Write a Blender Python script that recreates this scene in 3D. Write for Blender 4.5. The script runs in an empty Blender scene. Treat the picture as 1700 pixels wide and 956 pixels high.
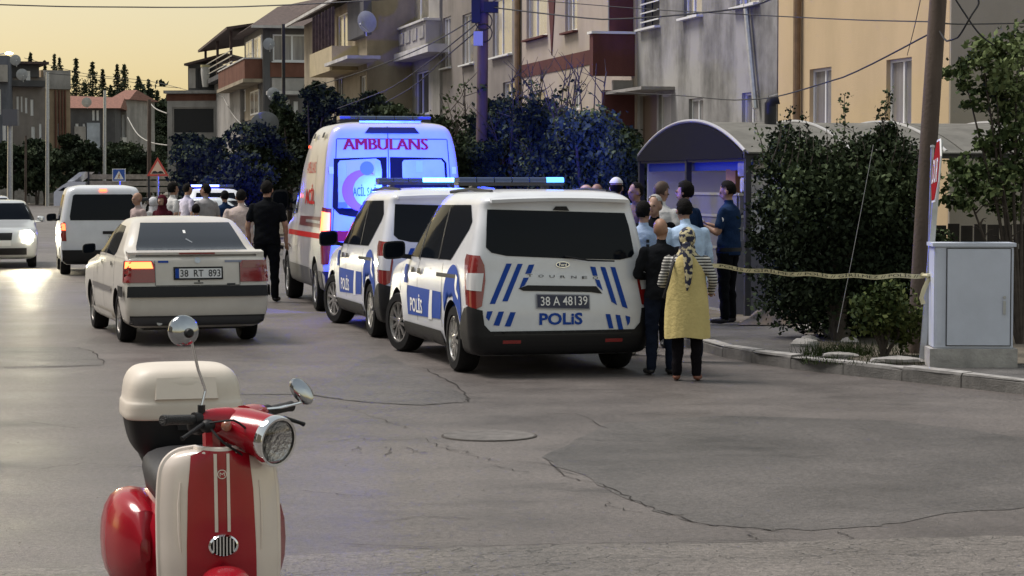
import bpy, bmesh, math, random
import numpy as np
from mathutils import Vector, Matrix
from mathutils.bvhtree import BVHTree

S = bpy.context.scene
COL = S.collection
PI = math.pi
R = math.radians
random.seed(7)

# ------------------------------------------------------------------ camera, sky, sun, exposure
FPX, CX, CY, HC = 3700.0, 850.0, 478.0, 1.92      # a 3x phone lens held at 1.92 m; pixels of the 1700 px wide frame
PITCH = math.atan(178.0 / FPX)
cam_data = bpy.data.cameras.new('camera')
cam = bpy.data.objects.new('camera', cam_data)
COL.objects.link(cam)
cam.location = (0, 0, HC)
cam.rotation_euler = (PI / 2 - PITCH, 0, 0)
cam_data.sensor_width = 36.0
cam_data.lens = 36.0 * FPX / 1700.0
cam_data.clip_end = 3000.0
S.camera = cam

SUN_AZ = -60.0        # degrees from +Y towards +X: the glow stands beyond the houses on the left
SUN_EL = 4.0
world = bpy.data.worlds.new('World')
S.world = world
world.use_nodes = True
wn = world.node_tree.nodes
sky = wn.new('ShaderNodeTexSky')
sky.sky_type = 'NISHITA'
sky.sun_disc = False
sky.sun_elevation = R(SUN_EL)
sky.sun_rotation = R(SUN_AZ)
sky.altitude = 1000
sky.air_density = 1.5
sky.dust_density = 4.0
sky.ozone_density = 1.0
wn['Background'].inputs['Strength'].default_value = 0.125
gam = wn.new('ShaderNodeGamma')                 # evens out the steep dusk sky: one curve for the whole dome
gam.inputs['Gamma'].default_value = 0.4
hsv = wn.new('ShaderNodeHueSaturation')
hsv.inputs['Saturation'].default_value = 0.88
world.node_tree.links.new(sky.outputs[0], gam.inputs['Color'])
world.node_tree.links.new(gam.outputs[0], hsv.inputs['Color'])
world.node_tree.links.new(hsv.outputs[0], wn['Background'].inputs['Color'])

sl = bpy.data.lights.new('sun', 'SUN')
sl.energy = 0.95
sl.angle = R(24)
sl.color = (1.0, 0.93, 0.86)
so = bpy.data.objects.new('sun', sl)
COL.objects.link(so)
SUN_LAMP_EL = 60.0
_sd = Vector((math.sin(R(SUN_AZ - 12)) * math.cos(R(SUN_LAMP_EL)), math.cos(R(SUN_AZ - 12)) * math.cos(R(SUN_LAMP_EL)), math.sin(R(SUN_LAMP_EL))))
so.rotation_euler = _sd.to_track_quat('Z', 'Y').to_euler()

S.view_settings.view_transform = 'Standard'
S.view_settings.look = 'None'
S.view_settings.gamma = 1.0
S.view_settings.exposure = 2.1
S.view_settings.use_curve_mapping = False
S.render.engine = 'CYCLES'
S.cycles.use_denoising = True
S.cycles.max_bounces = 6
S.cycles.sample_clamp_indirect = 4.0

# ------------------------------------------------------------------ measuring helpers
_c, _s = math.cos(PITCH), math.sin(PITCH)

def ray(px, py):
    v = CY - py
    return Vector((px - CX, FPX * _c + v * _s, -FPX * _s + v * _c))

def at(px, py, d):
    r = ray(px, py)
    return Vector((0, 0, HC)) + r * (d / r.y)

def gnd(px, py, z=0.0):
    r = ray(px, py)
    t = (z - HC) / r.z
    return Vector((r.x * t, r.y * t, z))

def z_at(py, d):
    r = ray(850, py)
    return HC + r.z * d / r.y

class Frame:
    """a local frame: origin on the ground, heading turned psi degrees to the left of +Y"""
    def __init__(s, x, y, psi, z=0.0):
        s.o = Vector((x, y, z)); s.a = R(psi)
        s.h = Vector((-math.sin(s.a), math.cos(s.a), 0)); s.r = Vector((math.cos(s.a), math.sin(s.a), 0))
    def loc(s, p):
        q = p - s.o
        return Vector((q.dot(s.r), q.dot(s.h), q.z))
    def wor(s, x, y, z=0.0):
        return s.o + s.r * x + s.h * y + Vector((0, 0, z))
    def back(s, px, py, yl):            # pixel -> (x, z) on the plane y = yl
        c = s.loc(Vector((0, 0, HC))); d = ray(px, py)
        dl = Vector((d.dot(s.r), d.dot(s.h), d.z)); t = (yl - c.y) / dl.y
        p = c + dl * t
        return (p.x, p.z)
    def side(s, px, py, xl):            # pixel -> (y, z) on the plane x = xl
        c = s.loc(Vector((0, 0, HC))); d = ray(px, py)
        dl = Vector((d.dot(s.r), d.dot(s.h), d.z)); t = (xl - c.x) / dl.x
        p = c + dl * t
        return (p.y, p.z)

# ------------------------------------------------------------------ materials
_M = {}
def mat(name, col=(.5, .5, .5), rough=.6, metal=0., var=0., vs=4., bump=0., bs=40., coat=0., emit=None, es=0., spec=.5, trans=0., streak=0., col2=None, sheen=0., ior=None):
    if name in _M:
        return _M[name]
    m = bpy.data.materials.new(name); m.use_nodes = True
    nt = m.node_tree; N = nt.nodes; L = nt.links
    b = N['Principled BSDF']
    b.inputs['Base Color'].default_value = (*col, 1)
    b.inputs['Roughness'].default_value = rough
    b.inputs['Metallic'].default_value = metal
    b.inputs['Coat Weight'].default_value = coat
    b.inputs['Coat Roughness'].default_value = .08
    b.inputs['Specular IOR Level'].default_value = spec
    b.inputs['Transmission Weight'].default_value = trans
    b.inputs['Sheen Weight'].default_value = sheen
    if ior: b.inputs['IOR'].default_value = ior
    if emit:
        b.inputs['Emission Color'].default_value = (*emit, 1)
        b.inputs['Emission Strength'].default_value = es
    if var or bump:
        tc = N.new('ShaderNodeTexCoord')
    if var:
        no = N.new('ShaderNodeTexNoise'); no.inputs['Scale'].default_value = vs; no.inputs['Detail'].default_value = 6; no.inputs['Roughness'].default_value = .62
        src = tc.outputs['Object']
        if streak:
            mp = N.new('ShaderNodeMapping'); mp.inputs['Scale'].default_value = (1, 1, streak)
            L.new(src, mp.inputs['Vector']); src = mp.outputs[0]
        L.new(src, no.inputs['Vector'])
        cr = N.new('ShaderNodeValToRGB')
        c2 = col2 or tuple(min(1, c * (1 + var)) for c in col)
        cr.color_ramp.elements[0].position = .33; cr.color_ramp.elements[1].position = .68
        cr.color_ramp.elements[0].color = (*[c * (1 - var) for c in col], 1)
        cr.color_ramp.elements[1].color = (*c2, 1)
        L.new(no.outputs['Fac'], cr.inputs[0]); L.new(cr.outputs[0], b.inputs['Base Color'])
    if bump:
        nb = N.new('ShaderNodeTexNoise'); nb.inputs['Scale'].default_value = bs; nb.inputs['Detail'].default_value = 4
        L.new(tc.outputs['Object'], nb.inputs['Vector'])
        bu = N.new('ShaderNodeBump'); bu.inputs['Strength'].default_value = bump; bu.inputs['Distance'].default_value = .02
        L.new(nb.outputs['Fac'], bu.inputs['Height']); L.new(bu.outputs[0], b.inputs['Normal'])
    _M[name] = m
    return m

# ------------------------------------------------------------------ mesh building
class MB:
    def __init__(s):
        s.v = []; s.f = []; s.m = []
    def add(s, vs, fs, mi=0):
        o = len(s.v)
        s.v += [tuple(p) for p in vs]
        s.f += [tuple(i + o for i in f) for f in fs]
        s.m += [mi] * len(fs)
        return s
    def box(s, c, d, mi=0, M=None):
        x, y, z = d[0] / 2, d[1] / 2, d[2] / 2
        vs = [Vector((a * x, b * y, e * z)) for e in (-1, 1) for a, b in ((-1, -1), (1, -1), (1, 1), (-1, 1))]
        if M is not None:
            vs = [M @ p for p in vs]
        c = Vector(c)
        return s.add([p + c for p in vs], [(3, 2, 1, 0), (4, 5, 6, 7), (0, 1, 5, 4), (1, 2, 6, 5), (2, 3, 7, 6), (3, 0, 4, 7)], mi)
    def bar(s, a, b, w, h, mi=0, up=(0, 0, 1)):
        a, b = Vector(a), Vector(b); d = (b - a); l = d.length; d.normalize()
        u = Vector(up)
        if abs(d.dot(u)) > .99:
            u = Vector((0, 1, 0))
        x = d.cross(u).normalized(); u = x.cross(d).normalized()
        vs = []
        for e in (a, b):
            for i, j in ((-1, -1), (1, -1), (1, 1), (-1, 1)):
                vs.append(e + x * (i * w / 2) + u * (j * h / 2))
        return s.add(vs, [(3, 2, 1, 0), (4, 5, 6, 7), (0, 1, 5, 4), (1, 2, 6, 5), (2, 3, 7, 6), (3, 0, 4, 7)], mi)
    def tube(s, pts, r, n=8, mi=0, flat=None):
        pts = [Vector(p) for p in pts]
        rs = r if isinstance(r, (list, tuple)) else [r] * len(pts)
        vs = []; fs = []; up = None
        for i, p in enumerate(pts):
            t = (pts[min(i + 1, len(pts) - 1)] - pts[max(i - 1, 0)])
            if t.length < 1e-9:
                t = Vector((0, 0, 1))
            t.normalize()
            if up is None:
                up = Vector((0, 0, 1)) if abs(t.z) < .9 else Vector((0, 1, 0))
            x = t.cross(up)
            if x.length < 1e-6:
                x = t.cross(Vector((1, 0, 0)))
            x.normalize(); up = x.cross(t).normalized()
            for k in range(n):
                a = 2 * PI * k / n
                fx, fy = (flat if flat else (1, 1))
                vs.append(p + x * (math.cos(a) * rs[i] * fx) + up * (math.sin(a) * rs[i] * fy))
        for i in range(len(pts) - 1):
            for k in range(n):
                a = i * n + k; b = i * n + (k + 1) % n
                fs.append((a, b, b + n, a + n))
        fs.append(tuple(range(n - 1, -1, -1))); fs.append(tuple((len(pts) - 1) * n + k for k in range(n)))
        return s.add(vs, fs, mi)
    def lathe(s, prof, n=24, mi=0, M=None, c=(0, 0, 0), caps=True):      # prof of (radius, height), about local Z
        vs = []; fs = []
        for r, h in prof:
            for k in range(n):
                a = 2 * PI * k / n
                p = Vector((math.cos(a) * r, math.sin(a) * r, h))
                vs.append((M @ p if M is not None else p) + Vector(c))
        for i in range(len(prof) - 1):
            for k in range(n):
                a = i * n + k; b = i * n + (k + 1) % n
                fs.append((a, b, b + n, a + n))
        if caps and prof[0][0] > 1e-5: fs.append(tuple(range(n - 1, -1, -1)))
        if caps and prof[-1][0] > 1e-5: fs.append(tuple((len(prof) - 1) * n + k for k in range(n)))
        return s.add(vs, fs, mi)
    def ell(s, c, r, nu=14, nv=9, mi=0, M=None):
        vs = []; fs = []
        for j in range(nv + 1):
            th = PI * j / nv
            for k in range(nu):
                ph = 2 * PI * k / nu
                p = Vector((r[0] * math.sin(th) * math.cos(ph), r[1] * math.sin(th) * math.sin(ph), -r[2] * math.cos(th)))
                vs.append((M @ p if M is not None else p) + Vector(c))
        for j in range(nv):
            for k in range(nu):
                a = j * nu + k; b = j * nu + (k + 1) % nu
                fs.append((a, b, b + nu, a + nu))
        return s.add(vs, fs, mi)
    def loft(s, rings, mi=0, cap=True):
        n = len(rings[0]); vs = [p for r in rings for p in r]; fs = []
        for i in range(len(rings) - 1):
            for k in range(n):
                a = i * n + k; b = i * n + (k + 1) % n
                fs.append((a, b, b + n, a + n))
        if cap:
            fs.append(tuple(range(n - 1, -1, -1))); fs.append(tuple((len(rings) - 1) * n + k for k in range(n)))
        return s.add(vs, fs, mi)
    def prism(s, poly, d, mi=0):                       # poly of 3-D points, extruded by vector d
        n = len(poly); poly = [Vector(p) for p in poly]; d = Vector(d)
        vs = poly + [p + d for p in poly]
        fs = [tuple(range(n - 1, -1, -1)), tuple(range(n, 2 * n))] + [(i, (i + 1) % n, (i + 1) % n + n, i + n) for i in range(n)]
        return s.add(vs, fs, mi)
    def build(s, name, mats, parent=None, smooth=35, fix=False):
        me = bpy.data.meshes.new(name)
        me.from_pydata(s.v, [], s.f)
        if not isinstance(mats, (list, tuple)): mats = [mats]
        for m in mats: me.materials.append(m)
        if len(mats) > 1: me.polygons.foreach_set('material_index', s.m)
        if fix:
            bm = bmesh.new(); bm.from_mesh(me)
            bmesh.ops.recalc_face_normals(bm, faces=bm.faces); bm.to_mesh(me); bm.free()
        if smooth:
            me.polygons.foreach_set('use_smooth', [True] * len(me.polygons))
            me.set_sharp_from_angle(angle=R(smooth))
        me.update()
        return link(name, me, parent)

def link(name, me, parent=None):
    o = bpy.data.objects.new(name, me)
    COL.objects.link(o)
    if parent is not None: o.parent = parent
    return o

def tag(o, label=None, cat=None, group=None, kind=None):
    if label: o['label'] = label
    if cat: o['category'] = cat
    if group: o['group'] = group
    if kind: o['kind'] = kind
    return o

def thing(name, label, cat, loc=(0, 0, 0), rz=0., group=None):
    o = bpy.data.objects.new(name, None); COL.objects.link(o)
    o.location = loc; o.rotation_euler = (0, 0, rz); o.empty_display_size = .2
    return tag(o, label, cat, group)

def copy_tree(o, parent=None):
    c = o.copy(); COL.objects.link(c); c.parent = parent
    for ch in list(o.children): copy_tree(ch, c)
    return c

def mesh_arrays(o):
    dg = bpy.context.evaluated_depsgraph_get()
    e = o.evaluated_get(dg); me = bpy.data.meshes.new_from_object(e)
    return me

def text_mesh(txt, size, bold=.0, space=1.0, align='CENTER', sx=1.0):
    """flat lettering: (2-D points, faces), centred on the origin"""
    cu = bpy.data.curves.new('lettering', 'FONT')
    cu.body = txt; cu.size = size; cu.align_x = align; cu.align_y = 'CENTER'
    cu.offset = bold * size; cu.space_character = space; cu.resolution_u = 3
    o = bpy.data.objects.new('lettering', cu); COL.objects.link(o)
    me = mesh_arrays(o)
    v = [(p.co.x * sx, p.co.y) for p in me.vertices]; f = [tuple(p.vertices) for p in me.polygons]
    bpy.data.objects.remove(o); bpy.data.curves.remove(cu); bpy.data.meshes.remove(me)
    xs = [p[0] for p in v]; ys = [p[1] for p in v]
    cx, cy = (min(xs) + max(xs)) / 2, (min(ys) + max(ys)) / 2
    return [(a - cx, b - cy) for a, b in v], f, max(xs) - min(xs), max(ys) - min(ys)

def fit_text(txt, w, h, bold=0., space=1.):
    v, f, tw, th = text_mesh(txt, 1.0, bold, space)
    return [(a * w / tw, b * h / th) for a, b in v], f

class Skin:
    """projects flat shapes onto a body so that panes, lamps and lettering follow its curves"""
    def __init__(s, me):
        s.b = BVHTree.FromPolygons([tuple(v.co) for v in me.vertices], [tuple(p.vertices) for p in me.polygons])
    def pt(s, a, b, mode, off):
        if mode == 'rear': o, d = Vector((a, -6, b)), Vector((0, 1, 0))
        elif mode == 'front': o, d = Vector((a, 12, b)), Vector((0, -1, 0))
        elif mode == 'left': o, d = Vector((-6, a, b)), Vector((1, 0, 0))
        elif mode == 'right': o, d = Vector((6, a, b)), Vector((-1, 0, 0))
        elif isinstance(mode, tuple):            # (side, x, y): a rear corner, seen along its diagonal
            sx, cx_, cy_ = mode; d = Vector((-sx * .70711, .70711, 0)); o = Vector((sx * cx_, cy_, b)) + Vector((-sx * .70711, -.70711, 0)) * a - d * 5
        else: o, d = Vector((a, b, 6)), Vector((0, 0, -1))
        h = s.b.ray_cast(o, d)
        if h[0] is None:
            q = s.b.find_nearest(o + d * (6 if mode != 'front' else 8))
            return q[0] + q[1] * off
        n = h[1] if h[1].dot(d) < 0 else -h[1]
        return h[0] + (n * .5 - d * .5).normalized() * off
    def patch(s, name, poly, mode, m, parent, off=.006, res=.08, faces=None):
        bm = bmesh.new()
        vs = [bm.verts.new((p[0], p[1], 0)) for p in poly]
        if faces is None:
            bm.faces.new(vs); bmesh.ops.triangulate(bm, faces=bm.faces[:])
        else:
            for f in faces:
                try: bm.faces.new([vs[i] for i in f])
                except ValueError: pass
            bmesh.ops.triangulate(bm, faces=bm.faces[:])
        for _ in range(7):
            ed = [e for e in bm.edges if e.calc_length() > res]
            if not ed or len(bm.faces) > 6000: break
            bmesh.ops.subdivide_edges(bm, edges=ed, cuts=1, use_grid_fill=False)
            bmesh.ops.triangulate(bm, faces=[f for f in bm.faces if len(f.verts) > 3])
        for v in bm.verts:
            v.co = s.pt(v.co.x, v.co.y, mode, off)
        me = bpy.data.meshes.new(name); bm.to_mesh(me); bm.free()
        me.materials.append(m)
        me.polygons.foreach_set('use_smooth', [True] * len(me.polygons))
        return link(name, me, parent)
    def text(s, name, txt, c, w, h, mode, m, parent, off=.009, bold=0., space=1., slope=0.):
        v, f = fit_text(txt, w, h, bold, space)
        sgn = -1 if mode in ('left', 'front') else 1
        return s.patch(name, [(c[0] + sgn * a, c[1] + b + slope * a) for a, b in v], mode, m, parent, off, .2, f)
# ------------------------------------------------------------------ shared materials
m_white = mat('white_paint', (.66, .68, .73), .3, coat=.6, var=.06, vs=3)
m_black_plastic = mat('black_plastic', (.008, .008, .010), .55, bump=.1, bs=300, spec=.35)
m_glass = mat('dark_tinted_glass', (.006, .008, .012), .07, spec=.5, ior=1.05)
m_rear_glass = mat('dark_rear_glass', (.006, .008, .012), .05, ior=1.22)
m_rubber = mat('tyre_rubber', (.008, .008, .009), .85, var=.3, vs=30, spec=.25)
m_alloy = mat('alloy_rim', (.55, .54, .53), .32, metal=.9)
m_chrome = mat('chrome', (.85, .85, .86), .08, metal=1.)
m_red_lamp = mat('red_lamp_lens', (.22, .012, .012), .15, coat=1.)
m_red_lit = mat('lit_red_lamp', (.6, .02, .01), .3, emit=(1., .09, .03), es=1.6)
m_orange_lit = mat('lit_orange_lamp', (.8, .2, .05), .3, emit=(1., .12, .035), es=1.5)
m_clear_lamp = mat('clear_lamp_lens', (.6, .6, .62), .12, coat=1.)
m_blue_print = mat('police_blue_print', (.008, .055, .33), .6, spec=.2)
m_pale_print = mat('white_print', (.8, .8, .8), .4)
m_black_print = mat('black_print', (.012, .012, .014), .5)
m_red_print = mat('red_print', (.42, .012, .012), .7, spec=.15)
m_galv = mat('galvanised_steel', (.42, .44, .47), .38, metal=.75, var=.15, vs=8)
m_dark_steel = mat('dark_painted_steel', (.022, .024, .035), .45, var=.2, vs=8)
m_wire = mat('black_cable', (.012, .012, .013), .6)
m_grey_wire = mat('pale_cable', (.35, .34, .32), .6)
m_wood_pole = mat('weathered_pole_wood', (.085, .062, .05), .85, var=.35, vs=6, streak=.12, bump=.3, bs=30)
m_concrete = mat('grey_concrete', (.27, .26, .25), .85, var=.25, vs=3, bump=.25, bs=60)
m_frame_white = mat('white_window_frame', (.68, .69, .70), .4)
m_pane = mat('window_glass', (.05, .055, .065), .05, spec=.8, var=.5, vs=.9)
m_curtain = mat('curtain_behind_glass', (.22, .21, .21), .25, var=.4, vs=3, streak=.08, coat=.8)

# street frame: houses and kerb run along ST.h
STREET = 12.7
ST = Frame(0, 0, STREET)

# ------------------------------------------------------------------ road
def asphalt(name, dark, light, patchy, seed, cracks=0.):
    m = bpy.data.materials.new(name); m.use_nodes = True
    nt = m.node_tree; N = nt.nodes; L = nt.links; b = N['Principled BSDF']
    geo = N.new('ShaderNodeNewGeometry')
    def noise(sc, det=6, rgh=.6, stretch=None):
        n = N.new('ShaderNodeTexNoise'); n.inputs['Scale'].default_value = sc; n.inputs['Detail'].default_value = det; n.inputs['Roughness'].default_value = rgh
        mp = N.new('ShaderNodeMapping'); mp.inputs['Location'].default_value = (seed, seed * 2, 0)
        if stretch: mp.inputs['Scale'].default_value = stretch
        L.new(geo.outputs['Position'], mp.inputs['Vector']); L.new(mp.outputs[0], n.inputs['Vector'])
        return n
    big = noise(.16, 6, .62, (1.0, .8, 1)); mid = noise(.9, 8, .7); fine = noise(26, 3, .8); grit = noise(110, 2, .8)
    cr = N.new('ShaderNodeValToRGB'); cr.color_ramp.elements[0].position = .38; cr.color_ramp.elements[1].position = .62
    cr.color_ramp.elements[0].color = (*dark, 1); cr.color_ramp.elements[1].color = (*light, 1)
    stk = noise(.55, 7, .65, (.22, 1.1, 1)); m0 = N.new('ShaderNodeMix'); m0.data_type = 'FLOAT'; m0.inputs[0].default_value = .45
    L.new(big.outputs['Fac'], m0.inputs[2]); L.new(stk.outputs['Fac'], m0.inputs[3])
    mx = N.new('ShaderNodeMix'); mx.data_type = 'FLOAT'; mx.inputs[0].default_value = .4
    L.new(m0.outputs[0], mx.inputs[2]); L.new(mid.outputs['Fac'], mx.inputs[3]); L.new(mx.outputs[0], cr.inputs[0])
    fr = N.new('ShaderNodeMapRange'); fr.inputs[1].default_value = .36; fr.inputs[2].default_value = .64; fr.inputs[3].default_value = .7; fr.inputs[4].default_value = 1.32
    L.new(fine.outputs['Fac'], fr.inputs[0])
    gr = N.new('ShaderNodeMapRange'); gr.inputs[1].default_value = .36; gr.inputs[2].default_value = .64; gr.inputs[3].default_value = .55; gr.inputs[4].default_value = 1.5
    L.new(grit.outputs['Fac'], gr.inputs[0])
    mu = N.new('ShaderNodeMath'); mu.operation = 'MULTIPLY'; L.new(fr.outputs[0], mu.inputs[0]); L.new(gr.outputs[0], mu.inputs[1])
    st = noise(.85, 5, .55, (.7, 1.3, 1)); sr_ = N.new('ShaderNodeMapRange'); sr_.inputs[1].default_value = .60; sr_.inputs[2].default_value = .70; sr_.inputs[3].default_value = 1.; sr_.inputs[4].default_value = .6
    L.new(st.outputs['Fac'], sr_.inputs[0]); mo = N.new('ShaderNodeMath'); mo.operation = 'MULTIPLY'; L.new(mu.outputs[0], mo.inputs[0]); L.new(sr_.outputs[0], mo.inputs[1])
    last = mo.outputs[0]; hgt = grit.outputs['Fac']
    if cracks:
        w = N.new('ShaderNodeVectorMath'); w.operation = 'MULTIPLY_ADD'
        wn_ = noise(3.0, 3); L.new(wn_.outputs['Color'], w.inputs[0]); w.inputs[1].default_value = (.45, .30, 0); sm = N.new('ShaderNodeVectorMath'); sm.operation = 'MULTIPLY'; sm.inputs[1].default_value = (.62, 1.5, 1); L.new(geo.outputs['Position'], sm.inputs[0]); L.new(sm.outputs[0], w.inputs[2])
        vo = N.new('ShaderNodeTexVoronoi'); vo.feature = 'DISTANCE_TO_EDGE'; vo.inputs['Scale'].default_value = cracks
        L.new(w.outputs[0], vo.inputs['Vector'])
        cm = N.new('ShaderNodeMapRange'); cm.inputs[1].default_value = .0; cm.inputs[2].default_value = .06; cm.inputs[3].default_value = .5; cm.inputs[4].default_value = 1.
        va = N.new('ShaderNodeMath'); va.operation = 'MULTIPLY_ADD'; va.inputs[1].default_value = .16; L.new(mid.outputs['Fac'], va.inputs[0]); vb = N.new('ShaderNodeMath'); vb.operation = 'SUBTRACT'; vb.inputs[1].default_value = .065; L.new(vo.outputs['Distance'], vb.inputs[0]); L.new(vb.outputs[0], va.inputs[2])
        L.new(va.outputs[0], cm.inputs[0])
        m2 = N.new('ShaderNodeMath'); m2.operation = 'MULTIPLY'; L.new(last, m2.inputs[0]); L.new(cm.outputs[0], m2.inputs[1]); last = m2.outputs[0]
        m3 = N.new('ShaderNodeMath'); m3.operation = 'MULTIPLY'; L.new(cm.outputs[0], m3.inputs[0]); m3.inputs[1].default_value = 2.5
        m4 = N.new('ShaderNodeMath'); m4.operation = 'ADD'; L.new(m3.outputs[0], m4.inputs[0]); L.new(hgt, m4.inputs[1]); hgt = m4.outputs[0]
    cmx = N.new('ShaderNodeMix'); cmx.data_type = 'RGBA'; cmx.blend_type = 'MULTIPLY'; cmx.inputs[0].default_value = 1
    L.new(cr.outputs[0], cmx.inputs[6]); L.new(last, cmx.inputs[7]); L.new(cmx.outputs[2], b.inputs['Base Color'])
    rr = N.new('ShaderNodeMapRange'); rr.inputs[1].default_value = .3; rr.inputs[2].default_value = .7; rr.inputs[3].default_value = .36; rr.inputs[4].default_value = .6
    L.new(mid.outputs['Fac'], rr.inputs[0]); L.new(rr.outputs[0], b.inputs['Roughness'])
    bu = N.new('ShaderNodeBump'); bu.inputs['Strength'].default_value = .6; bu.inputs['Distance'].default_value = .014
    L.new(hgt, bu.inputs['Height']); L.new(bu.outputs[0], b.inputs['Normal'])
    return m

m_asphalt = asphalt('worn_asphalt', (.062, .053, .050), (.152, .133, .125), 1, 3.)
m_asphalt_patch = asphalt('darker_asphalt_patch', (.050, .045, .043), (.118, .106, .101), 1, 9.)
m_apron = asphalt('cracked_old_asphalt', (.085, .075, .069), (.175, .155, .142), 1, 5., cracks=5.5)
m_pavement = asphalt('dusty_pavement', (.06, .057, .058), (.125, .118, .115), 1, 21.)
m_crack = mat('tar_filled_crack', (.035, .032, .031), .9, spec=.2)
m_soil = mat('dry_soil', (.10, .085, .065), .95, var=.4, vs=2.5, bump=.5, bs=15)

g = MB()
g.add([(-900, -60, 0), (900, -60, 0), (900, 2400, 0), (-900, 2400, 0)], [(0, 1, 2, 3)])
road = tag(g.build('road', m_asphalt, smooth=0), kind='structure')

def sheet(name, pts, z, m, parent=None, kind='structure'):
    b = MB(); b.add([(p[0], p[1], z) for p in pts], [tuple(range(len(pts)))])
    me_o = b.build(name, m, parent, smooth=0)
    bm = bmesh.new(); bm.from_mesh(me_o.data); bmesh.ops.recalc_face_normals(bm, faces=bm.faces)
    if bm.faces[:] and bm.faces[0].normal.z < 0: bmesh.ops.reverse_faces(bm, faces=bm.faces)
    bmesh.ops.triangulate(bm, faces=bm.faces[:]); bm.to_mesh(me_o.data); bm.free()
    if parent is None: tag(me_o, kind=kind)
    return me_o

def jag(pts, amp, n=6, seed=1):
    rnd = random.Random(seed); out = []
    for i in range(len(pts) - 1):
        a, b = Vector(pts[i]), Vector(pts[i + 1])
        for k in range(n):
            p = a.lerp(b, k / n); out.append(Vector((p.x + rnd.uniform(-amp, amp), p.y + rnd.uniform(-amp, amp), p.z)))
    out.append(Vector(pts[-1]))
    return out

# the old cracked strip along our side of the crossing
edge = jag([gnd(*p) for p in ((-120, 948), (200, 938), (470, 924), (640, 914), (800, 909), (950, 905), (1180, 902), (1400, 897), (1560, 893), (1900, 884))], .035, 8, 4)
sheet('old_road_strip', [(-9, 2.0, 0)] + list(edge) + [(9, 2.0, 0)], .004, m_apron)

def ribbon(name, pxs, w, m, parent, z=.006, jit=.03, seed=0, n=7):
    pts = jag([gnd(*p) for p in pxs], jit, n, seed); rnd = random.Random(seed + 5)
    b = MB(); vs = []; fs = []
    for i, p in enumerate(pts):
        t = (pts[min(i + 1, len(pts) - 1)] - pts[max(i - 1, 0)]).normalized(); nrm = Vector((-t.y, t.x, 0))
        ww = .36 * w * rnd.uniform(.25, 1.4) * (0.3 if i in (0, len(pts) - 1) else 1)
        vs += [(p.x - nrm.x * ww, p.y - nrm.y * ww, z), (p.x + nrm.x * ww, p.y + nrm.y * ww, z)]
    for i in range(len(pts) - 1): fs.append((2 * i, 2 * i + 1, 2 * i + 3, 2 * i + 2))
    b.add(vs, fs); return b.build(name, m, parent, smooth=0)

# repaired trenches and patches: darker sheets with tarred joints
patch_a = [(360, 655), (520, 648), (600, 600), (640, 588), (775, 660), (770, 668), (700, 673), (600, 668), (505, 655)]
sheet('asphalt_patch', jag([gnd(*p) for p in patch_a + patch_a[:1]], .03, 5, 2)[:-1], .003, m_asphalt_patch, road)
ribbon('crack', [(440, 655), (505, 655), (600, 668), (700, 673), (772, 668), (778, 660), (745, 632), (700, 610)], .020, m_crack, road, seed=3)
patch_b = [(-60, 577), (130, 577), (160, 588), (172, 606), (120, 608), (-60, 611)]
sheet('asphalt_patch', jag([gnd(*p) for p in patch_b + patch_b[:1]], .02, 4, 8)[:-1], .003, m_asphalt_patch, road)
ribbon('crack', [(-60, 577), (130, 577), (160, 588), (172, 606)], .018, m_crack, road, seed=13)
ribbon('crack', [(172, 607), (120, 608), (-60, 611)], .022, m_crack, road, seed=14)
patch_c = [(900, 760), (1000, 805), (1095, 850), (1180, 872), (1330, 882), (1480, 872), (1600, 850), (1760, 842), (1800, 740), (1500, 700), (1200, 690), (1000, 705)]
sheet('asphalt_patch', jag([gnd(*p) for p in patch_c + patch_c[:1]], .05, 6, 12)[:-1], .003, m_asphalt_patch, road)
ribbon('crack', [(900, 762), (950, 795), (1000, 805), (1050, 828), (1095, 850), (1180, 874), (1330, 884)], .016, m_crack, road, seed=23, jit=.025)
ribbon('crack', [(560, 905), (700, 910), (880, 906), (1000, 904), (1180, 901), (1300, 897)], .012, m_crack, road, seed=24, jit=.02, z=.008)
ribbon('crack', [(1240, 884), (1265, 898)], .015, m_crack, road, seed=25)
ribbon('crack', [(1395, 882), (1410, 896)], .015, m_crack, road, seed=26)
for i, c in enumerate([[(575, 675), (610, 688), (650, 704), (680, 712)], [(545, 735), (590, 728), (640, 732), (720, 728)], [(585, 748), (600, 742), (596, 755)], [(630, 742), (650, 745), (640, 757)],
                       [(735, 738), (760, 752), (800, 760), (830, 768)], [(825, 772), (860, 782), (880, 786)], [(700, 728), (740, 745), (790, 755)], [(1010, 832), (1016, 842), (1045, 850), (1080, 852)],
                       [(670, 742), (690, 752), (720, 750)], [(850, 765), (900, 770), (960, 790)], [(60, 780), (140, 770), (260, 778)], [(500, 815), (560, 822), (640, 826)], [(140, 455), (200, 500), (260, 520)],
                       [(880, 686), (960, 688), (1010, 712)], [(40, 700), (120, 712), (190, 708)], [(620, 870), (700, 858), (790, 862)]]):
    ribbon('crack', c, .009, m_crack, road, seed=40 + i, jit=.035, n=5)

# sunken manhole cover
mc = gnd(812, 724)
mh = thing('manhole_cover', 'round iron manhole cover sunk into the road before the police van', 'manhole cover', (mc.x, mc.y, 0))
b = MB(); b.lathe([(.345, .004), (.345, .010), (.33, .012), (.32, .009), (0, .009)], 40); b.build('cover', mat('cast_iron', (.13, .12, .115), .7, metal=.1, var=.3, vs=9, bump=.5, bs=60), mh)
b = MB(); b.lathe([(.362, .002), (.36, .008), (.35, .008), (.348, .002)], 40); b.build('frame', mat('rusty_frame', (.06, .052, .047), .85), mh)

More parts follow.
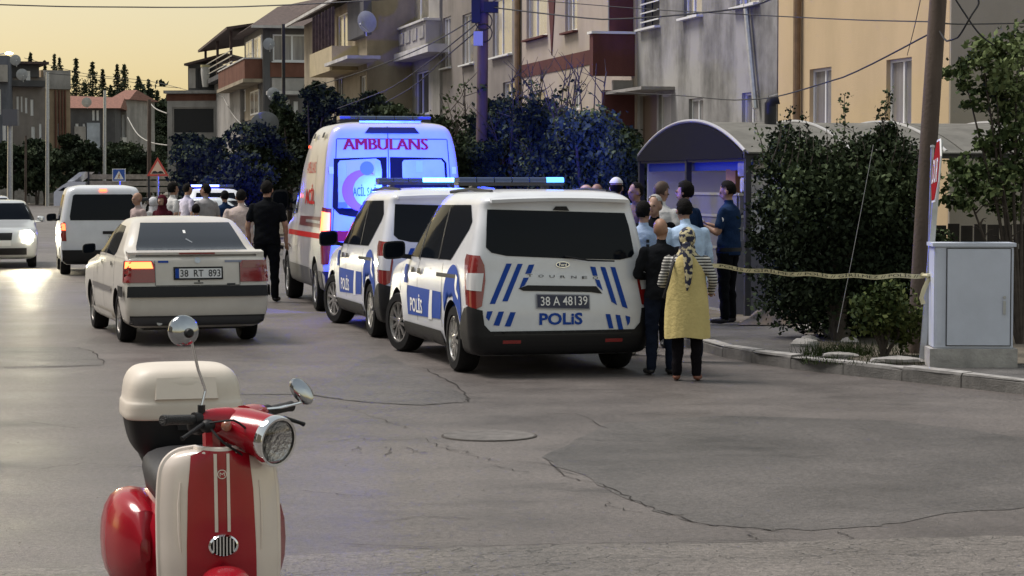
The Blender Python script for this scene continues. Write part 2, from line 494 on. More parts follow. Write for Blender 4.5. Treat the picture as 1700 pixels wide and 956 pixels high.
# ------------------------------------------------------------------ pavement with kerbstones
kerb_px = [(1800, 668), (1700, 655), (1560, 640), (1450, 627), (1350, 618), (1260, 605), (1200, 593), (1160, 582)]
kp = [gnd(*p) for p in kerb_px]
d0 = (kp[-1] - kp[-2]).normalized()
p = kp[-1].copy()
for i in range(60):
    tgt = ST.h
    k = min(1, (i + 1) / 5)
    dv = (d0 * (1 - k) + tgt * k).normalized()
    p = p + dv * (1.0 if i < 25 else 3.0); kp.append(p.copy())
first = kp[0] - (kp[1] - kp[0]).normalized() * 14
kp = [first] + kp
# resample by length
def resample(pts, step):
    out = [pts[0].copy()]; acc = 0
    for i in range(len(pts) - 1):
        a, b_ = pts[i], pts[i + 1]; l = (b_ - a).length; t = step - acc
        while t <= l:
            out.append(a.lerp(b_, t / l)); t += step
        acc = l - (t - step)
    return out
ks = resample(kp, .82)
pav = [(q.x, q.y, 0) for q in kp]
pavement = sheet('pavement', pav + [(60, kp[-1].y, 0), (60, kp[0].y, 0)], .118, m_pavement)
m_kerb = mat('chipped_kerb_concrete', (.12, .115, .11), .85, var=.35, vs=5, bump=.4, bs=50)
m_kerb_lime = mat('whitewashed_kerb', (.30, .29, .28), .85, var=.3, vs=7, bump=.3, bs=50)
rk = random.Random(3)
kmesh = None
for i in range(len(ks) - 1):
    a, b_ = ks[i], ks[i + 1]
    if a.y > 75: break
    d = (b_ - a).normalized(); nrm = Vector((d.y, -d.x, 0))      # towards the pavement
    if nrm.x < 0: nrm = -nrm
    kb = MB()
    L_ = (b_ - a).length - .012
    x0 = -.5 * L_
    pr = [(0, -.05), (0, .105), (.02, .132), (.15, .135), (.15, -.05)]
    kb.loft([[(x, q[0], q[1]) for q in pr] for x in (x0, -x0)])
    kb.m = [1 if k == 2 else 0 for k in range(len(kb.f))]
    if kmesh is None:
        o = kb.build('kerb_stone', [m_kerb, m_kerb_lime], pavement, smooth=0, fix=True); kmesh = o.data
    else:
        o = link('kerb_stone', kmesh, pavement)
    c = (a + b_) / 2
    ang = math.atan2(d.y, d.x)
    yv = Vector((-math.sin(ang), math.cos(ang), 0))
    sy = 1 if yv.dot(nrm) > 0 else -1
    o.location = (c.x, c.y, rk.uniform(-.016, .008)); o.rotation_euler = (rk.uniform(-.03, .03), rk.uniform(-.02, .02), ang if sy > 0 else ang + PI)
# soil of the front gardens, behind the pavement
sheet('garden_soil', [ST.wor(8.6, 27), ST.wor(14.6, 27), ST.wor(14.6, 110), ST.wor(7.4, 110), ST.wor(7.4, 36)], .128, m_soil)
gs2 = [gnd(1385, 590, .12), gnd(1440, 602, .12), gnd(1500, 606, .12), gnd(1545, 604, .12), gnd(1800, 606, .12), gnd(1900, 470, .12), gnd(1300, 470, .12), gnd(1290, 535, .12), gnd(1340, 560, .12)]
sheet('garden_soil', jag(gs2 + gs2[:1], .06, 4, 3)[:-1], .126, m_soil)
# the far verge across the street
sheet('verge', [(-90, 172, 0), (-32, 178, 0), (-26, 330, 0), (-120, 330, 0)], .05, m_soil)
# ------------------------------------------------------------------ houses
def wall_mesh(b, W, H, openings, depth, mi=0, rev=.14, z0=0.):
    """street face at x = 0 (outside is -x), from y = 0 to W, with real openings, plus ends, back and top"""
    ys = sorted({0., W, *[o[0] for o in openings], *[o[1] for o in openings]})
    zs = sorted({z0, H, *[o[2] for o in openings], *[o[3] for o in openings]})
    ys = [y for y in ys if 0 <= y <= W]; zs = [z for z in zs if z0 <= z <= H]
    for i in range(len(ys) - 1):
        for j in range(len(zs) - 1):
            yc, zc = (ys[i] + ys[i + 1]) / 2, (zs[j] + zs[j + 1]) / 2
            if any(o[0] < yc < o[1] and o[2] < zc < o[3] for o in openings): continue
            b.add([(0, ys[i], zs[j]), (0, ys[i], zs[j + 1]), (0, ys[i + 1], zs[j + 1]), (0, ys[i + 1], zs[j])], [(0, 1, 2, 3)], mi)
    for o in openings:
        a, c, e, g_ = o[:4]; e = max(e, z0); g_ = min(g_, H); a = max(a, 0); c = min(c, W)
        for q in ([(0, a, e), (rev, a, e), (rev, a, g_), (0, a, g_)], [(0, c, e), (0, c, g_), (rev, c, g_), (rev, c, e)],
                  [(0, a, e), (0, c, e), (rev, c, e), (rev, a, e)], [(0, a, g_), (rev, a, g_), (rev, c, g_), (0, c, g_)]):
            b.add(q, [(0, 1, 2, 3)], mi)
    D = depth
    for q in ([(0, 0, z0), (D, 0, z0), (D, 0, H), (0, 0, H)], [(0, W, z0), (0, W, H), (D, W, H), (D, W, z0)], [(D, 0, z0), (D, W, z0), (D, W, H), (D, 0, H)], [(0, 0, H), (D, 0, H), (D, W, H), (0, W, H)]):
        b.add(q, [(0, 1, 2, 3)], mi)

def window(parent, a, c, e, g_, rev=.10, mull=(.6,), frame=m_frame_white, pane=m_curtain, sill=True, fw=.055, x=0., sillmat=None, bars=0):
    b = MB(); xx = x + rev
    b.box((xx, (a + c) / 2, e + fw / 2), (.05, c - a, fw)); b.box((xx, (a + c) / 2, g_ - fw / 2), (.05, c - a, fw))
    b.box((xx, a + fw / 2, (e + g_) / 2), (.05, fw, g_ - e - 2 * fw)); b.box((xx, c - fw / 2, (e + g_) / 2), (.05, fw, g_ - e - 2 * fw))
    for q in mull:
        b.box((xx, a + (c - a) * q, (e + g_) / 2), (.056, fw * 1.1, g_ - e - 2 * fw))
    w = b.build('window', frame, parent, smooth=0)
    b = MB(); b.box((xx + .006, (a + c) / 2, (e + g_) / 2), (.012, c - a - .02, g_ - e - .02)); b.build('pane', pane, w, smooth=0)
    if sill:
        b = MB(); b.box((x - .03, (a + c) / 2, e - .035), (.24, c - a + .16, .05)); b.build('sill', sillmat or m_frame_white, w, smooth=0)
    for k in range(bars):
        b = MB(); zb = e + (g_ - e) * (k + .7) / bars; b.box((x - .02, (a + c) / 2, zb), (.03, c - a, .03)); b.build('bar', m_frame_white, w, smooth=0)
    return w

class House:
    def __init__(s, name, label, L, px0, px1, H, wallm, wins, depth=9., cat='building', frame=ST, z0=0.):
        """px1 is the end nearer the camera; wins are (px0, px1, py_top, py_bottom, options)"""
        s.fr, s.L = frame, L
        s.y0 = frame.side(px1, 300, L)[0]; s.y1 = frame.side(px0, 300, L)[0]
        s.W = s.y1 - s.y0
        s.root = thing(name, label, cat, frame.wor(L, s.y0), frame.a)
        ops = []; opts = []
        for w in wins:
            a, c, t, bt = w[:4]
            r = s.rect(a, c, t, bt)
            ops.append(r); opts.append(w[4] if len(w) > 4 else {})
        b = MB(); wall_mesh(b, s.W, H, ops, depth, z0=z0)
        s.wall = b.build('wall', wallm, s.root, smooth=0, fix=False)
        for r, o in zip(ops, opts):
            o = dict(o); o.setdefault('mull', (.6,))
            window(s.root, *r, **o)
    def yz(s, px, py, x=0.):
        y, z = s.fr.side(px, py, s.L + x); return y - s.y0, z
    def rect(s, a, c, t, bt, x=0.):
        m = (a + c) / 2
        return (s.yz(c, 300, x)[0], s.yz(a, 300, x)[0], s.yz(m, bt, x)[1], s.yz(m, t, x)[1])
    def part(s, name, m, r, x0, x1):
        """a block over facade rectangle r=(y0,y1,z0,z1), from x0 (outside, negative) to x1"""
        b = MB(); b.box(((x0 + x1) / 2, (r[0] + r[1]) / 2, (r[2] + r[3]) / 2), (x1 - x0, r[1] - r[0], r[3] - r[2]))
        return b.build(name, m, s.root, smooth=0)

def plaster(name, col, stain=.3, vs=.6, streak=.25, dark=None):
    m = bpy.data.materials.new(name); m.use_nodes = True
    nt = m.node_tree; N = nt.nodes; L = nt.links; b = N['Principled BSDF']; b.inputs['Roughness'].default_value = .9
    b.inputs['Specular IOR Level'].default_value = .2
    tc = N.new('ShaderNodeTexCoord')
    mp = N.new('ShaderNodeMapping'); mp.inputs['Scale'].default_value = (1, 1, streak); L.new(tc.outputs['Object'], mp.inputs[0])
    n1 = N.new('ShaderNodeTexNoise'); n1.inputs['Scale'].default_value = vs * 1.6; n1.inputs['Detail'].default_value = 8; n1.inputs['Roughness'].default_value = .6; L.new(mp.outputs[0], n1.inputs[0])
    n2 = N.new('ShaderNodeTexNoise'); n2.inputs['Scale'].default_value = vs; n2.inputs['Detail'].default_value = 9; n2.inputs['Roughness'].default_value = .65; L.new(tc.outputs['Object'], n2.inputs[0])
    mx = N.new('ShaderNodeMix'); mx.data_type = 'FLOAT'; mx.inputs[0].default_value = .5; L.new(n1.outputs['Fac'], mx.inputs[2]); L.new(n2.outputs['Fac'], mx.inputs[3])
    cr = N.new('ShaderNodeValToRGB'); cr.color_ramp.elements[0].position = .41; cr.color_ramp.elements[1].position = .56
    d = dark or tuple(c * (1 - stain) for c in col)
    cr.color_ramp.elements[0].color = (*d, 1); cr.color_ramp.elements[1].color = (*col, 1)
    L.new(mx.outputs[0], cr.inputs[0]); L.new(cr.outputs[0], b.inputs['Base Color'])
    n3 = N.new('ShaderNodeTexNoise'); n3.inputs['Scale'].default_value = 35; n3.inputs['Detail'].default_value = 4; L.new(tc.outputs['Object'], n3.inputs[0])
    bu = N.new('ShaderNodeBump'); bu.inputs['Strength'].default_value = .25; bu.inputs['Distance'].default_value = .015; L.new(n3.outputs['Fac'], bu.inputs['Height']); L.new(bu.outputs[0], b.inputs['Normal'])
    return m

m_yellow = plaster('ochre_render', (.56, .43, .27), .10, .5)
m_greycem = plaster('stained_grey_cement', (.34, .335, .33), .6, .42, .28, dark=(.12, .118, .115))
m_cream = plaster('cream_render', (.42, .36, .31), .15, .5)
m_maroon = plaster('maroon_render', (.115, .045, .045), .25, .8)
m_mauve = plaster('mauve_grey_render', (.25, .225, .21), .25, .5)
m_pale = plaster('pale_grey_render', (.34, .325, .31), .35, .5)
m_tan = plaster('tan_render', (.34, .29, .22), .3, .6)
m_dkgrey = plaster('dark_grey_render', (.10, .10, .105), .25, .6)
m_brickred = plaster('red_brown_render', (.16, .075, .055), .3, .7)
m_whitewash = plaster('whitewash', (.55, .54, .52), .3, .6)
m_rooftile = mat('dark_roof_tile', (.075, .05, .045), .8, var=.35, vs=5, bump=.6, bs=14)
m_redtile = mat('red_roof_tile', (.20, .085, .06), .8, var=.3, vs=5, bump=.6, bs=12)
m_void_shade = mat('painted_void_shade', (.012, .012, .014), .7)  # near-black sheet for openings; the indoor shade is in its colour
m_brownpipe = mat('brown_drain_pipe', (.20, .13, .075), .6, var=.2, vs=5)

LF = 14.8
# yellow house on the corner
hy = House('corner_house', 'ochre yellow rendered house with two tall white framed windows above the canopies', LF, 1291, 1574, 10.5, m_yellow,
           [(1343, 1379, 113, 224, dict(mull=(.42,))), (1470, 1512, 97, 212, dict(mull=(.45,)))], depth=11)
r = hy.rect(1323, 1335, -120, 300); b = MB(); b.tube([(-.09, (r[0] + r[1]) / 2, .2), (-.09, (r[0] + r[1]) / 2, 10.3)], .075, 10); b.build('drain_pipe', m_brownpipe, hy.root)
b = MB(); b.box((5.5, -.035, 5), (11, .05, 10)); b.build('end_wall', plaster('shaded_ochre_render', (.36, .32, .27), .12, .5), hy.root, smooth=0)  # same ochre wall; its shade is put into a duller render colour
# grey cement house
hg = House('cement_house', 'bare grey cement house with dark damp stains and white framed windows', LF + .05, 1056, 1289, 10.2, m_greycem,
           [(1064, 1094, -30, 45, dict(bars=5, pane=m_void_shade, frame=m_dark_steel)), (1134, 1164, -40, 27), (1221, 1258, -60, 8), (1143, 1167, 163, 232, dict(mull=(.5,), sill=False)), (1231, 1257, 153, 228, dict(mull=(.5,), sill=False)),
            (1062, 1090, 158, 240, dict(mull=(), frame=mat('brown_door', (.14, .10, .08), .7), pane=mat('brown_door', (.14, .10, .08), .7), sill=False)), (1093, 1114, 156, 262, dict(mull=(), pane=m_whitewash, sill=False))], depth=10)
r = hg.rect(1058, 1120, 148, 153); hg.part('door_canopy', m_concrete, r, -.8, -.002)
pa = hg.yz(1246, 10); pb = hg.yz(1262, 180); b = MB(); b.tube([(-.1, pa[0], pa[1]), (-.1, pb[0], pb[1])], .06, 8); b.tube([(-.1, pa[0], pa[1]), (-.1, pa[0], 10)], .06, 8); b.build('drain_pipe', m_galv, hg.root)
# cream house with maroon balconies
hc = House('cream_house', 'cream rendered house with maroon bands and a maroon boxed balcony', LF, 866, 1054.5, 10.5, m_cream,
           [(874, 908, -60, 62, dict(sillmat=m_maroon)), (938, 958, -60, 52, dict(sillmat=m_maroon)), (952, 962, 140, 182, dict(sill=False)), (880, 905, 150, 215, dict(sill=False))], depth=10)
r = hc.rect(867, 982, 103, 118); hc.part('band', m_maroon, (r[0], r[1], r[2], r[2] + .38), -.02, .02)
b = MB(); ya, za = hc.yz(917, -10); b.prism([(-.03, ya - .4, za), (-.03, ya + .4, za), (-.03, ya, za - 1.7)], (.028, 0, 0)); b.build('wedge_ornament', m_maroon, hc.root, smooth=0, fix=True)
r = hc.rect(1018, 1054, 46, 143, -.0); y_far = hc.yz(982, 90, -1.0)[0]; y_near = .05
zt = hc.yz(1030, 45, -1.0)[1]; zb = hc.yz(1005, 122, -1.0)[1]
bal = hc.part('balcony', m_maroon, (y_near, y_far, zb, zt), -1.05, -.004)
b = MB(); b.box((-.53, (y_near + y_far) / 2, zt + .03), (1.14, y_far - y_near + .1, .06)); b.build('coping', m_frame_white, bal, smooth=0)
hc.part('upper_room', m_maroon, (.2, y_far * .55, zt + .07, zt + 2.6), -.6, -.004)
hc.part('upper_room', m_pale, (y_far * .55 + .01, y_far - .1, zt + .07, zt + 2.6), -.62, -.004)
hc.part('porch_wall', m_maroon, (.05, y_far * .45, .1, zb - .35), -.8, -.004)
hc.part('porch_wall', m_pale, (y_far * .45 + .02, y_far * .95, .1, zb - .1), -.5, -.004)
b = MB(); pyy = hc.yz(862, 50)[0]; b.tube([(-.1, pyy - .2, .3), (-.1, pyy - .2, 10)], .09, 10); b.build('drain_pipe', m_brownpipe, hc.root)
# mauve grey house
hm = House('mauve_house', 'mauve grey house with three narrow windows behind the wooden pole', LF, 731, 865, 11, m_mauve,
           [(818, 850, -5, 92, {}), (768, 786, 22, 106, {}), (736, 749, 28, 112, {}), (835, 858, 135, 190, dict(sill=False))], depth=10)
# pale house with ornamented balcony
hp = House('pale_house', 'pale grey house with an ornamented balcony parapet and glazed bay', LF - .1, 611, 730, 11.5, m_pale,
           [(664, 712, -30, 38, dict(mull=(.33, .66), pane=mat('pale_curtain_glass', (.30, .28, .20), .15, var=.5, vs=3, coat=.8))), (690, 712, 118, 190, dict(pane=m_pane)), (664, 682, 122, 190, dict(pane=m_pane)), (624, 650, 132, 195, dict(pane=m_void_shade))], depth=10)  # bay pane has a paler, yellowish colour
r = hp.rect(648, 714, 46, 88, -.35); par = hp.part('balcony', m_pale, r, -.5, -.004)
b = MB(); b.box((-.28, (r[0] + r[1]) / 2, r[3] + .04), (.6, r[1] - r[0] + .1, .08)); b.build('coping', m_whitewash, par, smooth=0)
for k in range(6):
    b = MB(); yk = r[0] + (r[1] - r[0]) * (k + .5) / 6; b.box((-.52, yk, (r[2] * .4 + r[3] * .6)), (.035, (r[1] - r[0]) / 9, (r[3] - r[2]) * .45)); b.build('ornament', m_concrete, par, smooth=0)
r2 = hp.rect(612, 720, 93, 102, -.5); hp.part('floor_slab', m_whitewash, (r2[0], r2[1], r2[2], r2[2] + .28), -.7, -.004)
r3 = hp.rect(650, 662, 105, 190); hp.part('pilaster', m_whitewash, (r3[0], r3[1], .2, r[2] - .3), -.25, -.004)
r4 = hp.rect(612, 648, 5, 60); hp.part('side_room', m_dkgrey, (r4[0], r4[1], r[2] - .1, 11.5), -.3, -.004)
b = MB(); a_ = hp.yz(505, 150, -1.); 
# tan house, low eave and yellow balcony
ht = House('tan_house', 'tan house with a low overhanging eave and a yellow boxed balcony', 13.0, 506, 610, 8.9, m_tan,
           [(560, 578, 22, 95, dict(mull=(.5,))), (598, 608, 125, 160, dict(sill=False)), (560, 570, 128, 175, dict(sill=False, pane=m_void_shade)), (533, 541, 138, 150, dict(sill=False, mull=()))], depth=8)
r = ht.rect(519, 556, 83, 122, -.9); bal = ht.part('balcony', mat('yellow_balcony_render', (.42, .35, .22), .85, var=.12, vs=2), r, -1.0, -.004)
for k in range(7):
    b = MB(); yk = r[0] + (r[1] - r[0]) * (k + .4) / 7; b.bar((-.9, yk, r[3]), (-.9, yk, r[3] + 1.5), .12, .05); b.build('slat', m_rooftile, bal, smooth=0)
r = ht.rect(582, 609, -10, 62, -.2); ht.part('dark_room', m_dkgrey, (r[0], r[1], r[2], 8.7), -.3, -.004)
r = ht.rect(556, 582, 95, 118, -.2); ht.part('sill_band', m_whitewash, (r[0], r[1], r[3] - .2, r[3]), -.4, -.004)
b = MB(); zt = 8.9; b.prism([(-.7, -.1, zt), (-.7, ht.W + .3, zt), (5, ht.W + .3, zt + 1.9), (5, -.1, zt + 1.9)], (0, 0, .16)); b.build('roof', m_rooftile, ht.root, smooth=0, fix=True)
b = MB(); b.bar((-.76, -.1, zt - .02), (-.76, ht.W + .3, zt - .02), .12, .12); b.build('gutter', m_whitewash, ht.root, smooth=0)
b = MB(); b.bar((-1.0, ht.W * .97, 0.1), (-1.0, ht.W * .97, zt), .14, .14); b.build('post', m_dark_steel, ht.root, smooth=0)
r = ht.rect(565, 605, 92, 104, -.6); ht.part('awning', m_whitewash, (r[0], r[1], r[2], r[2] + .12), -1.2, -.004)

# ---- houses farther up the street: boxes seen from their near end, faces given in pixels at one depth
def far_house(name, label, d, turn, xl, xr, ytop, wallm, wins, side_px=None, sidem=None, depth=9, z0=0., roof=None):
    """front face square to direction `turn`; xl..xr pixel span at depth d; wins (x0,x1,y0,y1,opts)"""
    a = at(xl, 300, d); b_ = at(xr, 300, d)
    # wall face runs left to right; frame with y axis along the face from right to left, x pointing away
    fr = Frame(b_.x, b_.y, 90 + turn)
    W = (a - b_).length / max(.3, math.cos(R(turn)))
    root = thing(name, label, 'building', (b_.x, b_.y, 0), fr.a)
    root.rotation_euler = (0, 0, fr.a)
    H = z_at(ytop, d)
    # local x of this frame = (cos a, sin a); for a=90 that is +Y, i.e. away from the camera
    def rc(x0, x1, y0, y1, x=0.):
        m = (x0 + x1) / 2
        return (fr.side(x1, 300, x)[0], fr.side(x0, 300, x)[0], fr.side(m, y1, x)[1], fr.side(m, y0, x)[1])
    ops = [rc(*w[:4]) for w in wins]
    bb = MB(); wall_mesh(bb, W, H, ops, depth, z0=z0)
    root_wall = bb.build('wall', wallm, root, smooth=0)
    for o_, w in zip(ops, wins):
        kw = dict(w[4]) if len(w) > 4 else {}
        kw.setdefault('mull', (.5,)); kw.setdefault('fw', .09)
        window(root, *o_, **kw)
    return root, fr, rc, W, H

# house with its end wall towards us, banded in red brown, with a roofed terrace beyond
def blk(root, rc, name, m, px, x0, x1):
    r = rc(*px); b = MB(); b.box(((x0 + x1) / 2, (r[0] + r[1]) / 2, (r[2] + r[3]) / 2), (x1 - x0, r[1] - r[0], r[3] - r[2])); return b.build(name, m, root, smooth=0)
rt, fr, rc, W, H = far_house('terrace_house', 'grey and red brown house with tiled roof and an open roofed terrace', 125.7, 12.7, 440, 532, 45, plaster('grey_render', (.15, .145, .145), .25, .6),
    [(454, 512, 57, 102, dict(mull=(.45,), pane=m_curtain, rev=.08)), (475, 482, 165, 205, dict(sill=False)), (488, 496, 168, 205, dict(sill=False))], depth=10)
cy0 = ST.side(440, 300, 13.99)[0]
def sx_(px): return ST.side(px, 300, 13.99)[0] - cy0                 # distance back along the street face
def sz_(px, py): return ST.side(px, py, 13.99)[1]
blk(rt, rc, 'red_band', m_brickred, (449, 530, 104, 128), -.06, -.004)
blk(rt, rc, 'grey_pier', m_dkgrey, (440, 449, 45, 190), -.10, -.004)
blk(rt, rc, 'lower_band', m_pale, (452, 530, 130, 150), -.08, -.004)
blk(rt, rc, 'awning', m_whitewash, (442, 498, 152, 158), -1.5, -.004)
for (p0, p1, t_, b_2) in ((427, 439, 60, 103), (413, 424, 67, 105), (400, 412, 150, 186), (420, 434, 150, 190)):
    x0, x1 = sx_(p1), sx_(p0); z0, z1 = sz_((p0 + p1) / 2, b_2), sz_((p0 + p1) / 2, t_)
    b = MB(); b.box(((x0 + x1) / 2, W + .03, (z0 + z1) / 2), (x1 - x0, .06, z1 - z0)); w_ = b.build('window', m_frame_white, rt, smooth=0)
    for q in (.27, .75):
        b = MB(); b.box((x0 + (x1 - x0) * q, W + .065, (z0 + z1) / 2), ((x1 - x0) * .38, .012, (z1 - z0) * .86)); b.build('pane', m_curtain, w_, smooth=0)
x0, x1 = .3, sx_(392); z0, z1 = sz_(415, 140), sz_(415, 109)
b = MB(); b.box(((x0 + x1) / 2, W + .5, (z0 + z1) / 2), (x1 - x0, 1.0, z1 - z0)); bl_ = b.build('balcony', m_brickred, rt, smooth=0)
b = MB(); b.box(((x0 + x1) / 2, W + .5, z1 + .04), (x1 - x0 + .1, 1.1, .08)); b.build('coping', m_whitewash, bl_, smooth=0)
b = MB(); b.box(((x0 + x1) / 2, W + .5, z0 - .1), (x1 - x0 + .2, 1.2, .2)); b.build('slab', m_tan, bl_, smooth=0)
b = MB(); b.box((x1 * .55, W + .02, sz_(415, 172)), (x1 * .8, .04, 2.0)); b.build('lower_wall', m_tan, rt, smooth=0)
b = MB(); e = .7
b.add([(-e, -2, H), (-e, W + e, H), (12, W + e, H), (12, -2, H), (4.5, -2, H + 2.3), (6.5, W - 1.6, H + 1.6)], [(0, 4, 5, 1), (1, 5, 2), (2, 5, 4, 3), (3, 4, 0), (0, 1, 2, 3)])
b.build('roof', m_rooftile, rt, smooth=0, fix=True)
b = MB(); b.bar((-e, -2, H - .06), (-e, W + e, H - .06), .1, .14); b.build('eave_board', m_whitewash, rt, smooth=0)
xa, xb = sx_(412) , sx_(362); ya_, yb_ = W - 2.6, W + .9
tz0, tz1 = sz_(390, 122), sz_(390, 66)
b = MB(); b.box(((xa + xb) / 2, (ya_ + yb_) / 2, tz0 - .15), (xb - xa, yb_ - ya_, .3)); b.build('terrace_floor', m_dkgrey, rt, smooth=0)
b = MB(); b.box(((xa + xb) / 2 + .4, W - 1.0, (tz0 - .3) / 2), (xb - xa - .8, 2.6, tz0 - .3)); b.build('lower_wing', m_pale, rt, smooth=0)
b = MB(); b.prism([(xa - .5, ya_, tz1 + .7), (xa - .5, yb_ + .3, tz1 + .1), (xb + .5, yb_ + .3, tz1 - .1), (xb + .5, ya_, tz1 + .5)], (0, 0, .16)); b.build('terrace_roof', m_rooftile, rt, smooth=0, fix=True)
for q in (.05, .5, .95):
    b = MB(); b.bar((xa + (xb - xa) * q, yb_ - .1, tz0), (xa + (xb - xa) * q, yb_ - .1, tz1 + .1), .16, .16); b.build('post', m_rooftile, rt, smooth=0)
for k in range(3):
    b = MB(); b.bar((xa, yb_ - .05, tz0 + .35 * (k + 1)), (xb, yb_ - .05, tz0 + .35 * (k + 1)), .06, .06); b.build('rail', m_galv, rt, smooth=0)
# small unfinished grey house with a dark upper opening
rs, fr, rc, W, H = far_house('unfinished_house', 'pale flat roofed house with a wide dark opening on its upper floor', 150, -6, 277, 364, 155, m_pale,
    [(287, 357, 178, 222, dict(mull=(), frame=m_pale, pane=m_void_shade, sill=False)), (290, 330, 250, 290, dict(mull=(), frame=m_pale, pane=m_void_shade, sill=False))], depth=9)
b = MB(); b.box((4.3, W / 2, H + .1), (9.4, W + .3, .2)); b.build('roof_slab', m_concrete, rs, smooth=0)
blk(rs, rc, 'brick_band', m_brickred, (277, 362, 156, 167), -.03, -.004)
hut = blk(rs, rc, 'roof_hut', m_dkgrey, (306, 356, 104, 149), 1.2, 5)
blk(rs, rc, 'hut_shade_panel', m_void_shade, (322, 350, 112, 145), 1.12, 1.195); blk(rs, rc, 'hut_pier', m_pale, (308, 319, 112, 145), 1.10, 1.19)  # dark panel painted as the shaded hut opening
ra = rc(303, 304, 100, 108); rb_ = rc(371, 372, 82, 90)
b = MB(); b.prism([(.6, ra[1], ra[2]), (.6, rb_[0], rb_[2]), (6, rb_[0], rb_[2]), (6, ra[1], ra[2])], (0, 0, .14)); b.build('hut_roof', m_rooftile, rs, smooth=0, fix=True)
wt = thing('water_barrel', 'pale barrel standing on the flat roof of the unfinished house', 'barrel', at(341, 143, 149.6))
b = MB(); b.lathe([(.18, -.05), (.22, .15), (.30, .9), (.29, 1.25), (.28, 1.27)], 14); b.build('barrel', m_whitewash, wt)
b = MB(); b.lathe([(.32, 1.27), (.32, 1.42), (0, 1.44)], 14); b.build('lid', mat('yellowed_lid', (.4, .36, .2), .6), wt)

# left side of the street, three-storey terraces
def shrink(ws, o): return [(*w, o) for w in ws]
O1 = dict(sill=False, pane=m_curtain)
rl1, fr, rc, W, H = far_house('dark_terrace', 'dark blue grey house with pale window strips cut by the frame edge', 190, 8, -40, 16, 92, plaster('blue_grey_render', (.13, .14, .17), .3, .6),
    shrink([(-6, 3, 148, 190), (5, 12, 112, 134), (5, 11, 205, 235)], O1), depth=10)
blk(rl1, rc, 'parapet', m_pale, (-40, 15, 108, 136), -.8, -.004)
rl2, fr, rc, W, H = far_house('beige_terrace', 'beige terraced house with roof hut and tall windows behind the grey pole', 195, 20, 18, 76, 128, m_mauve,
    shrink([(29, 33, 160, 186), (36, 39, 160, 186), (43, 47, 162, 188), (52, 57, 165, 192), (53, 59, 210, 238), (66, 70, 205, 232)], O1), depth=9)
blk(rl2, rc, 'roof_hut', m_dkgrey, (20, 66, 106, 128), -.3, 4); blk(rl2, rc, 'hut_window', m_frame_white, (44, 51, 118, 136), -.35, -.305); blk(rl2, rc, 'roof_slab', m_rooftile, (14, 80, 103, 107), -1.2, 5)
blk(rl2, rc, 'parapet', m_dkgrey, (16, 74, 134, 144), -1.0, -.004)
rl3, fr, rc, W, H = far_house('striped_terrace', 'beige house striped by brown downpipes with a flat grey roof', 205, 24, 74, 118, 117, plaster('warm_beige_render', (.34, .26, .18), .25, .6),
    shrink([(80, 84, 163, 198), (104, 109, 126, 148), (97, 100, 205, 228), (77, 80, 208, 238)], O1), depth=9)
blk(rl3, rc, 'attic', m_pale, (74, 118, 117, 148), -.25, -.004)
for q in (92, 98, 103, 108): blk(rl3, rc, 'down_pipe', m_brickred, (q, q + 2.2, 150, 265), -.18, -.01)
rl4, fr, rc, W, H = far_house('red_roof_house', 'grey house with a red tiled pitched roof and blue white porch', 225, 5, 118, 192, 178, m_dkgrey,
    shrink([(154, 158, 183, 200), (161, 165, 183, 200), (126, 131, 205, 232), (138, 142, 205, 232)], dict(sill=False, pane=mat('warm_pale_pane', (.5, .45, .33), .3))), depth=8)  # panes in a pale warm base colour
b = MB(); b.add([(-.5, -.6, H - .1), (-.5, W + .6, H - .1), (8.5, W + .6, H - .1), (8.5, -.6, H - .1), (4, -.6, H + 1.1), (4, W + .6, H + 1.3)], [(0, 4, 5, 1), (3, 2, 5, 4), (0, 3, 4), (1, 5, 2), (0, 1, 2, 3)]); b.build('roof', m_redtile, rl4, smooth=0, fix=True)
blk(rl4, rc, 'porch', mat('bluish_whitewash', (.35, .39, .45), .9, var=.2, vs=1), (146, 167, 204, 250), -.6, -.004); blk(rl4, rc, 'porch', m_pale, (125, 144, 210, 245), -.4, -.004)
rl5, fr, rc, W, H = far_house('white_end_house', 'pale house with a white balcony standing before the dark wood', 232, -12, 190, 211, 165, m_pale,
    shrink([(192, 198, 188, 228), (203, 208, 190, 232)], O1), depth=8)
b = MB(); b.add([(-.4, -.5, H), (-.4, W + .5, H), (8, W + .5, H), (8, -.5, H), (3, 0, H + 1.1), (3, W, H + 1.1)], [(0, 4, 5, 1), (3, 2, 5, 4), (0, 3, 4), (1, 5, 2), (0, 1, 2, 3)]); b.build('roof', m_redtile, rl5, smooth=0, fix=True)
blk(rl5, rc, 'balcony', m_whitewash, (189, 211, 228, 236), -1.2, -.004)
# bright lit street lamp above the roofs
lp = thing('street_lamp', 'lit street lamp head glowing above the roofs at the frame edge', 'street lamp', (at(8, 300, 180).x, 180, 0))
zl = z_at(90, 180)
b = MB(); b.tube([(-.6, 0, 0), (-.6, 0, zl - .5), (-.3, 0, zl), (.3, 0, zl + .1)], [.09, .07, .05, .05], 8); b.build('pole', m_galv, lp)
b = MB(); b.ell((.45, 0, zl + .08), (.32, .16, .1)); b.build('lamp', mat('lit_sodium_lamp', (1, .8, .4), .3, emit=(1., .72, .25), es=14), lp)

# low garden walls on the far side
lw = thing('garden_wall', 'low grey garden wall with piers across the street', 'wall', (at(60, 300, 182).x, 182, 0))
for (x0, x1, t) in ((-40, 46, 309), (50, 64, 297), (66, 108, 312)):
    a = at(x0, 300, 182); c = at(x1, 300, 182); h = z_at(t, 182)
    b = MB(); b.box(((a.x + c.x) / 2 - lw.location.x, 0, h / 2), (c.x - a.x, .3, h)); b.build('wall_length', m_concrete, lw, smooth=0)

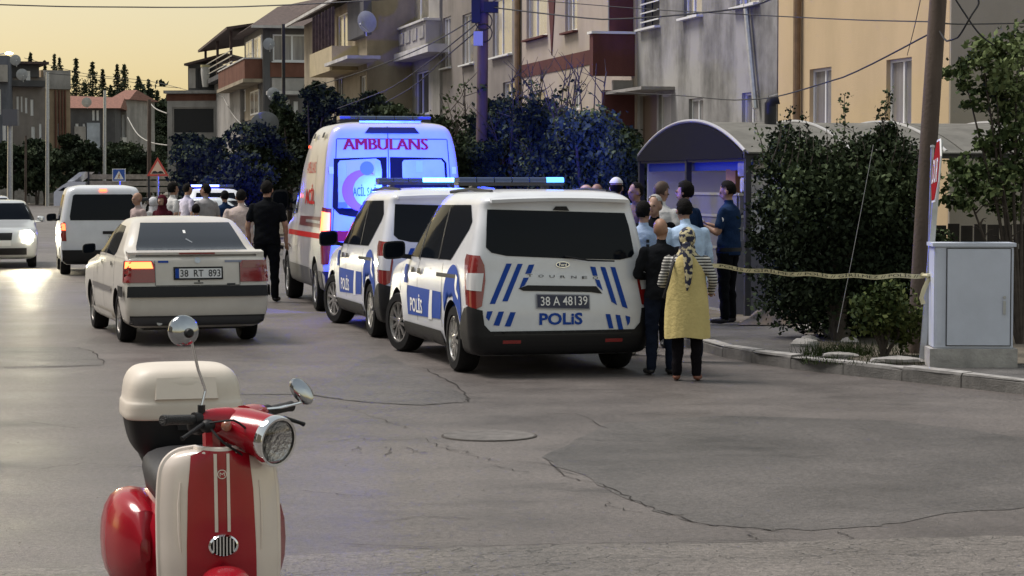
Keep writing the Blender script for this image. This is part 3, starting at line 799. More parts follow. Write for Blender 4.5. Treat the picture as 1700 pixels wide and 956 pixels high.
# satellite dishes
def dish(px, py, d, r, label, tilt=(.35, -.2), m=m_whitewash):
    t = thing('satellite_dish', label, 'satellite dish', at(px, py, d), 0, 'satellite dishes on the houses')
    Mx = Matrix.Rotation(R(90) + tilt[0], 3, 'X') @ Matrix.Rotation(0, 3, 'Z'); Mx = Matrix.Rotation(tilt[1], 3, 'Z') @ Mx
    b = MB(); b.lathe([(r * q, r * .25 * q * q) for q in (0, .3, .6, .85, 1)] + [(r * .99, r * .25 + .015), (r * .6, r * .1 + .015), (0, .015)], 24, M=Mx @ Matrix.Scale(-1, 3, (0, 0, 1)))
    b.build('dish', m, t, fix=True)
    f = Mx @ Vector((0, 0, r * .9))
    b = MB(); b.tube([Mx @ Vector((0, -r * .9, -r * .15)), f], .015, 6); b.build('arm', m_galv, t)
    b = MB(); b.ell(f, (.04, .04, .05)); b.build('receiver', m_galv, t)
    b = MB(); b.tube([Mx @ Vector((0, 0, -.02)), Vector((0, .3, -.05)), Vector((0, .35, -r * 1.2))], .025, 6); b.build('bracket', m_galv, t)
    return t
m_dish = mat('dish_grey', (.30, .32, .35), .55, var=.15, vs=3)
dish(607, 37, 80, .40, 'large grey satellite dish high on the dark wall of the tan house', (.3, -.5), m_dish)
dish(447, 73, 124, .34, 'small dish on the pier beside the white window', (.2, .4), m_dish)
dish(453, 158, 118, .4, 'grey dish above the white awning of the terrace house', (.3, -.4), m_dish)
dish(440, 210, 78, .52, 'widest dish, half hidden by the hedge before the terrace house', (.5, .3), m_dish)
dish(26, 100, 188, .46, 'dish on the roof hut next to the lit street lamp', (.2, .4), m_dish)
dish(37, 124, 188, .5, 'dish on the beige terrace parapet below the roof hut', (.2, .4), m_dish)
dish(144, 170, 223, .5, 'dish standing on the red tiled roof', (.2, .3), m_whitewash)

# unseen row across the street, added so the cars reflect houses, not sky
LS = Frame(0, 0, STREET + 180)
for i, (y_a, y_b, hh, wm) in enumerate(((-172, -152, 11, m_pale), (-151, -131, 11, m_mauve), (-130, -110, 11, m_tan), (-109, -89, 10.5, m_cream), (-88, -74, 9.2, m_mauve), (-73, -60, 8.4, m_tan), (-59, -46, 9.8, m_pale), (-45, -33, 8.8, m_cream), (-20, -8, 9.0, m_mauve), (-7, 5, 9.6, m_tan))):
    o0 = LS.wor(16.5, y_a); rt_ = thing('unseen_row_house', ['first pale', 'second mauve', 'third tan', 'fourth cream', 'fifth mauve', 'sixth tan', 'seventh pale', 'eighth cream', 'ninth mauve', 'last tan'][i] + ' rendered row house, unseen, added for the car reflections', 'building', (o0.x, o0.y, 0), LS.a, 'unseen row added across the street')
    Wd = y_b - y_a; ops = [(Wd * q - .6, Wd * q + .6, z, z + 1.3) for q in (.18, .5, .82) for z in (1.2, 4.1, 7.0) if z + 1.3 < hh]
    b = MB(); wall_mesh(b, Wd, hh, ops, 9); b.build('wall', wm, rt_, smooth=0)
    for o_ in ops: window(rt_, *o_, mull=(.5,))
# ------------------------------------------------------------------ vehicles
def catmull(P, sub):
    out = []
    n = len(P)
    for i in range(n - 1):
        p0, p1, p2, p3 = P[max(i - 1, 0)], P[i], P[i + 1], P[min(i + 2, n - 1)]
        for k in range(sub):
            t = k / sub
            row = []
            for a, b, c, d in zip(p0, p1, p2, p3):
                m1 = (c - a) * .5; m2 = (d - b) * .5
                # limit the tangents so the outline never overshoots
                lim = 1.5 * abs(c - b); m1 = max(-lim, min(lim, m1)); m2 = max(-lim, min(lim, m2))
                if (c - b) * m1 < 0: m1 = 0
                if (c - b) * m2 < 0: m2 = 0
                t2, t3 = t * t, t * t * t
                row.append((2 * t3 - 3 * t2 + 1) * b + (t3 - 2 * t2 + t) * m1 + (-2 * t3 + 3 * t2) * c + (t3 - t2) * m2)
            out.append(tuple(row))
    out.append(tuple(P[-1]))
    return out

def outline(z, yr, yf, hw, rr, rf, bul=.03, bulf=.08, hwf=None):
    hwf = hw if hwf is None else hwf
    rr = min(rr, hw * .95, (yf - yr) * .45); rf = min(rf, hwf * .95, (yf - yr) * .45)
    P = []
    n = 12
    for k in range(n):
        x = -(hw - rr) + 2 * (hw - rr) * k / n; P.append((x, yr + bul * (x / hw) ** 2))
    yb = yr + bul * ((hw - rr) / hw) ** 2
    for k in range(6):
        a = -PI / 2 + PI / 2 * k / 6; P.append((hw - rr + math.cos(a) * rr, yb + rr + math.sin(a) * rr))
    fb = bulf * ((hwf - rf) / hwf) ** 2
    y0, y1 = yb + rr, yf - fb - rf
    for k in range(30):
        t = k / 30; P.append((hw + (hwf - hw) * max(0, (t - .5) / .5) ** 2, y0 + (y1 - y0) * t))
    for k in range(6):
        a = PI / 2 * k / 6; P.append((hwf - rf + math.cos(a) * rf, y1 + math.sin(a) * rf))
    for k in range(n):
        x = (hwf - rf) - 2 * (hwf - rf) * k / n; P.append((x, yf - bulf * (x / hwf) ** 2))
    for k in range(6):
        a = PI / 2 + PI / 2 * k / 6; P.append((-(hwf - rf) + math.cos(a) * rf, y1 + math.sin(a) * rf))
    for k in range(30):
        t = 1 - k / 30; P.append((-(hw + (hwf - hw) * max(0, (t - .5) / .5) ** 2), y0 + (y1 - y0) * t))
    for k in range(6):
        a = PI + PI / 2 * k / 6; P.append((-(hw - rr) + math.cos(a) * rr, yb + rr + math.sin(a) * rr))
    return [(x, y, z) for x, y in P]

def stack_body(slices, wheels, wr, paint, sub=4, bul=.03, bulf=.08):
    """closed body from stacked plan outlines with the wheel arches cut out"""
    rows = catmull([s if len(s) == 7 else (*s, s[3]) for s in slices], sub)
    b = MB(); b.loft([outline(s[0], s[1], s[2], s[3], s[4], s[5], bul, bulf, s[6]) for s in rows])
    o = b.build('body', [paint, m_black_plastic], None, smooth=0, fix=True)
    cb = MB(); My = Matrix.Rotation(R(90), 3, 'Y')
    hwm = max(s[3] for s in slices)
    for (wy,) in [(w,) for w in wheels]:
        for sx in (-1, 1):
            cb.lathe([(wr, -.16), (wr, .16)], 28, M=My, c=(sx * hwm, wy, wr * .93))
    c = cb.build('cutter', [m_black_plastic, m_black_plastic], None, smooth=0, fix=True)
    c.data.polygons.foreach_set('material_index', [1] * len(c.data.polygons))
    md = o.modifiers.new('arches', 'BOOLEAN'); md.operation = 'DIFFERENCE'; md.object = c; md.solver = 'EXACT'
    me = mesh_arrays(o)
    bpy.data.objects.remove(o); bpy.data.objects.remove(c)
    me.name = 'body'
    for p in me.polygons: p.use_smooth = True
    me.set_sharp_from_angle(angle=R(40))
    return me

def wheel(parent, x, y, r, w, spokes=10, steer=0., rimm=None, rimr=.66):
    sx = 1 if x > 0 else -1
    M_ = Matrix.Rotation(R(90) * sx, 3, 'Y')
    b = MB()
    b.lathe([(r * .62, -w / 2), (r * .93, -w / 2), (r * .985, -w * .38), (r, -w * .2), (r, w * .2), (r * .985, w * .38), (r * .93, w / 2), (r * .70, w / 2 + .004), (r * .66, w * .42), (r * .62, w * .1)], 36, M=M_)
    o = b.build('wheel', m_rubber, parent); o.location = (x, y, r); o.rotation_euler = (0, 0, R(steer))
    b = MB(); rr = r * rimr
    b.lathe([(rr, w * .30), (rr * 1.02, w * .46), (rr * .95, w * .47), (rr * .90, w * .28), (rr * .86, w * .02), (0, w * .02)], 36, M=M_)
    b.m = [0] * len(b.f)
    for f_i in range(len(b.f)):
        if f_i >= 36 * 3: b.m[f_i] = 1
    for k in range(spokes):
        a = 2 * PI * k / spokes
        p0 = M_ @ Vector((math.cos(a) * rr * .12, math.sin(a) * rr * .12, w * .40)); p1 = M_ @ Vector((math.cos(a + .1) * rr * .93, math.sin(a + .1) * rr * .93, w * .40))
        b.bar(p0, p1, rr * .13, .02, up=(sx, 0, 0))
    b.lathe([(rr * .2, w * .35), (rr * .2, w * .47), (rr * .12, w * .5), (0, w * .5)], 16, M=M_)
    b.build('rim', [rimm or m_alloy, m_black_plastic], o)
    return o

def zc(ox, oy, sc):
    return lambda X, Y: (ox + X / sc, oy + Y / sc)

def mirror_part(parent, x, y, z, m, size=(.2, .12, .15)):
    sx = 1 if x > 0 else -1
    w_, dp, h_ = size; xc = x + sx * w_ * .5
    def ring(yy, q, qz):
        out = []
        for k in range(20):
            a = 2 * PI * k / 20; c_, s_ = math.cos(a), math.sin(a)
            out.append((xc + q * w_ * .52 * math.copysign(abs(c_) ** .5, c_), yy, z + qz * h_ * .5 * math.copysign(abs(s_) ** .5, s_) - .012 * sx * c_))
        return out
    b = MB(); b.loft([ring(y - dp * .45, .93, .92), ring(y - dp * .42, 1, 1), ring(y - dp * .1, .98, .96), ring(y + dp * .3, .8, .74), ring(y + dp * .5, .5, .42)])
    b.bar((x - sx * .08, y + .02, z - h_ * .4), (x + sx * .07, y, z - h_ * .3), .05, .05)
    o = b.build('mirror', m, parent)
    b = MB(); b.loft([ring(y - dp * .462, .85, .82), ring(y - dp * .468, .84, .81)]); b.build('mirror_glass', m_glass, o)  # dark glass colour stands for the dark reflection in the mirror
    return o

# ---- police van -------------------------------------------------------------
V1 = Frame(.505, 21.8, 14.8)
Z1 = zc(620, 260, 2.515)
def r1(X, Y): return V1.back(*Z1(X, Y), .03)
def s1(X, Y): return V1.side(*Z1(X, Y), -.915)
van_sl = [(.20, .22, 4.30, .78, .10, .4), (.24, .06, 4.40, .87, .12, .4), (.40, .0, 4.49, .915, .12, .45), (.62, .0, 4.50, .926, .12, .5, .90), (.84, .025, 4.46, .925, .12, .5, .88),
          (.96, .04, 4.30, .918, .12, .5, .86), (1.03, .05, 3.95, .91, .12, .5, .84), (1.09, .055, 3.55, .90, .12, .4, .84), (1.16, .06, 3.36, .885, .12, .35, .83), (1.42, .10, 2.98, .835, .12, .3, .77), (1.64, .145, 2.66, .785, .12, .3, .71),
          (1.725, .12, 2.5, .76, .14, .3, .68), (1.785, .20, 2.35, .70, .2, .3, .62), (1.82, .42, 2.15, .55, .25, .3, .48), (1.832, .85, 1.8, .25, .2, .2, .2)]

def police_van():
    t = thing('police_van', '-', 'police van')
    me = stack_body(van_sl, (.87, 3.625), .375, m_white, bul=.05)
    link('body', me, t); sk = Skin(me)
    P = lambda n, pts, md, m, **k: sk.patch(n, pts, md, m, t, **k)
    # rear glass, lamps, bumper
    P('rear_window', [r1(*q) for q in ((492, 221), (780, 228), (1066, 236), (1080, 290), (1097, 405), (1085, 420), (1035, 431), (800, 425), (560, 415), (500, 402), (478, 380), (484, 300))], 'rear', m_rear_glass, off=.007)
    bump_l = [(-.98, .56), (-.80, .60), (-.765, .50), (-.70, .44), (-.60, .425)]
    P('bumper', [(-.80, .22), (.80, .22), (.80, .455), (.77, .432), (.68, .412), (-.68, .412), (-.77, .432), (-.80, .455)], 'rear', m_black_plastic, off=.012, res=.05)
    for sd in ('left', 'right'):
        P('sill', [(1.30, .215), (3.22, .215), (3.22, .33), (3.15, .38), (1.34, .38), (1.30, .33)], sd, m_black_plastic, off=.012)
        P('front_bumper_corner', [(4.02, .215), (4.40, .22), (4.40, .50), (4.06, .48)], sd, m_black_plastic, off=.01)
        # side glazing
        P('door_window', [(2.55, 1.10), (3.36, 1.09), (3.18, 1.22), (2.60, 1.635), (2.52, 1.66)], sd, m_glass, off=.006)
        P('side_window', [(1.02, 1.12), (2.49, 1.10), (2.46, 1.66), (.62, 1.68), (.42, 1.52), (.48, 1.44)], sd, m_glass, off=.006)
        P('pillar_trim', [(2.485, 1.08), (2.545, 1.08), (2.515, 1.66), (2.465, 1.66)], sd, m_black_plastic, off=.010)
        P('pillar_trim', [(1.50, 1.11), (1.56, 1.11), (1.50, 1.66), (1.44, 1.66)], sd, m_black_plastic, off=.008)
        # blue livery
        P('blue_band', [(1.36, .50), (2.95, .46), (3.02, .70), (3.0, .78), (1.32, .78), (1.30, .66)], sd, m_blue_print, off=.005)
        P('blue_block', [(2.98, .80), (3.20, .80), (3.26, 1.0), (3.02, 1.0)], sd, m_blue_print, off=.005)
        arc = [(.83 + .40 * math.cos(a), .62 + .46 * math.sin(a)) for a in np.linspace(R(15), R(165), 14)]
        P('blue_swoosh', arc + [(.42, .66), (.45, .52)] + [(.83 + .40 * math.cos(a), .32 + .40 * math.sin(a)) for a in np.linspace(R(150), R(35), 10)], sd, m_blue_print, off=.007)
        P('white_swoosh', [(.60, .96), (.68, .99), (.70, .88), (.66, .80), (.55, .74), (.53, .78), (.62, .84)], sd, m_pale_print, off=.010)
        sk.text('lettering', 'POLİS', (2.50, .605), .62, .20, sd, m_pale_print, t, off=.010, bold=.02)
        P('white_slash', [(1.75, .47), (1.92, .47), (1.82, .78), (1.70, .78)], sd, m_pale_print, off=.008)
        # handles, slide rail, crease
        P('door_handle', [(2.63, .925), (2.80, .925), (2.80, .985), (2.63, .985)], sd, m_black_plastic, off=.016)
        P('door_handle', [(2.28, .925), (2.45, .925), (2.45, .985), (2.28, .985)], sd, m_black_plastic, off=.016)
        P('slide_rail', [(.62, .945), (1.55, .935), (1.55, .975), (.62, .985)], sd, m_black_plastic, off=.008)
        for yy in (1.30, 2.46, 3.42):
            P('door_gap', [(yy, .42), (yy + .012, .42), (yy + .012, 1.08), (yy, 1.08)], sd, m_black_print, off=.004, res=.1)
        sx = -1 if sd == 'left' else 1; cm = (sx, .905, .06)
        P('bumper_corner', [(-.34, .225), (.26, .225), (.26, .413), (.155, .44), (.10, .52), (.085, .66), (-.06, .70), (-.17, .67), (-.27, .57), (-.34, .42)], cm, m_black_plastic, off=.014, res=.035)
        tl = P('tail_lamp', [(-.115, .715), (.03, .675), (.078, .70), (.088, .95), (.07, 1.10), (.03, 1.19), (-.20, 1.20), (-.225, 1.14), (-.17, .98)], cm, m_red_lamp, off=.013, res=.03)
        sk.patch('lens', [(-.10, .86), (.065, .845), (.07, 1.02), (-.135, 1.02)], cm, m_clear_lamp, tl, off=.017, res=.03)
    for sx in (-1, 1):
        P('reflector', [(sx * .52 - .09, .335), (sx * .52 + .09, .335), (sx * .52 + .09, .368), (sx * .52 - .09, .368)], 'rear', m_red_lamp, off=.017)
    # rear livery, measured on the tailgate
    for q in ([(560, 447), (582, 447), (508, 615), (486, 615)], [(606, 448), (627, 448), (560, 604), (538, 604)], [(652, 452), (675, 450), (660, 488), (636, 490)], [(628, 506), (651, 505), (632, 538), (610, 550)],
              [(908, 459), (930, 461), (938, 498), (918, 497)], [(926, 512), (945, 515), (958, 560), (935, 540)], [(951, 460), (972, 462), (1016, 620), (993, 605)], [(994, 461), (1014, 462), (1061, 634), (1038, 626)],
              [(475, 646), (498, 645), (482, 686), (470, 672)], [(522, 647), (544, 646), (524, 706), (500, 704)], [(570, 649), (592, 649), (570, 709), (546, 708)],
              [(966, 656), (986, 657), (1000, 717), (980, 716)], [(1008, 659), (1028, 661), (1042, 722), (1021, 721)], [(1050, 663), (1071, 668), (1070, 690), (1060, 706)]):
        P('blue_stripe', [r1(*p) for p in q], 'rear', m_blue_print, off=.006)
    P('handle_recess', [r1(*q) for q in ((606, 550), (645, 537), (930, 541), (955, 572), (905, 565), (690, 561), (625, 560))], 'rear', m_black_plastic, off=.010)
    pl = P('number_plate', [r1(*q) for q in ((676, 572), (900, 576), (900, 638), (676, 634))], 'rear', mat('plate_frame', (.25, .26, .3), .4), off=.016)
    sk.patch('plate_face', [r1(*q) for q in ((681, 577), (895, 580), (895, 633), (681, 629))], 'rear', mat('police_plate_blue', (.008, .012, .05), .35), pl, off=.020)
    c = r1(792, 602); sk.text('plate_number', '38 A 48139', c, .475, .088, 'rear', m_pale_print, pl, off=.024, bold=.006)
    c = r1(779, 676); sk.text('lettering', 'POLiS', c, .44, .118, 'rear', m_blue_print, t, off=.009, bold=.03)
    c0, c1 = r1(655, 497), r1(928, 506)
    for k, ch in enumerate('TOURNEO'):
        sk.text('model_letter', ch, (c0[0] + (c1[0] - c0[0]) * k / 6, c0[1] + (c1[1] - c0[1]) * k / 6), .052, .026, 'rear', m_black_print, t, off=.010)
    c = r1(792, 451)
    def oval(rx, rz): return [(c[0] + rx * math.cos(a), c[1] + rz * math.sin(a)) for a in np.linspace(0, 2 * PI, 28, endpoint=False)]
    bd = P('badge', oval(.070, .030), 'rear', m_chrome, off=.012)
    sk.patch('badge_face', oval(.062, .024), 'rear', mat('badge_blue', (.01, .03, .12), .25), bd, off=.016)
    sk.text('badge_script', 'Ford', c, .075, .028, 'rear', m_chrome, bd, off=.019)
    P('high_brake_lamp', [r1(*q) for q in ((760, 224), (772, 207), (818, 207), (830, 227))], 'rear', m_black_plastic, off=.012)
    P('tailgate_gap', [(-.70, .415), (.70, .415), (.70, .425), (-.70, .425)], 'rear', m_black_print, off=.015)
    b = MB(); b.tube([(0.02, .02, 1.18), (.25, -.005, 1.14), (.52, .0, 1.13)], [.012, .010, .008], 6); b.build('wiper', m_black_plastic, t)
    # roof spoiler lip
    b = MB(); b.loft([[(x, .10 - .02 * (1 - abs(x) / .72) , 1.752 - .02 * (x / .72) ** 2), (x, .30, 1.80 - .04 * (x / .72) ** 2), (x, .30, 1.775 - .05 * (x / .72) ** 2), (x, .11 - .02 * (1 - abs(x) / .72), 1.72 - .02 * (x / .72) ** 2)] for x in np.linspace(-.70, .70, 15)])
    b.build('spoiler', m_white, t)
    for sx in (-1, 1):
        b = MB(); b.tube([(sx * .60, .5, 1.812), (sx * .62, 1.3, 1.835), (sx * .60, 2.25, 1.80)], .018, 6); b.build('roof_rail', m_black_plastic, t)
    # windscreen, headlamps and grille at the front end
    P('windscreen', [(-.66, 1.15), (.66, 1.15), (.56, 1.62), (-.56, 1.62)], 'front', m_glass, off=.008)
    P('grille', [(-.5, .45), (.5, .45), (.55, .62), (-.55, .62)], 'front', m_black_plastic, off=.01)
    for sx in (-1, 1): P('headlamp', [(sx * q[0], q[1]) for q in ((.45, .68), (.82, .70), (.84, .84), (.5, .80))], 'front', m_clear_lamp, off=.01)
    for sx in (-1, 1): mirror_part(t, sx * .93, 3.12, 1.16, m_black_plastic, (.24, .12, .20))
    for wy in (.87, 3.625):
        for sx in (-1, 1): wheel(t, sx * .80, wy, .335, .215, 10, 14 if wy > 2 else 0)
    return t

m_bar_base = mat('light_bar_base', (.03, .03, .04), .4)
m_lens_off = mat('unlit_blue_lens', (.035, .055, .13), .2, coat=.4)
def blue_lit(n, s, col=(.05, .25, 1.)): return mat(n, (.1, .2, .9), .2, emit=col, es=s)

def light_bar(t, y, z, w, lits, lens_mats, power=0., lamp_x=0., n=6, d=.26, col=(.012, .045, 1.)):
    root = MB(); root.box((0, y, z), (w, d * .8, .035))
    for sx in (-1, 1): root.box((sx * w * .34, y, z - .035), (.06, d * .5, .05))
    lb = root.build('light_bar', m_bar_base, t, smooth=0)
    for k in range(n):
        x = -w / 2 + w * (k + .5) / n
        b = MB(); ww = w / n - .012
        b.loft([[(x - ww / 2, y - d / 2 * q, zz), (x + ww / 2, y - d / 2 * q, zz), (x + ww / 2, y + d / 2 * q, zz), (x - ww / 2, y + d / 2 * q, zz)] for q, zz in ((.95, z + .018), (1, z + .03), (.92, z + .062), (.78, z + .072))])
        b.build('lens', lens_mats if k in lits else m_lens_off, lb, smooth=0)
    if power:
        for kind, en in (('SPOT', power), ('POINT', power * .08)):      # the lenses throw most of their light ahead, level
            l = bpy.data.lights.new('beacon_light', kind); l.energy = en; l.color = col; l.shadow_soft_size = .12
            o = bpy.data.objects.new('beacon_light', l); COL.objects.link(o); o.parent = t; o.location = (lamp_x, y + .05, z + .20)
            if kind == 'SPOT': l.spot_size = R(80); l.spot_blend = .5; o.rotation_euler = (R(90), 0, 0)
    return lb

v1 = police_van()
v2 = copy_tree(v1)
v1.location = V1.o; v1.rotation_euler = (0, 0, V1.a)
v1['label'] = 'white and blue police van seen from behind, nearest, plate 38 A 48139'
V2 = Frame(-.655, 26.75, 14.2)
v2.location = V2.o; v2.rotation_euler = (0, 0, V2.a)
v2['label'] = 'white and blue police van parked between the nearer police van and the ambulance'
for v in (v1, v2): v['group'] = 'police vans parked in a row'
light_bar(v1, 2.1, 1.885, 1.16, (5,), blue_lit('lit_blue_lens', 1.3, (.05, .22, 1.)), 12, .5)
light_bar(v2, 2.1, 1.885, 1.16, (3, 4, 5), blue_lit('lit_cyan_lens', 1.6, (.12, .50, 1.)), 1300, .3)

# ---- ambulance --------------------------------------------------------------
V3 = Frame(-1.70, 32.1, 12.0)
Z3 = zc(440, 160, 2.389)
def r3(X, Y): return V3.back(*Z3(X, Y), .05)
amb_sl = [(.30, .15, 5.7, .90, .08, .4), (.36, .02, 5.82, .98, .08, .4), (.60, .0, 5.92, 1.02, .08, .5), (.95, .01, 5.95, 1.03, .08, .6, 1.0), (1.12, .015, 5.85, 1.03, .08, .6, .98), (1.24, .02, 5.45, 1.028, .08, .5, .96),
          (1.33, .025, 4.95, 1.02, .08, .45, .95), (1.42, .03, 4.75, 1.01, .08, .4, .94), (1.9, .06, 4.25, .985, .09, .4, .90), (2.25, .09, 3.95, .955, .10, .45, .86), (2.5, .13, 3.75, .915, .12, .5, .80), (2.66, .17, 3.55, .86, .15, .5, .74), (2.74, .27, 3.3, .76, .2, .5, .62), (2.775, .5, 2.9, .55, .2, .4, .4)]
am = thing('ambulance', 'tall white ambulance with red lettering on its rear doors, lit blue', 'ambulance', V3.o, V3.a)
m_amb = mat('shaded_ambulance_paint', (.46, .45, .47), .32, coat=.5, var=.08, vs=2)  # white paint darkened so its colour carries the shaded side
me = stack_body(amb_sl, (1.05, 4.80), .42, m_amb, bul=.04)
link('body', me, am); sk = Skin(me)
P = lambda n, pts, md, m, par=am, **k: sk.patch(n, pts, md, m, par, **k)
# rear doors: tinted glass with a lighter printed pane
def rz(pts): return [r3(*p) for p in pts]
wl = P('rear_window', rz([(275, 246), (484, 240), (484, 480), (350, 478), (296, 468), (268, 440)]), 'rear', m_rear_glass, off=.006)
wr_ = P('rear_window', rz([(497, 240), (706, 244), (722, 262), (730, 440), (705, 478), (497, 480)]), 'rear', m_rear_glass, off=.006)
m_print_pane = mat('frosted_print', (.42, .44, .48), .25, coat=.5, var=.08, vs=4)
fp = sk.patch('printed_pane', rz([(300, 254), (440, 246), (458, 256), (464, 290), (462, 445), (300, 442), (291, 430), (291, 265)]), 'rear', m_print_pane, wl, off=.010)
sk.patch('printed_pane', rz([(552, 252), (700, 250), (712, 264), (716, 330), (552, 330), (545, 318), (545, 262)]), 'rear', m_print_pane, wr_, off=.010)
sk.patch('yellow_notice', rz([(325, 256), (437, 253), (437, 314), (325, 316)]), 'rear', mat('yellow_print', (.5, .42, .12), .5), fp, off=.013)
sk.patch('notice', rz([(600, 256), (626, 256), (626, 300), (600, 300)]), 'rear', mat('pale_green_notice', (.45, .5, .3), .5), wr_, off=.013)
cc = r3(388, 374); rad = .30
def arcp(c, r_, a0, a1, n=24): return [(c[0] + r_ * math.cos(a), c[1] + r_ * math.sin(a)) for a in np.linspace(R(a0), R(a1), n)]
m_mag = mat('magenta_print', (.45, .03, .12), .4)
outer = arcp(cc, rad, 62, 298); c2 = (cc[0] + .10, cc[1]); inner = arcp(c2, rad * .78, 300, 60 + 0)[::1]
inner = [(c2[0] + rad * .80 * math.cos(a), c2[1] + rad * .80 * math.sin(a)) for a in np.linspace(R(285), R(75), 24)]
sk.patch('crescent', outer + inner, 'rear', m_mag, fp, off=.014)
c = r3(412, 372); sk.text('lettering', 'ACİL SAĞLIK', c, .46, .17, 'rear', mat('dark_blue_print', (.012, .03, .14), .4), fp, off=.017, bold=.015)
sk.patch('notice', rz([(290, 420), (327, 418), (327, 441), (290, 443)]), 'rear', mat('grey_print', (.14, .16, .2), .5), fp, off=.013)
hd = arcp(r3(405, 285), .10, 0, 360, 18)[:-1]; sk.patch('printed_head', hd, 'rear', mat('grey_print', (.14, .16, .2), .5), fp, off=.0165)
c = r3(482, 189); wa_ = r3(652, 189)[0] - r3(313, 189)[0]
for dx in (-.011, .0, .011): sk.text('lettering', 'AMBULANS', (c[0] + dx, c[1]), wa_ - .02, .165, 'rear', m_red_print, am, off=.008 + .001 * (dx > 0) + .002 * (dx < 0))
P('door_gap', rz([(489, 100), (492, 100), (492, 700), (489, 700)]), 'rear', m_black_print, off=.008)
for sx in (-1, 1):
    P('door_gap', [(sx * .80, 2.52), (sx * .812, 2.52), (sx * .90, 1.0), (sx * .888, 1.0)], 'rear', m_black_print, off=.004)
    P('hinge', [(sx * .86, 2.02), (sx * .92, 2.02), (sx * .92, 2.12), (sx * .86, 2.12)], 'rear', m_white, off=.03)
P('door_gap', [(-.80, 2.515), (.80, 2.515), (.80, 2.528), (-.80, 2.528)], 'rear', m_black_print, off=.004)
P('high_brake_lamp', [(-.40, 2.60), (-.33, 2.685), (.33, 2.685), (.40, 2.60)], 'rear', m_black_plastic, off=.02)
P('bumper', [(-1.02, .34), (1.02, .34), (1.02, .62), (-1.02, .62)], 'rear', m_black_plastic, off=.03)
P('red_band', [(-1.02, 1.05), (1.02, 1.05), (1.02, 1.2), (-1.02, 1.2)], 'rear', m_red_print, off=.004)
for sx in (-1, 1):
    tl = P('tail_lamp', [(-.10, .72), (.06, .72), (.085, 1.0), (.075, 1.52), (-.08, 1.54), (-.11, 1.2)], (sx, 1.0, .06), m_red_lamp, off=.014, res=.05)
    if sx < 0: sk.patch('lit_lens', [(-.085, 1.20), (.065, 1.20), (.062, 1.46), (-.07, 1.48)], (sx, 1.0, .06), m_orange_lit, tl, off=.02, res=.05)
for sd in ('left', 'right'):
    P('lower_cladding', [(.2, .34), (5.6, .34), (5.6, .52), (5.3, .62), (1.6, .62), (1.5, .60), (.2, .62)], sd, mat('grey_cladding', (.06, .06, .065), .55), off=.012, res=.12)
    P('red_band', [(.2, 1.08), (4.6, 1.06), (4.6, 1.14), (.2, 1.16)], sd, m_red_print, off=.005)
    P('dark_rail', [(.25, 1.24), (2.9, 1.24), (2.9, 1.38), (.25, 1.40)], sd, mat('dark_red_print', (.10, .02, .025), .4), off=.007)
    P('slide_rail', [(.3, 1.30), (2.0, 1.30), (2.0, 1.34), (.3, 1.34)], sd, m_galv, off=.014)
    # red lettering block, too slanted to read: separate strokes
    for (yc, zc_, w_, h_) in ((1.75, 2.12, 1.1, .17), (1.75, 1.72, 1.2, .30)):
        sk.text('lettering', 'ACİL' if h_ > .2 else 'AMBULANS', (yc, zc_), w_, h_, sd, m_red_print, am, off=.008, bold=.03 if h_ > .2 else 0.)
    P('door_window', [(3.55, 1.42), (4.62, 1.38), (4.2, 1.95), (3.9, 2.08), (3.55, 2.08)], sd, m_glass, off=.008)
    for yy in (1.15, 3.40): P('door_gap', [(yy, .62), (yy + .014, .62), (yy + .014, 2.3), (yy, 2.3)], sd, m_black_print, off=.004)
    for yy in (.55, 1.6): P('marker_lamp', [(yy, 2.545), (yy + .28, 2.545), (yy + .24, 2.62), (yy + .04, 2.62)], sd, m_black_plastic, off=.03)
    P('marker_lamp', [(2.5, 2.42), (2.62, 2.42), (2.62, 2.46), (2.5, 2.46)], sd, m_red_lit if sd == 'left' else m_red_lamp, off=.02)
    P('marker_lamp', [(2.9, 1.66), (2.98, 1.66), (2.98, 1.72), (2.9, 1.72)], sd, m_orange_lit if sd == 'left' else m_red_lamp, off=.02)
P('windscreen', [(-.82, 1.42), (.82, 1.42), (.7, 2.05), (-.7, 2.05)], 'front', m_glass, off=.008)
for sx in (-1, 1): mirror_part(am, sx * 1.05, 4.35, 1.6, m_black_plastic, (.26, .13, .36))
for wy in (1.05, 4.80):
    for sx in (-1, 1): wheel(am, sx * .90, wy, .36, .24, 8, 0, mat('steel_rim', (.3, .3, .31), .5, metal=.6))
light_bar(am, .95, 2.80, 1.36, (), m_lens_off, n=5, d=.36)
b = MB(); b.box((0, .35, 2.775), (.9, .03, .03)); b.build('roof_trim', m_galv, am, smooth=0)

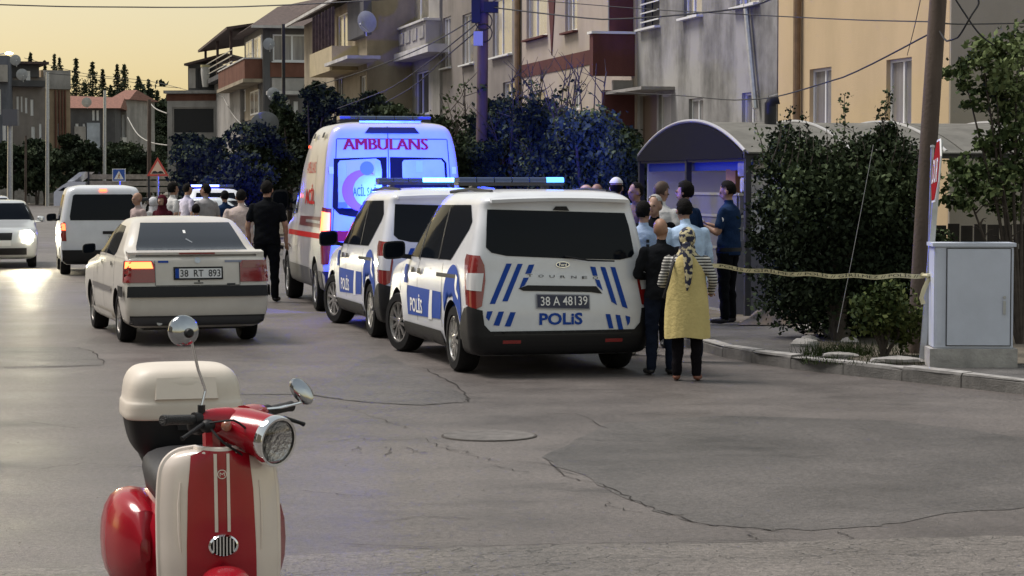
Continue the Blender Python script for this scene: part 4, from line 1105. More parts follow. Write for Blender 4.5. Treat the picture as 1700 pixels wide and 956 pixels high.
# ---- white three-box car ----------------------------------------------------
V4 = Frame(-3.66, 26.0, 17.5)
Z4 = zc(0, 260, 2.8125)
def r4(X, Y, yl=.05): return V4.back(*Z4(X, Y), yl)
m_cream_white = mat('cream_white_paint', (.56, .525, .475), .32, coat=.4, var=.07, vs=2.5)  # white paint toned evenly towards cream
sed_sl = [(.20, .15, 4.15, .70, .1, .3), (.26, .05, 4.25, .80, .12, .35), (.42, .0, 4.33, .84, .12, .4), (.56, .0, 4.35, .848, .12, .4), (.74, .035, 4.32, .848, .10, .4), (.86, .05, 4.2, .84, .10, .4, .82), (.93, .06, 3.7, .835, .10, .35, .80), (1.00, .075, 3.25, .825, .10, .3, .79),
          (1.035, .12, 3.05, .81, .12, .3, .78), (1.075, .30, 2.95, .795, .14, .3, .76), (1.12, .50, 2.88, .775, .14, .3, .74), (1.25, .68, 2.68, .715, .14, .3, .69), (1.38, .88, 2.42, .645, .14, .3, .62), (1.44, 1.0, 2.28, .60, .16, .3, .57), (1.475, 1.16, 2.1, .50, .16, .3, .47), (1.487, 1.4, 1.9, .3, .12, .2, .28)]
sed = thing('saloon_car', 'white old saloon car with rear spoiler, left lamp lit, plate 38 RT 893', 'car', V4.o, V4.a)
me = stack_body(sed_sl, (.88, 3.42), .335, m_cream_white, bul=.05)
link('body', me, sed); sk = Skin(me)
P = lambda n, pts, md, m, par=sed, **k: sk.patch(n, pts, md, m, par, **k)
P('rear_window', [(-.66, 1.095), (.66, 1.095), (.645, 1.14), (.535, 1.415), (-.535, 1.415), (-.645, 1.14)], 'rear', mat('grey_rear_glass', (.035, .04, .05), .08, spec=.7), off=.006, res=.06)
P('bumper_strip', [(-.86, .565), (.86, .565), (.86, .69), (-.86, .69)], 'rear', m_black_plastic, off=.035, res=.06)
P('valance', [(-.84, .235), (.84, .235), (.84, .335), (-.84, .335)], 'rear', mat('dark_grey_valance', (.05, .05, .055), .5), off=.012)
P('bumper_lip', [(-.84, .335), (.84, .335), (.84, .35), (-.84, .35)], 'rear', m_black_print, off=.016)
for sx in (-1, 1):
    tl = P('tail_lamp', [(sx * q[0], q[1]) for q in ((.50, .735), (.842, .735), (.842, .965), (.825, .985), (.53, .985), (.50, .95))], 'rear', m_red_lamp, off=.014)
    sk.patch('lens', [(sx * q[0], q[1]) for q in ((.52, .90), (.83, .90), (.82, .975), (.54, .975))], 'rear', m_orange_lit if sx < 0 else mat('dull_amber_lens', (.2, .04, .02), .2, coat=1.), tl, off=.019)
    P('lamp_gap', [(sx * .493, .70), (sx * .499, .70), (sx * .499, .99), (sx * .493, .99)], 'rear', m_black_print, off=.006)
pl = P('number_plate', [(-.285, .765), (.295, .765), (.295, .915), (-.285, .915)], 'rear', m_black_plastic, off=.014)
sk.patch('plate_face', [(-.265, .785), (.275, .785), (.275, .895), (-.265, .895)], 'rear', mat('plate_white', (.68, .69, .70), .4), pl, off=.019)
sk.patch('plate_strip', [(-.265, .785), (-.222, .785), (-.222, .895), (-.265, .895)], 'rear', m_blue_print, pl, off=.023)
sk.text('plate_number', '38  RT  893', (.028, .84), .47, .082, 'rear', m_black_print, pl, off=.023, bold=.008)
bd = P('badge', arcp((0, .99), .035, 0, 360, 20)[:-1], 'rear', m_galv, off=.010)
P('script_badge', [(-.46, .965), (-.34, .965), (-.34, .988), (-.46, .988)], 'rear', m_blue_print, off=.010)
P('script_badge', [(.32, .965), (.58, .965), (.58, .988), (.32, .988)], 'rear', mat('silver_print', (.2, .22, .3), .3), off=.010)
P('trunk_lock', [(-.05, .72), (.06, .72), (.06, .732), (-.05, .732)], 'rear', m_black_print, off=.008); P('trunk_lock', arcp((.01, .75), .012, 0, 360, 12)[:-1], 'rear', m_black_print, off=.009)
P('small_badge', [(.34, .70), (.44, .70), (.44, .72), (.34, .72)], 'rear', m_black_print, off=.008)
P('boot_gap', [(-.49, .695), (.49, .695), (.49, .703), (-.49, .703)], 'rear', m_black_print, off=.008)
# spoiler on posts
b = MB(); b.loft([[(x, .10 + .05 * (x / .8) ** 2, 1.085), (x, .27 + .05 * (x / .8) ** 2, 1.105), (x, .27 + .05 * (x / .8) ** 2, 1.085), (x, .10 + .05 * (x / .8) ** 2, 1.058)] for x in np.linspace(-.80, .80, 17)])
for sx in (-1, 1): b.prism([(sx * .80, .15, 1.0), (sx * .80, .34, 1.0), (sx * .80, .32, 1.095), (sx * .80, .15, 1.085)], (-sx * .09, 0, 0))
sp = b.build('spoiler', m_cream_white, sed, fix=True)
b = MB(); b.box((0, .098, 1.071), (.42, .012, .018)); b.build('high_brake_lamp', m_red_lamp, sp)
for sd in ('left', 'right'):
    P('door_window', [(2.06, 1.03), (2.92, 1.02), (2.78, 1.10), (2.32, 1.36), (2.08, 1.385)], sd, m_glass, off=.005)
    P('side_window', [(1.10, 1.07), (1.22, 1.02), (1.99, 1.03), (2.01, 1.385), (1.36, 1.37), (1.18, 1.24)], sd, m_glass, off=.005)
    P('window_trim', [(1.995, 1.02), (2.055, 1.02), (2.07, 1.39), (2.015, 1.39)], sd, m_black_plastic, off=.008)
    for yy in (1.05, 2.03, 2.98): P('door_gap', [(yy, .36), (yy + .012, .36), (yy + .012, 1.02), (yy, 1.02)], sd, m_black_print, off=.004)
    for yy in (1.22, 2.12): P('door_handle', [(yy, .90), (yy + .13, .90), (yy + .13, .945), (yy, .945)], sd, m_black_plastic, off=.014)
    P('side_strip', [(1.25, .58), (3.05, .58), (3.05, .64), (1.25, .64)], sd, mat('grey_side_strip', (.16, .15, .15), .5), off=.014)
    P('bumper_strip', [(.13, .565), (.50, .565), (.50, .69), (.13, .69)], sd, m_black_plastic, off=.03)
    P('skirt', [(1.26, .21), (3.05, .21), (3.05, .33), (1.26, .33)], sd, m_cream_white, off=.03)
    P('tail_lamp', [(.14, .735), (.20, .735), (.23, .985), (.16, .985)], sd, m_red_lamp, off=.010)
    P('arch_lip', [(.50, .62), (.55, .62), (.62, .70), (.58, .72)], sd, m_cream_white, off=.006)  # small arch lip in plain body paint
for k in range(1): P('sticker', [(-.06, 1.29), (-.03, 1.29), (-.03, 1.325), (-.06, 1.325)], 'rear', m_pale_print, off=.010)
P('sticker', [(-.05, 1.22), (.02, 1.18), (.03, 1.185), (-.04, 1.23)], 'rear', m_galv, off=.010)
P('windscreen', [(-.66, 1.08), (.66, 1.08), (.55, 1.40), (-.55, 1.40)], 'front', m_glass, off=.008)
for sx in (-1, 1): mirror_part(sed, sx * .86, 2.75, 1.06, m_black_plastic, (.16, .09, .13))
for wy in (.88, 3.42):
    for sx in (-1, 1): wheel(sed, sx * .725, wy, .30, .185, 8, 0, mat('dusty_alloy', (.4, .38, .36), .4, metal=.8))
b = MB(); b.tube([(-.45, .05, .27), (-.45, .4, .26)], .035, 10); b.build('exhaust', m_galv, sed)
b = MB(); b.box((0, 1.6, .24), (1.2, 2.6, .14)); b.build('underbody', m_black_plastic, sed)

# ---- small white van behind the saloon -------------------------------------
V5 = Frame(-8.28, 45.2, 13.0)
sv = thing('small_van', 'white small van ahead of the saloon, brake lamps lit', 'van', V5.o, V5.a)
sv_sl = [(.22, .1, 3.9, .75, .1, .4), (.3, .03, 4.0, .84, .12, .4), (.6, 0, 4.08, .865, .12, .45), (.9, .02, 4.0, .862, .12, .45), (1.0, .03, 3.6, .855, .12, .4), (1.08, .04, 3.2, .845, .12, .3), (1.4, .08, 2.85, .79, .12, .3), (1.68, .13, 2.5, .735, .14, .3), (1.78, .19, 2.3, .67, .18, .3), (1.83, .45, 2.0, .45, .2, .3)]
me = stack_body(sv_sl, (.75, 3.25), .34, m_white, bul=.04); link('body', me, sv); sk = Skin(me)
P = lambda n, pts, md, m, par=sv, **k: sk.patch(n, pts, md, m, par, **k)
P('rear_window', [(-.66, 1.12), (.66, 1.12), (.67, 1.2), (.60, 1.62), (.56, 1.645), (-.56, 1.645), (-.60, 1.62), (-.67, 1.2)], 'rear', m_rear_glass, off=.006)
P('high_brake_lamp', [(-.07, 1.70), (.07, 1.70), (.07, 1.745), (-.07, 1.745)], 'rear', m_red_lit, off=.02)
P('bumper', [(-.87, .24), (.87, .24), (.87, .52), (-.87, .52)], 'rear', m_black_plastic, off=.02)
for sx in (-1, 1):
    tl = P('tail_lamp', [(sx * .74, .70), (sx * .88, .70), (sx * .87, 1.10), (sx * .76, 1.08)], 'rear', m_red_lamp, off=.012)
    sk.patch('lit_lens', [(sx * .755, .92), (sx * .86, .92), (sx * .86, 1.06), (sx * .765, 1.05)], 'rear', m_red_lit, tl, off=.018)
pl = P('number_plate', [(.05, .70), (.61, .70), (.61, .83), (.05, .83)], 'rear', mat('plate_white', (.68, .69, .7), .4), off=.012)
for ch, x in (('3', .115), ('8', .185)): sk.text('plate_digit', ch, (x, .765), .055, .08, 'rear', m_black_print, pl, off=.016)
P('plate_garnish', [(-.02, .84), (.68, .84), (.68, .90), (-.02, .90)], 'rear', m_black_plastic, off=.02)
for sd in ('left', 'right'):
    P('side_window', [(1.0, 1.10), (2.95, 1.08), (2.5, 1.62), (1.0, 1.64)], sd, m_glass, off=.006)
    P('sill', [(1.1, .23), (2.9, .23), (2.9, .36), (1.1, .36)], sd, m_black_plastic, off=.01)
for sx in (-1, 1): mirror_part(sv, sx * .87, 2.9, 1.14, m_black_plastic, (.2, .1, .16))
for wy in (.75, 3.25):
    for sx in (-1, 1): wheel(sv, sx * .75, wy, .31, .2, 8)

# ---- oncoming cars -----------------------------------------------------------
def oncoming(x, y, psi, label, lit):
    t = thing('oncoming_car', label, 'car', (x, y, 0), R(psi), 'oncoming cars in the far lane')
    me = stack_body(sed_sl, (.88, 3.42), .335, mat('silver_paint', (.52, .54, .56), .28, metal=.3, coat=.6), bul=.05); link('body', me, t); sk = Skin(me)
    P = lambda n, pts, md, m, par=t, **k: sk.patch(n, pts, md, m, par, **k)
    P('windscreen', [(-.70, 1.05), (.70, 1.05), (.58, 1.41), (-.58, 1.41)], 'front', m_glass, off=.008)
    P('grille', [(-.28, .62), (.28, .62), (.3, .78), (-.3, .78)], 'front', m_black_plastic, off=.01)
    P('lower_grille', [(-.6, .30), (.6, .30), (.6, .45), (-.6, .45)], 'front', m_black_plastic, off=.01)
    P('number_plate', [(-.26, .50), (.26, .50), (.26, .61), (-.26, .61)], 'front', mat('plate_white', (.68, .69, .7), .4), off=.014)
    for sx in (-1, 1):
        h = P('headlamp', [(sx * q[0], q[1]) for q in ((.40, .64), (.80, .66), (.82, .79), (.44, .77))], 'front', m_clear_lamp, off=.01)
        if lit:
            sk.patch('lit_lens', arcp((sx * .63, .715), .105, 0, 360, 20)[:-1], 'front', mat('lit_headlamp', (1, 1, .9), .3, emit=(1., .90, .62), es=260), h, off=.02)
            l = bpy.data.lights.new('headlight_beam', 'SPOT'); l.energy = 40; l.spot_size = R(40); l.spot_blend = .8; l.color = (1., .92, .72); l.shadow_soft_size = .08
            o = bpy.data.objects.new('headlight_beam', l); COL.objects.link(o); o.parent = t; o.location = (sx * .63, 4.45, .715); o.rotation_euler = (R(90 - 3), 0, 0)
    for sd in ('left', 'right'):
        P('side_window', [(1.10, 1.05), (2.92, 1.03), (2.32, 1.38), (1.36, 1.38)], sd, m_glass, off=.006)
    for sx in (-1, 1): mirror_part(t, sx * .86, 2.75, 1.06, mat('silver_paint'), (.16, .09, .13))
    for wy in (.88, 3.42):
        for sx in (-1, 1): wheel(t, sx * .725, wy, .30, .185, 8)
    return t
pc = gnd(8, 446)
def front_at(px, py, psi_h):           # place a car whose nose centre stands over this ground pixel
    c = gnd(px, py); a = R(psi_h); return c.x + math.sin(a) * 4.33, c.y - math.cos(a) * 4.33
x, y = front_at(-2, 446, 193); oncoming(x, y, 193, 'silver car coming towards us with its headlamp lit', True)
x, y = front_at(-22, 412, 193); oncoming(x, y, 193, 'second pale car queued behind the one with lit headlamp', False)

# ---- vehicles half hidden by the left crowd -----------------------------------
def plain_car(name, label, cat, x, y, psi, paint, sl, h_glass):
    t = thing(name, label, cat, (x, y, 0), R(psi))
    me = stack_body(sl, (.88, 3.42), .335, paint, bul=.05); link('body', me, t); sk = Skin(me)
    for sd in ('left', 'right'):
        sk.patch('side_window', [(1.15, h_glass[0]), (2.85, h_glass[0]), (2.35, h_glass[1]), (1.35, h_glass[1])], sd, m_glass, t, off=.006)
        sk.patch('blue_band', [(1.3, .55), (3.1, .55), (3.1, .8), (1.3, .8)], sd, m_blue_print, t, off=.005) if 'police' in cat else None
    sk.patch('rear_window', [(-.6, h_glass[0] + .06), (.6, h_glass[0] + .06), (.5, h_glass[1]), (-.5, h_glass[1])], 'rear', m_glass, t, off=.006)
    sk.patch('windscreen', [(-.6, h_glass[0] + .05), (.6, h_glass[0] + .05), (.52, h_glass[1]), (-.52, h_glass[1])], 'front', m_glass, t, off=.006)
    for wy in (.88, 3.42):
        for sx in (-1, 1): wheel(t, sx * .74, wy, .31, .19, 8)
    for sx in (-1, 1):
        sk.patch('tail_lamp', [(sx * .52, .74), (sx * .82, .74), (sx * .82, .94), (sx * .52, .94)], 'rear', m_red_lamp, t, off=.01)
        sk.patch('headlamp', [(sx * .42, .64), (sx * .8, .64), (sx * .8, .8), (sx * .42, .8)], 'front', m_clear_lamp, t, off=.01)
        mirror_part(t, sx * .86, 2.75, 1.08, paint, (.16, .09, .13))
    return t, sk
c = at(310, 300, 58); plain_car('parked_car', 'pale car standing side-on behind the people beside the small van', 'car', c.x + 2.1, c.y, 82, mat('pale_blue_white_paint', (.55, .6, .66), .3, coat=.5), sed_sl, (1.04, 1.40))
suv_sl = [(s[0] * (1.15 if s[0] > .5 else 1.0), *s[1:]) for s in sed_sl]
c = at(392, 300, 60.5); pt, _ = plain_car('police_car', 'police car with glowing blue roof lights behind the crowd', 'police car', c.x - .2, c.y - 2.0, 14, m_white, suv_sl, (1.18, 1.60))
light_bar(pt, 1.9, 1.74, 1.2, (0, 1, 2, 3), blue_lit('lit_deep_blue_lens', 3., (.12, .16, 1.)), 900, -.2, col=(.01, .025, 1.))

# ---- flatbed lorry on the far side
lo = thing('flatbed_lorry', 'white cabbed flatbed lorry with planked sides parked beyond the small van', 'lorry', (at(150, 300, 118).x, 118, 0), R(86))
cabz = z_at(300, 118)
b = MB(); b.loft([[(x, q[0], q[1]) for q in ((0, .6), (1.7, .6), (1.7, 1.3), (1.55, 1.45), (1.25, cabz - .25), (.9, cabz - .05), (0, cabz - .05))] for x in (-1.0, -.95, .95, 1.0)]); cab = b.build('cab', m_white, lo, fix=True)
for sx in (-1, 1):
    b = MB(); b.prism([(sx * 1.003, .45, 1.35), (sx * 1.003, 1.45, 1.4), (sx * 1.003, 1.18, cabz - .35), (sx * 1.003, .45, cabz - .3)], (sx * .01, 0, 0)); b.build('door_window', m_glass, cab, smooth=0, fix=True)
b = MB(); b.prism([(-.9, 1.58, 1.42), (.9, 1.58, 1.42), (.9, 1.3, cabz - .3), (-.9, 1.3, cabz - .3)], (0, .02, .01)); b.build('windscreen', m_glass, cab, smooth=0, fix=True)
b = MB(); b.prism([(-.9, 1.0, cabz - .05), (.9, 1.0, cabz - .05), (.9, .35, cabz + .45), (-.9, .35, cabz + .45)], (0, -.35, .02)); b.build('wind_deflector', m_white, cab, smooth=0, fix=True)
b = MB(); b.box((0, -2.6, .95), (2.2, 4.9, .14)); b.build('bed', m_dark_steel, lo, smooth=0)
m_plank = mat('weathered_plank', (.33, .29, .25), .85, var=.3, vs=4)
for k in range(3):
    for sx in (-1, 1):
        b = MB(); b.box((sx * 1.08, -2.6, 1.45 + k * .34), (.04, 4.9, .26)); b.build('plank', m_plank, lo, smooth=0)
    b = MB(); b.box((0, -.15, 1.45 + k * .34), (2.1, .04, .26)); b.build('plank', m_plank, lo, smooth=0)
for yy in (-.2, -1.8, -3.4, -5.0):
    for sx in (-1, 1):
        b = MB(); b.box((sx * 1.12, yy, 1.7), (.05, .09, 1.4)); b.build('stake', m_dark_steel, lo, smooth=0)
for wy in (.8, -3.6):
    for sx in (-1, 1): wheel(lo, sx * .88, wy, .42, .26, 6)
# ------------------------------------------------------------------ scooter in front
m_red_gloss = mat('glossy_red_paint', (.30, .004, .014), .25, coat=.35, var=.08, vs=3, spec=.35)
m_darkened_chrome = mat('dark_reflection_chrome', (.42, .44, .47), .12, metal=1., var=.15, vs=12)  # chrome darkened in colour to stand for dark reflections
m_cream_gloss = mat('glossy_cream_paint', (.66, .58, .52), .25, coat=.8, var=.04, vs=3)
m_box_white = mat('matt_cream_plastic', (.62, .56, .49), .5, var=.06, vs=4)
m_seat = mat('black_vinyl', (.025, .025, .028), .45, bump=.15, bs=200)
VS = Frame(-1.06, 8.05, 195)
sc = thing('scooter', 'red and cream retro scooter with a white top box in the foreground', 'scooter', VS.o, VS.a)
# leg shield: a curved sheet with thickness and rolled rim
zr = [.20, .26, .34, .45, .58, .70, .80, .87, .91, .935, .945]
hw = [.13, .175, .200, .212, .216, .216, .212, .203, .180, .140, .08]
def shield(off):
    rows = catmull([(z, w) for z, w in zip(zr, hw)], 4); ring = []
    for z, w in rows:
        row = []
        for k in range(25):
            u = -1 + 2 * k / 24; x = w * math.sin(u * PI / 2) if False else w * u
            y = .045 * math.cos(u * PI / 2) ** .7 - .03 * (abs(u) ** 5) - .22 * max(0, z - .55) ** 1.0 * .45 + .055 * math.exp(-(x / .075) ** 2) * min(1, max(0, (z - .35) * 3)) * .6
            row.append((x, y + off, z))
        ring.append(row)
    return ring
fr_, bk_ = shield(0), shield(-.03)
b = MB(); n = 25
for S_, rev in ((fr_, False), (bk_, True)):
    vs = [p for r_ in S_ for p in r_]
    fs = [(i * n + k, i * n + k + 1, (i + 1) * n + k + 1, (i + 1) * n + k) for i in range(len(S_) - 1) for k in range(n - 1)]
    b.add(vs, [f[::-1] if rev else f for f in fs])
rim = [fr_[i][0] for i in range(len(fr_))] + fr_[-1][1:-1] + [fr_[i][-1] for i in range(len(fr_) - 1, -1, -1)]
shield_me = b.build('leg_shield', m_cream_gloss, sc, smooth=50, fix=True)
ssk = Skin(shield_me.data)
b = MB(); b.tube([(p[0], p[1] - .012, p[2]) for p in rim], .013, 8); b.build('shield_rim', m_cream_gloss, shield_me)
zs_ = np.linspace(.30, .945, 18)
def bandx(x0, x1, z0, z1, n=10): return [(x0, z) for z in np.linspace(z0, z1, n)] + [(x1, z) for z in np.linspace(z1, z0, n)]
ssk.patch('red_band', [(-.128, .32), (-.125, .6), (-.118, .80), (-.105, .925), (-.06, .9435), (.06, .9435), (.105, .925), (.118, .80), (.125, .6), (.128, .32)], 'front', m_red_gloss, sc, off=.004, res=.025)
for x in (-.022, .022): ssk.patch('pinstripe', bandx(x - .0055, x + .0055, .655, .935), 'front', m_cream_gloss, sc, off=.007, res=.02)
bd = ssk.patch('emblem', [(.017 * math.cos(a), .862 + .017 * math.sin(a)) for a in np.linspace(0, 2 * PI, 20, endpoint=False)], 'front', m_cream_gloss, sc, off=.0085, res=.02)
ssk.patch('emblem_face', [(.0135 * math.cos(a), .862 + .0135 * math.sin(a)) for a in np.linspace(0, 2 * PI, 20, endpoint=False)], 'front', m_red_gloss, bd, off=.0105, res=.02)
ssk.text('emblem_mark', 'M', (0, .862), .017, .014, 'front', m_cream_gloss, bd, off=.0125)
# embossed ridges in the cream panels
for sx in (-1, 1):
    b = MB(); b.tube([ssk.pt(sx * x, z, 'front', .001) for x, z in ((.146, .58), (.150, .65), (.150, .75), (.143, .83))], [.003, .006, .006, .003], 6); b.build('ridge', m_cream_gloss, shield_me)
# horn grille
b = MB(); gc = ssk.pt(0, .607, 'front', .0)
Mo = Matrix.Rotation(R(-90), 3, 'X')
b.lathe([(.052, -.01), (.054, .018), (.047, .026), (.043, .018)], 30, M=Mo @ Matrix.Diagonal((1, .76, 1)), c=gc, caps=False); gl = b.build('horn_grille', m_chrome, sc)
b = MB(); b.lathe([(.045, .008), (0, .008)], 24, M=Mo @ Matrix.Diagonal((1, .76, 1)), c=gc); b.build('grille_back', m_black_plastic, gl)
for k in range(7):
    x = -.036 + .012 * k; h = .034 * math.sqrt(max(.05, 1 - (x / .045) ** 2))
    b = MB(); b.box((gc.x + x, gc.y + .017, gc.z), (.005, .012, 2 * h)); b.build('slat', m_chrome, gl, smooth=0)
# front mudguard and wheel
b = MB()
for k in range(15):
    pass
rings = []
for a in np.linspace(R(-20), R(195), 22):
    cy, cz, rad = .16, .24, .285
    ring = []
    for u in np.linspace(0, PI, 13):
        w_ = .085; ring.append((w_ * math.cos(u), cy + (rad + .05 * math.sin(u) ** .8 - .05) * math.cos(a), cz + (rad - .05 + .07 * math.sin(u) ** .7) * math.sin(a)))
    for u in np.linspace(PI, 0, 13)[1:-1]:
        w_ = .078; ring.append((w_ * math.cos(u), cy + (rad - .06) * math.cos(a), cz + (rad - .06) * math.sin(a)))
    rings.append(ring)
b.loft(rings); fd = b.build('front_mudguard', m_red_gloss, sc, fix=True)
b = MB(); b.lathe([(.028, 0), (.03, .02), (.018, .032), (0, .034)], 16, M=Mo, c=(.055, .30, .51)); b.build('cap', mat('bronze_cap', (.25, .2, .14), .35, metal=.7), fd)
ssk.patch('wheel_well', [(-.15, .21), (.15, .21), (.15, .40), (.12, .465), (.06, .505), (0, .515), (-.06, .505), (-.12, .465), (-.15, .40)], 'front', m_black_plastic, sc, off=.009, res=.03)
def sc_wheel(y):
    b = MB(); My = Matrix.Rotation(R(90), 3, 'Y')
    b.lathe([(.14, -.05), (.20, -.058), (.225, -.045), (.235, 0), (.225, .045), (.20, .058), (.14, .05)], 30, M=My, c=(0, y, .235)); w_ = b.build('wheel', m_rubber, sc)
    b = MB(); b.lathe([(.145, -.045), (.13, -.02), (.04, -.03), (.03, -.06), (.03, .06), (.04, .03), (.13, .02), (.145, .045)], 24, M=My, c=(0, y, .235)); b.build('rim', m_alloy, w_)
sc_wheel(.16); sc_wheel(-1.12)
# floor, seat, rear body
b = MB(); b.loft([[(x * w_, y, .30 + dz), (x * w_, y, .34 + dz)][::1] + [] for x in (1,) for w_, y, dz in ((.16, -.05, 0),)] ) if False else None
b = MB(); b.loft([[(-w_, y, .26), (w_, y, .26), (w_, y, .31), (-w_, y, .31)] for w_, y in ((.20, -.01), (.19, -.2), (.17, -.42), (.17, -.6))]); b.build('floor', m_black_plastic, sc)
def oval_ring(y, cx, cz, rx, rz_, n=20, p=2.4):
    out = []
    for k in range(n):
        a = 2 * PI * k / n; c_, s_ = math.cos(a), math.sin(a)
        out.append((cx + rx * math.copysign(abs(c_) ** (2 / p), c_), y, cz + rz_ * math.copysign(abs(s_) ** (2 / p), s_)))
    return out
b = MB(); b.loft([oval_ring(y, 0, z, rx, rz_) for y, z, rx, rz_ in ((-.40, .50, .06, .16), (-.44, .50, .15, .20), (-.55, .50, .21, .23), (-.75, .49, .25, .23), (-1.0, .50, .25, .22), (-1.2, .53, .20, .17), (-1.34, .56, .12, .10), (-1.38, .57, .05, .05))])
body_o = b.build('rear_body', m_red_gloss, sc)
for sx in (-1, 1):
    b = MB(); b.loft([oval_ring(y, sx * x, z, rx, rz_) for y, x, z, rx, rz_ in ((-.52, .22, .50, .02, .05), (-.58, .215, .50, .07, .15), (-.72, .245, .50, .11, .20), (-.92, .245, .50, .115, .20), (-1.12, .20, .51, .09, .16), (-1.26, .16, .53, .05, .09), (-1.3, .14, .54, .02, .03))]); sp_ = b.build('side_panel', m_red_gloss, sc)
    b = MB(); b.loft([oval_ring(y, sx * x, z, rx, rz_) for y, x, z, rx, rz_ in ((-.55, .17, .34, .05, .05), (-.7, .20, .33, .10, .075), (-1.0, .20, .33, .10, .075), (-1.2, .17, .34, .05, .05))]); b.build('lower_cover', m_black_plastic, sp_)
b = MB(); b.loft([oval_ring(y, 0, z, rx, rz_, 20, 2.8) for y, z, rx, rz_ in ((-.36, .70, .06, .03), (-.40, .71, .13, .06), (-.55, .735, .185, .085), (-.75, .755, .20, .085), (-.95, .775, .19, .08), (-1.06, .77, .16, .06), (-1.12, .77, .08, .03))]); b.build('seat', m_seat, sc)
b = MB(); b.tube([(0, -.06, .30), (0, -.10, .6), (0, -.14, .95), (0, -.15, 1.02)], .045, 10); b.build('steering_column', m_red_gloss, sc)
# top box with a lid and dark base on a rack
def rbox(y0, y1, rows, n=28, p=5.):
    out = []
    for z, w_, d_, sh in rows:
        ring = []
        for k in range(n):
            a = 2 * PI * k / n; c_, s_ = math.cos(a), math.sin(a)
            ring.append((w_ * math.copysign(abs(c_) ** (2 / p), c_), (y0 + y1) / 2 + sh + d_ * math.copysign(abs(s_) ** (2 / p), s_), z))
        out.append(ring)
    return out
tb = MB(); tb.loft(rbox(-1.02, -1.44, catmull([(.775, .12, .12, 0), (.785, .165, .16, 0), (.83, .205, .19, 0), (.90, .225, .205, 0), (.945, .232, .21, 0), (.95, .232, .21, 0)], 3))); bx_ = tb.build('box_base', m_black_plastic, sc, smooth=40)
tb = MB(); tb.loft(rbox(-1.02, -1.44, catmull([(.948, .240, .216, 0), (.955, .245, .221, 0), (1.01, .243, .219, 0), (1.025, .236, .212, 0), (1.09, .228, .205, 0), (1.135, .205, .185, 0), (1.155, .17, .155, 0), (1.163, .10, .10, 0), (1.165, .02, .02, 0)], 3))); lid = tb.build('box_lid', m_box_white, sc, smooth=40)
lsk = Skin(lid.data)
b = MB(); b.loft([[(x, y, z) for x, y, z in ((-w_, yy, zz), (w_, yy, zz), (w_ * .96, yy - .03, zz + dz), (-w_ * .96, yy - .03, zz + dz))] for w_, yy, zz, dz in ((.13, -1.022, 1.03, .09), (.125, -1.006, 1.035, .085))]); b.build('lid_emboss', m_box_white, lid)
b = MB(); b.box((0, -1.003, .935), (.08, .03, .05)); b.build('latch', m_black_plastic, bx_)
b = MB()
for sx in (-1, 1): b.tube([(sx * .13, -.98, .76), (sx * .16, -1.1, .77), (sx * .15, -1.4, .77)], .010, 8)
b.tube([(-.15, -1.4, .77), (.15, -1.4, .77)], .010, 8); b.tube([(-.13, -.98, .76), (.13, -.98, .76)], .010, 8)
b.tube([(.13, -.98, .76), (.15, -.93, .74), (.14, -.9, .70), (.12, -.85, .66)], .010, 8); b.build('rack', m_black_plastic, sc)
# handlebar group, steered towards its own left
Hs = Matrix.Rotation(R(36), 3, 'Z'); hc_ = Vector((-.095, -.10, .995))
def hp_(x, y, z): return hc_ + Hs @ Vector((x, y, z))
b = MB(); b.loft([[hp_(math.cos(a) * rx, y, z + math.sin(a) * rz_) for a in np.linspace(0, 2 * PI, 22, endpoint=False)] for y, z, rx, rz_ in ((-.12, .03, .02, .015), (-.10, .03, .075, .045), (-.04, .025, .10, .065), (.03, .012, .098, .078), (.10, -.004, .094, .085), (.15, -.015, .092, .089), (.165, -.018, .090, .088))]); hd = b.build('headset', m_red_gloss, sc)
for sx in (-1, 1):
    b = MB(); b.loft([[hp_(sx * x, y + math.cos(a) * ry, z + math.sin(a) * rz_) for a in np.linspace(0, 2 * PI, 16, endpoint=False)] for x, y, z, ry, rz_ in ((.04, -.03, .04, .07, .055), (.10, -.04, .05, .05, .045), (.15, -.05, .055, .035, .032), (.165, -.05, .056, .025, .022))]); b.build('headset_wing', m_red_gloss, hd)
Mh = Hs.to_4x4().to_3x3() @ Matrix.Rotation(R(-90 - 8), 3, 'X')
lc = hp_(0, .155, -.018)
b = MB(); b.lathe([(.085, -.01), (.094, .0), (.096, .022), (.090, .036), (.081, .034), (.079, .022)], 36, M=Mh, c=lc, caps=False); hl = b.build('headlamp', m_chrome, sc)
b = MB(); b.lathe([(.080, .020), (.06, -.012), (.03, -.03), (0, -.035)], 30, M=Mh, c=lc); b.build('reflector', mat('lamp_reflector', (.55, .55, .56), .18, metal=1., bump=.6, bs=60), hl)
b = MB(); b.lathe([(.0815, .024), (.06, .036), (.03, .043), (0, .045)], 30, M=Mh, c=lc); b.build('lens', mat('lamp_glass', (.9, .9, .92), .03, trans=1.), hl)
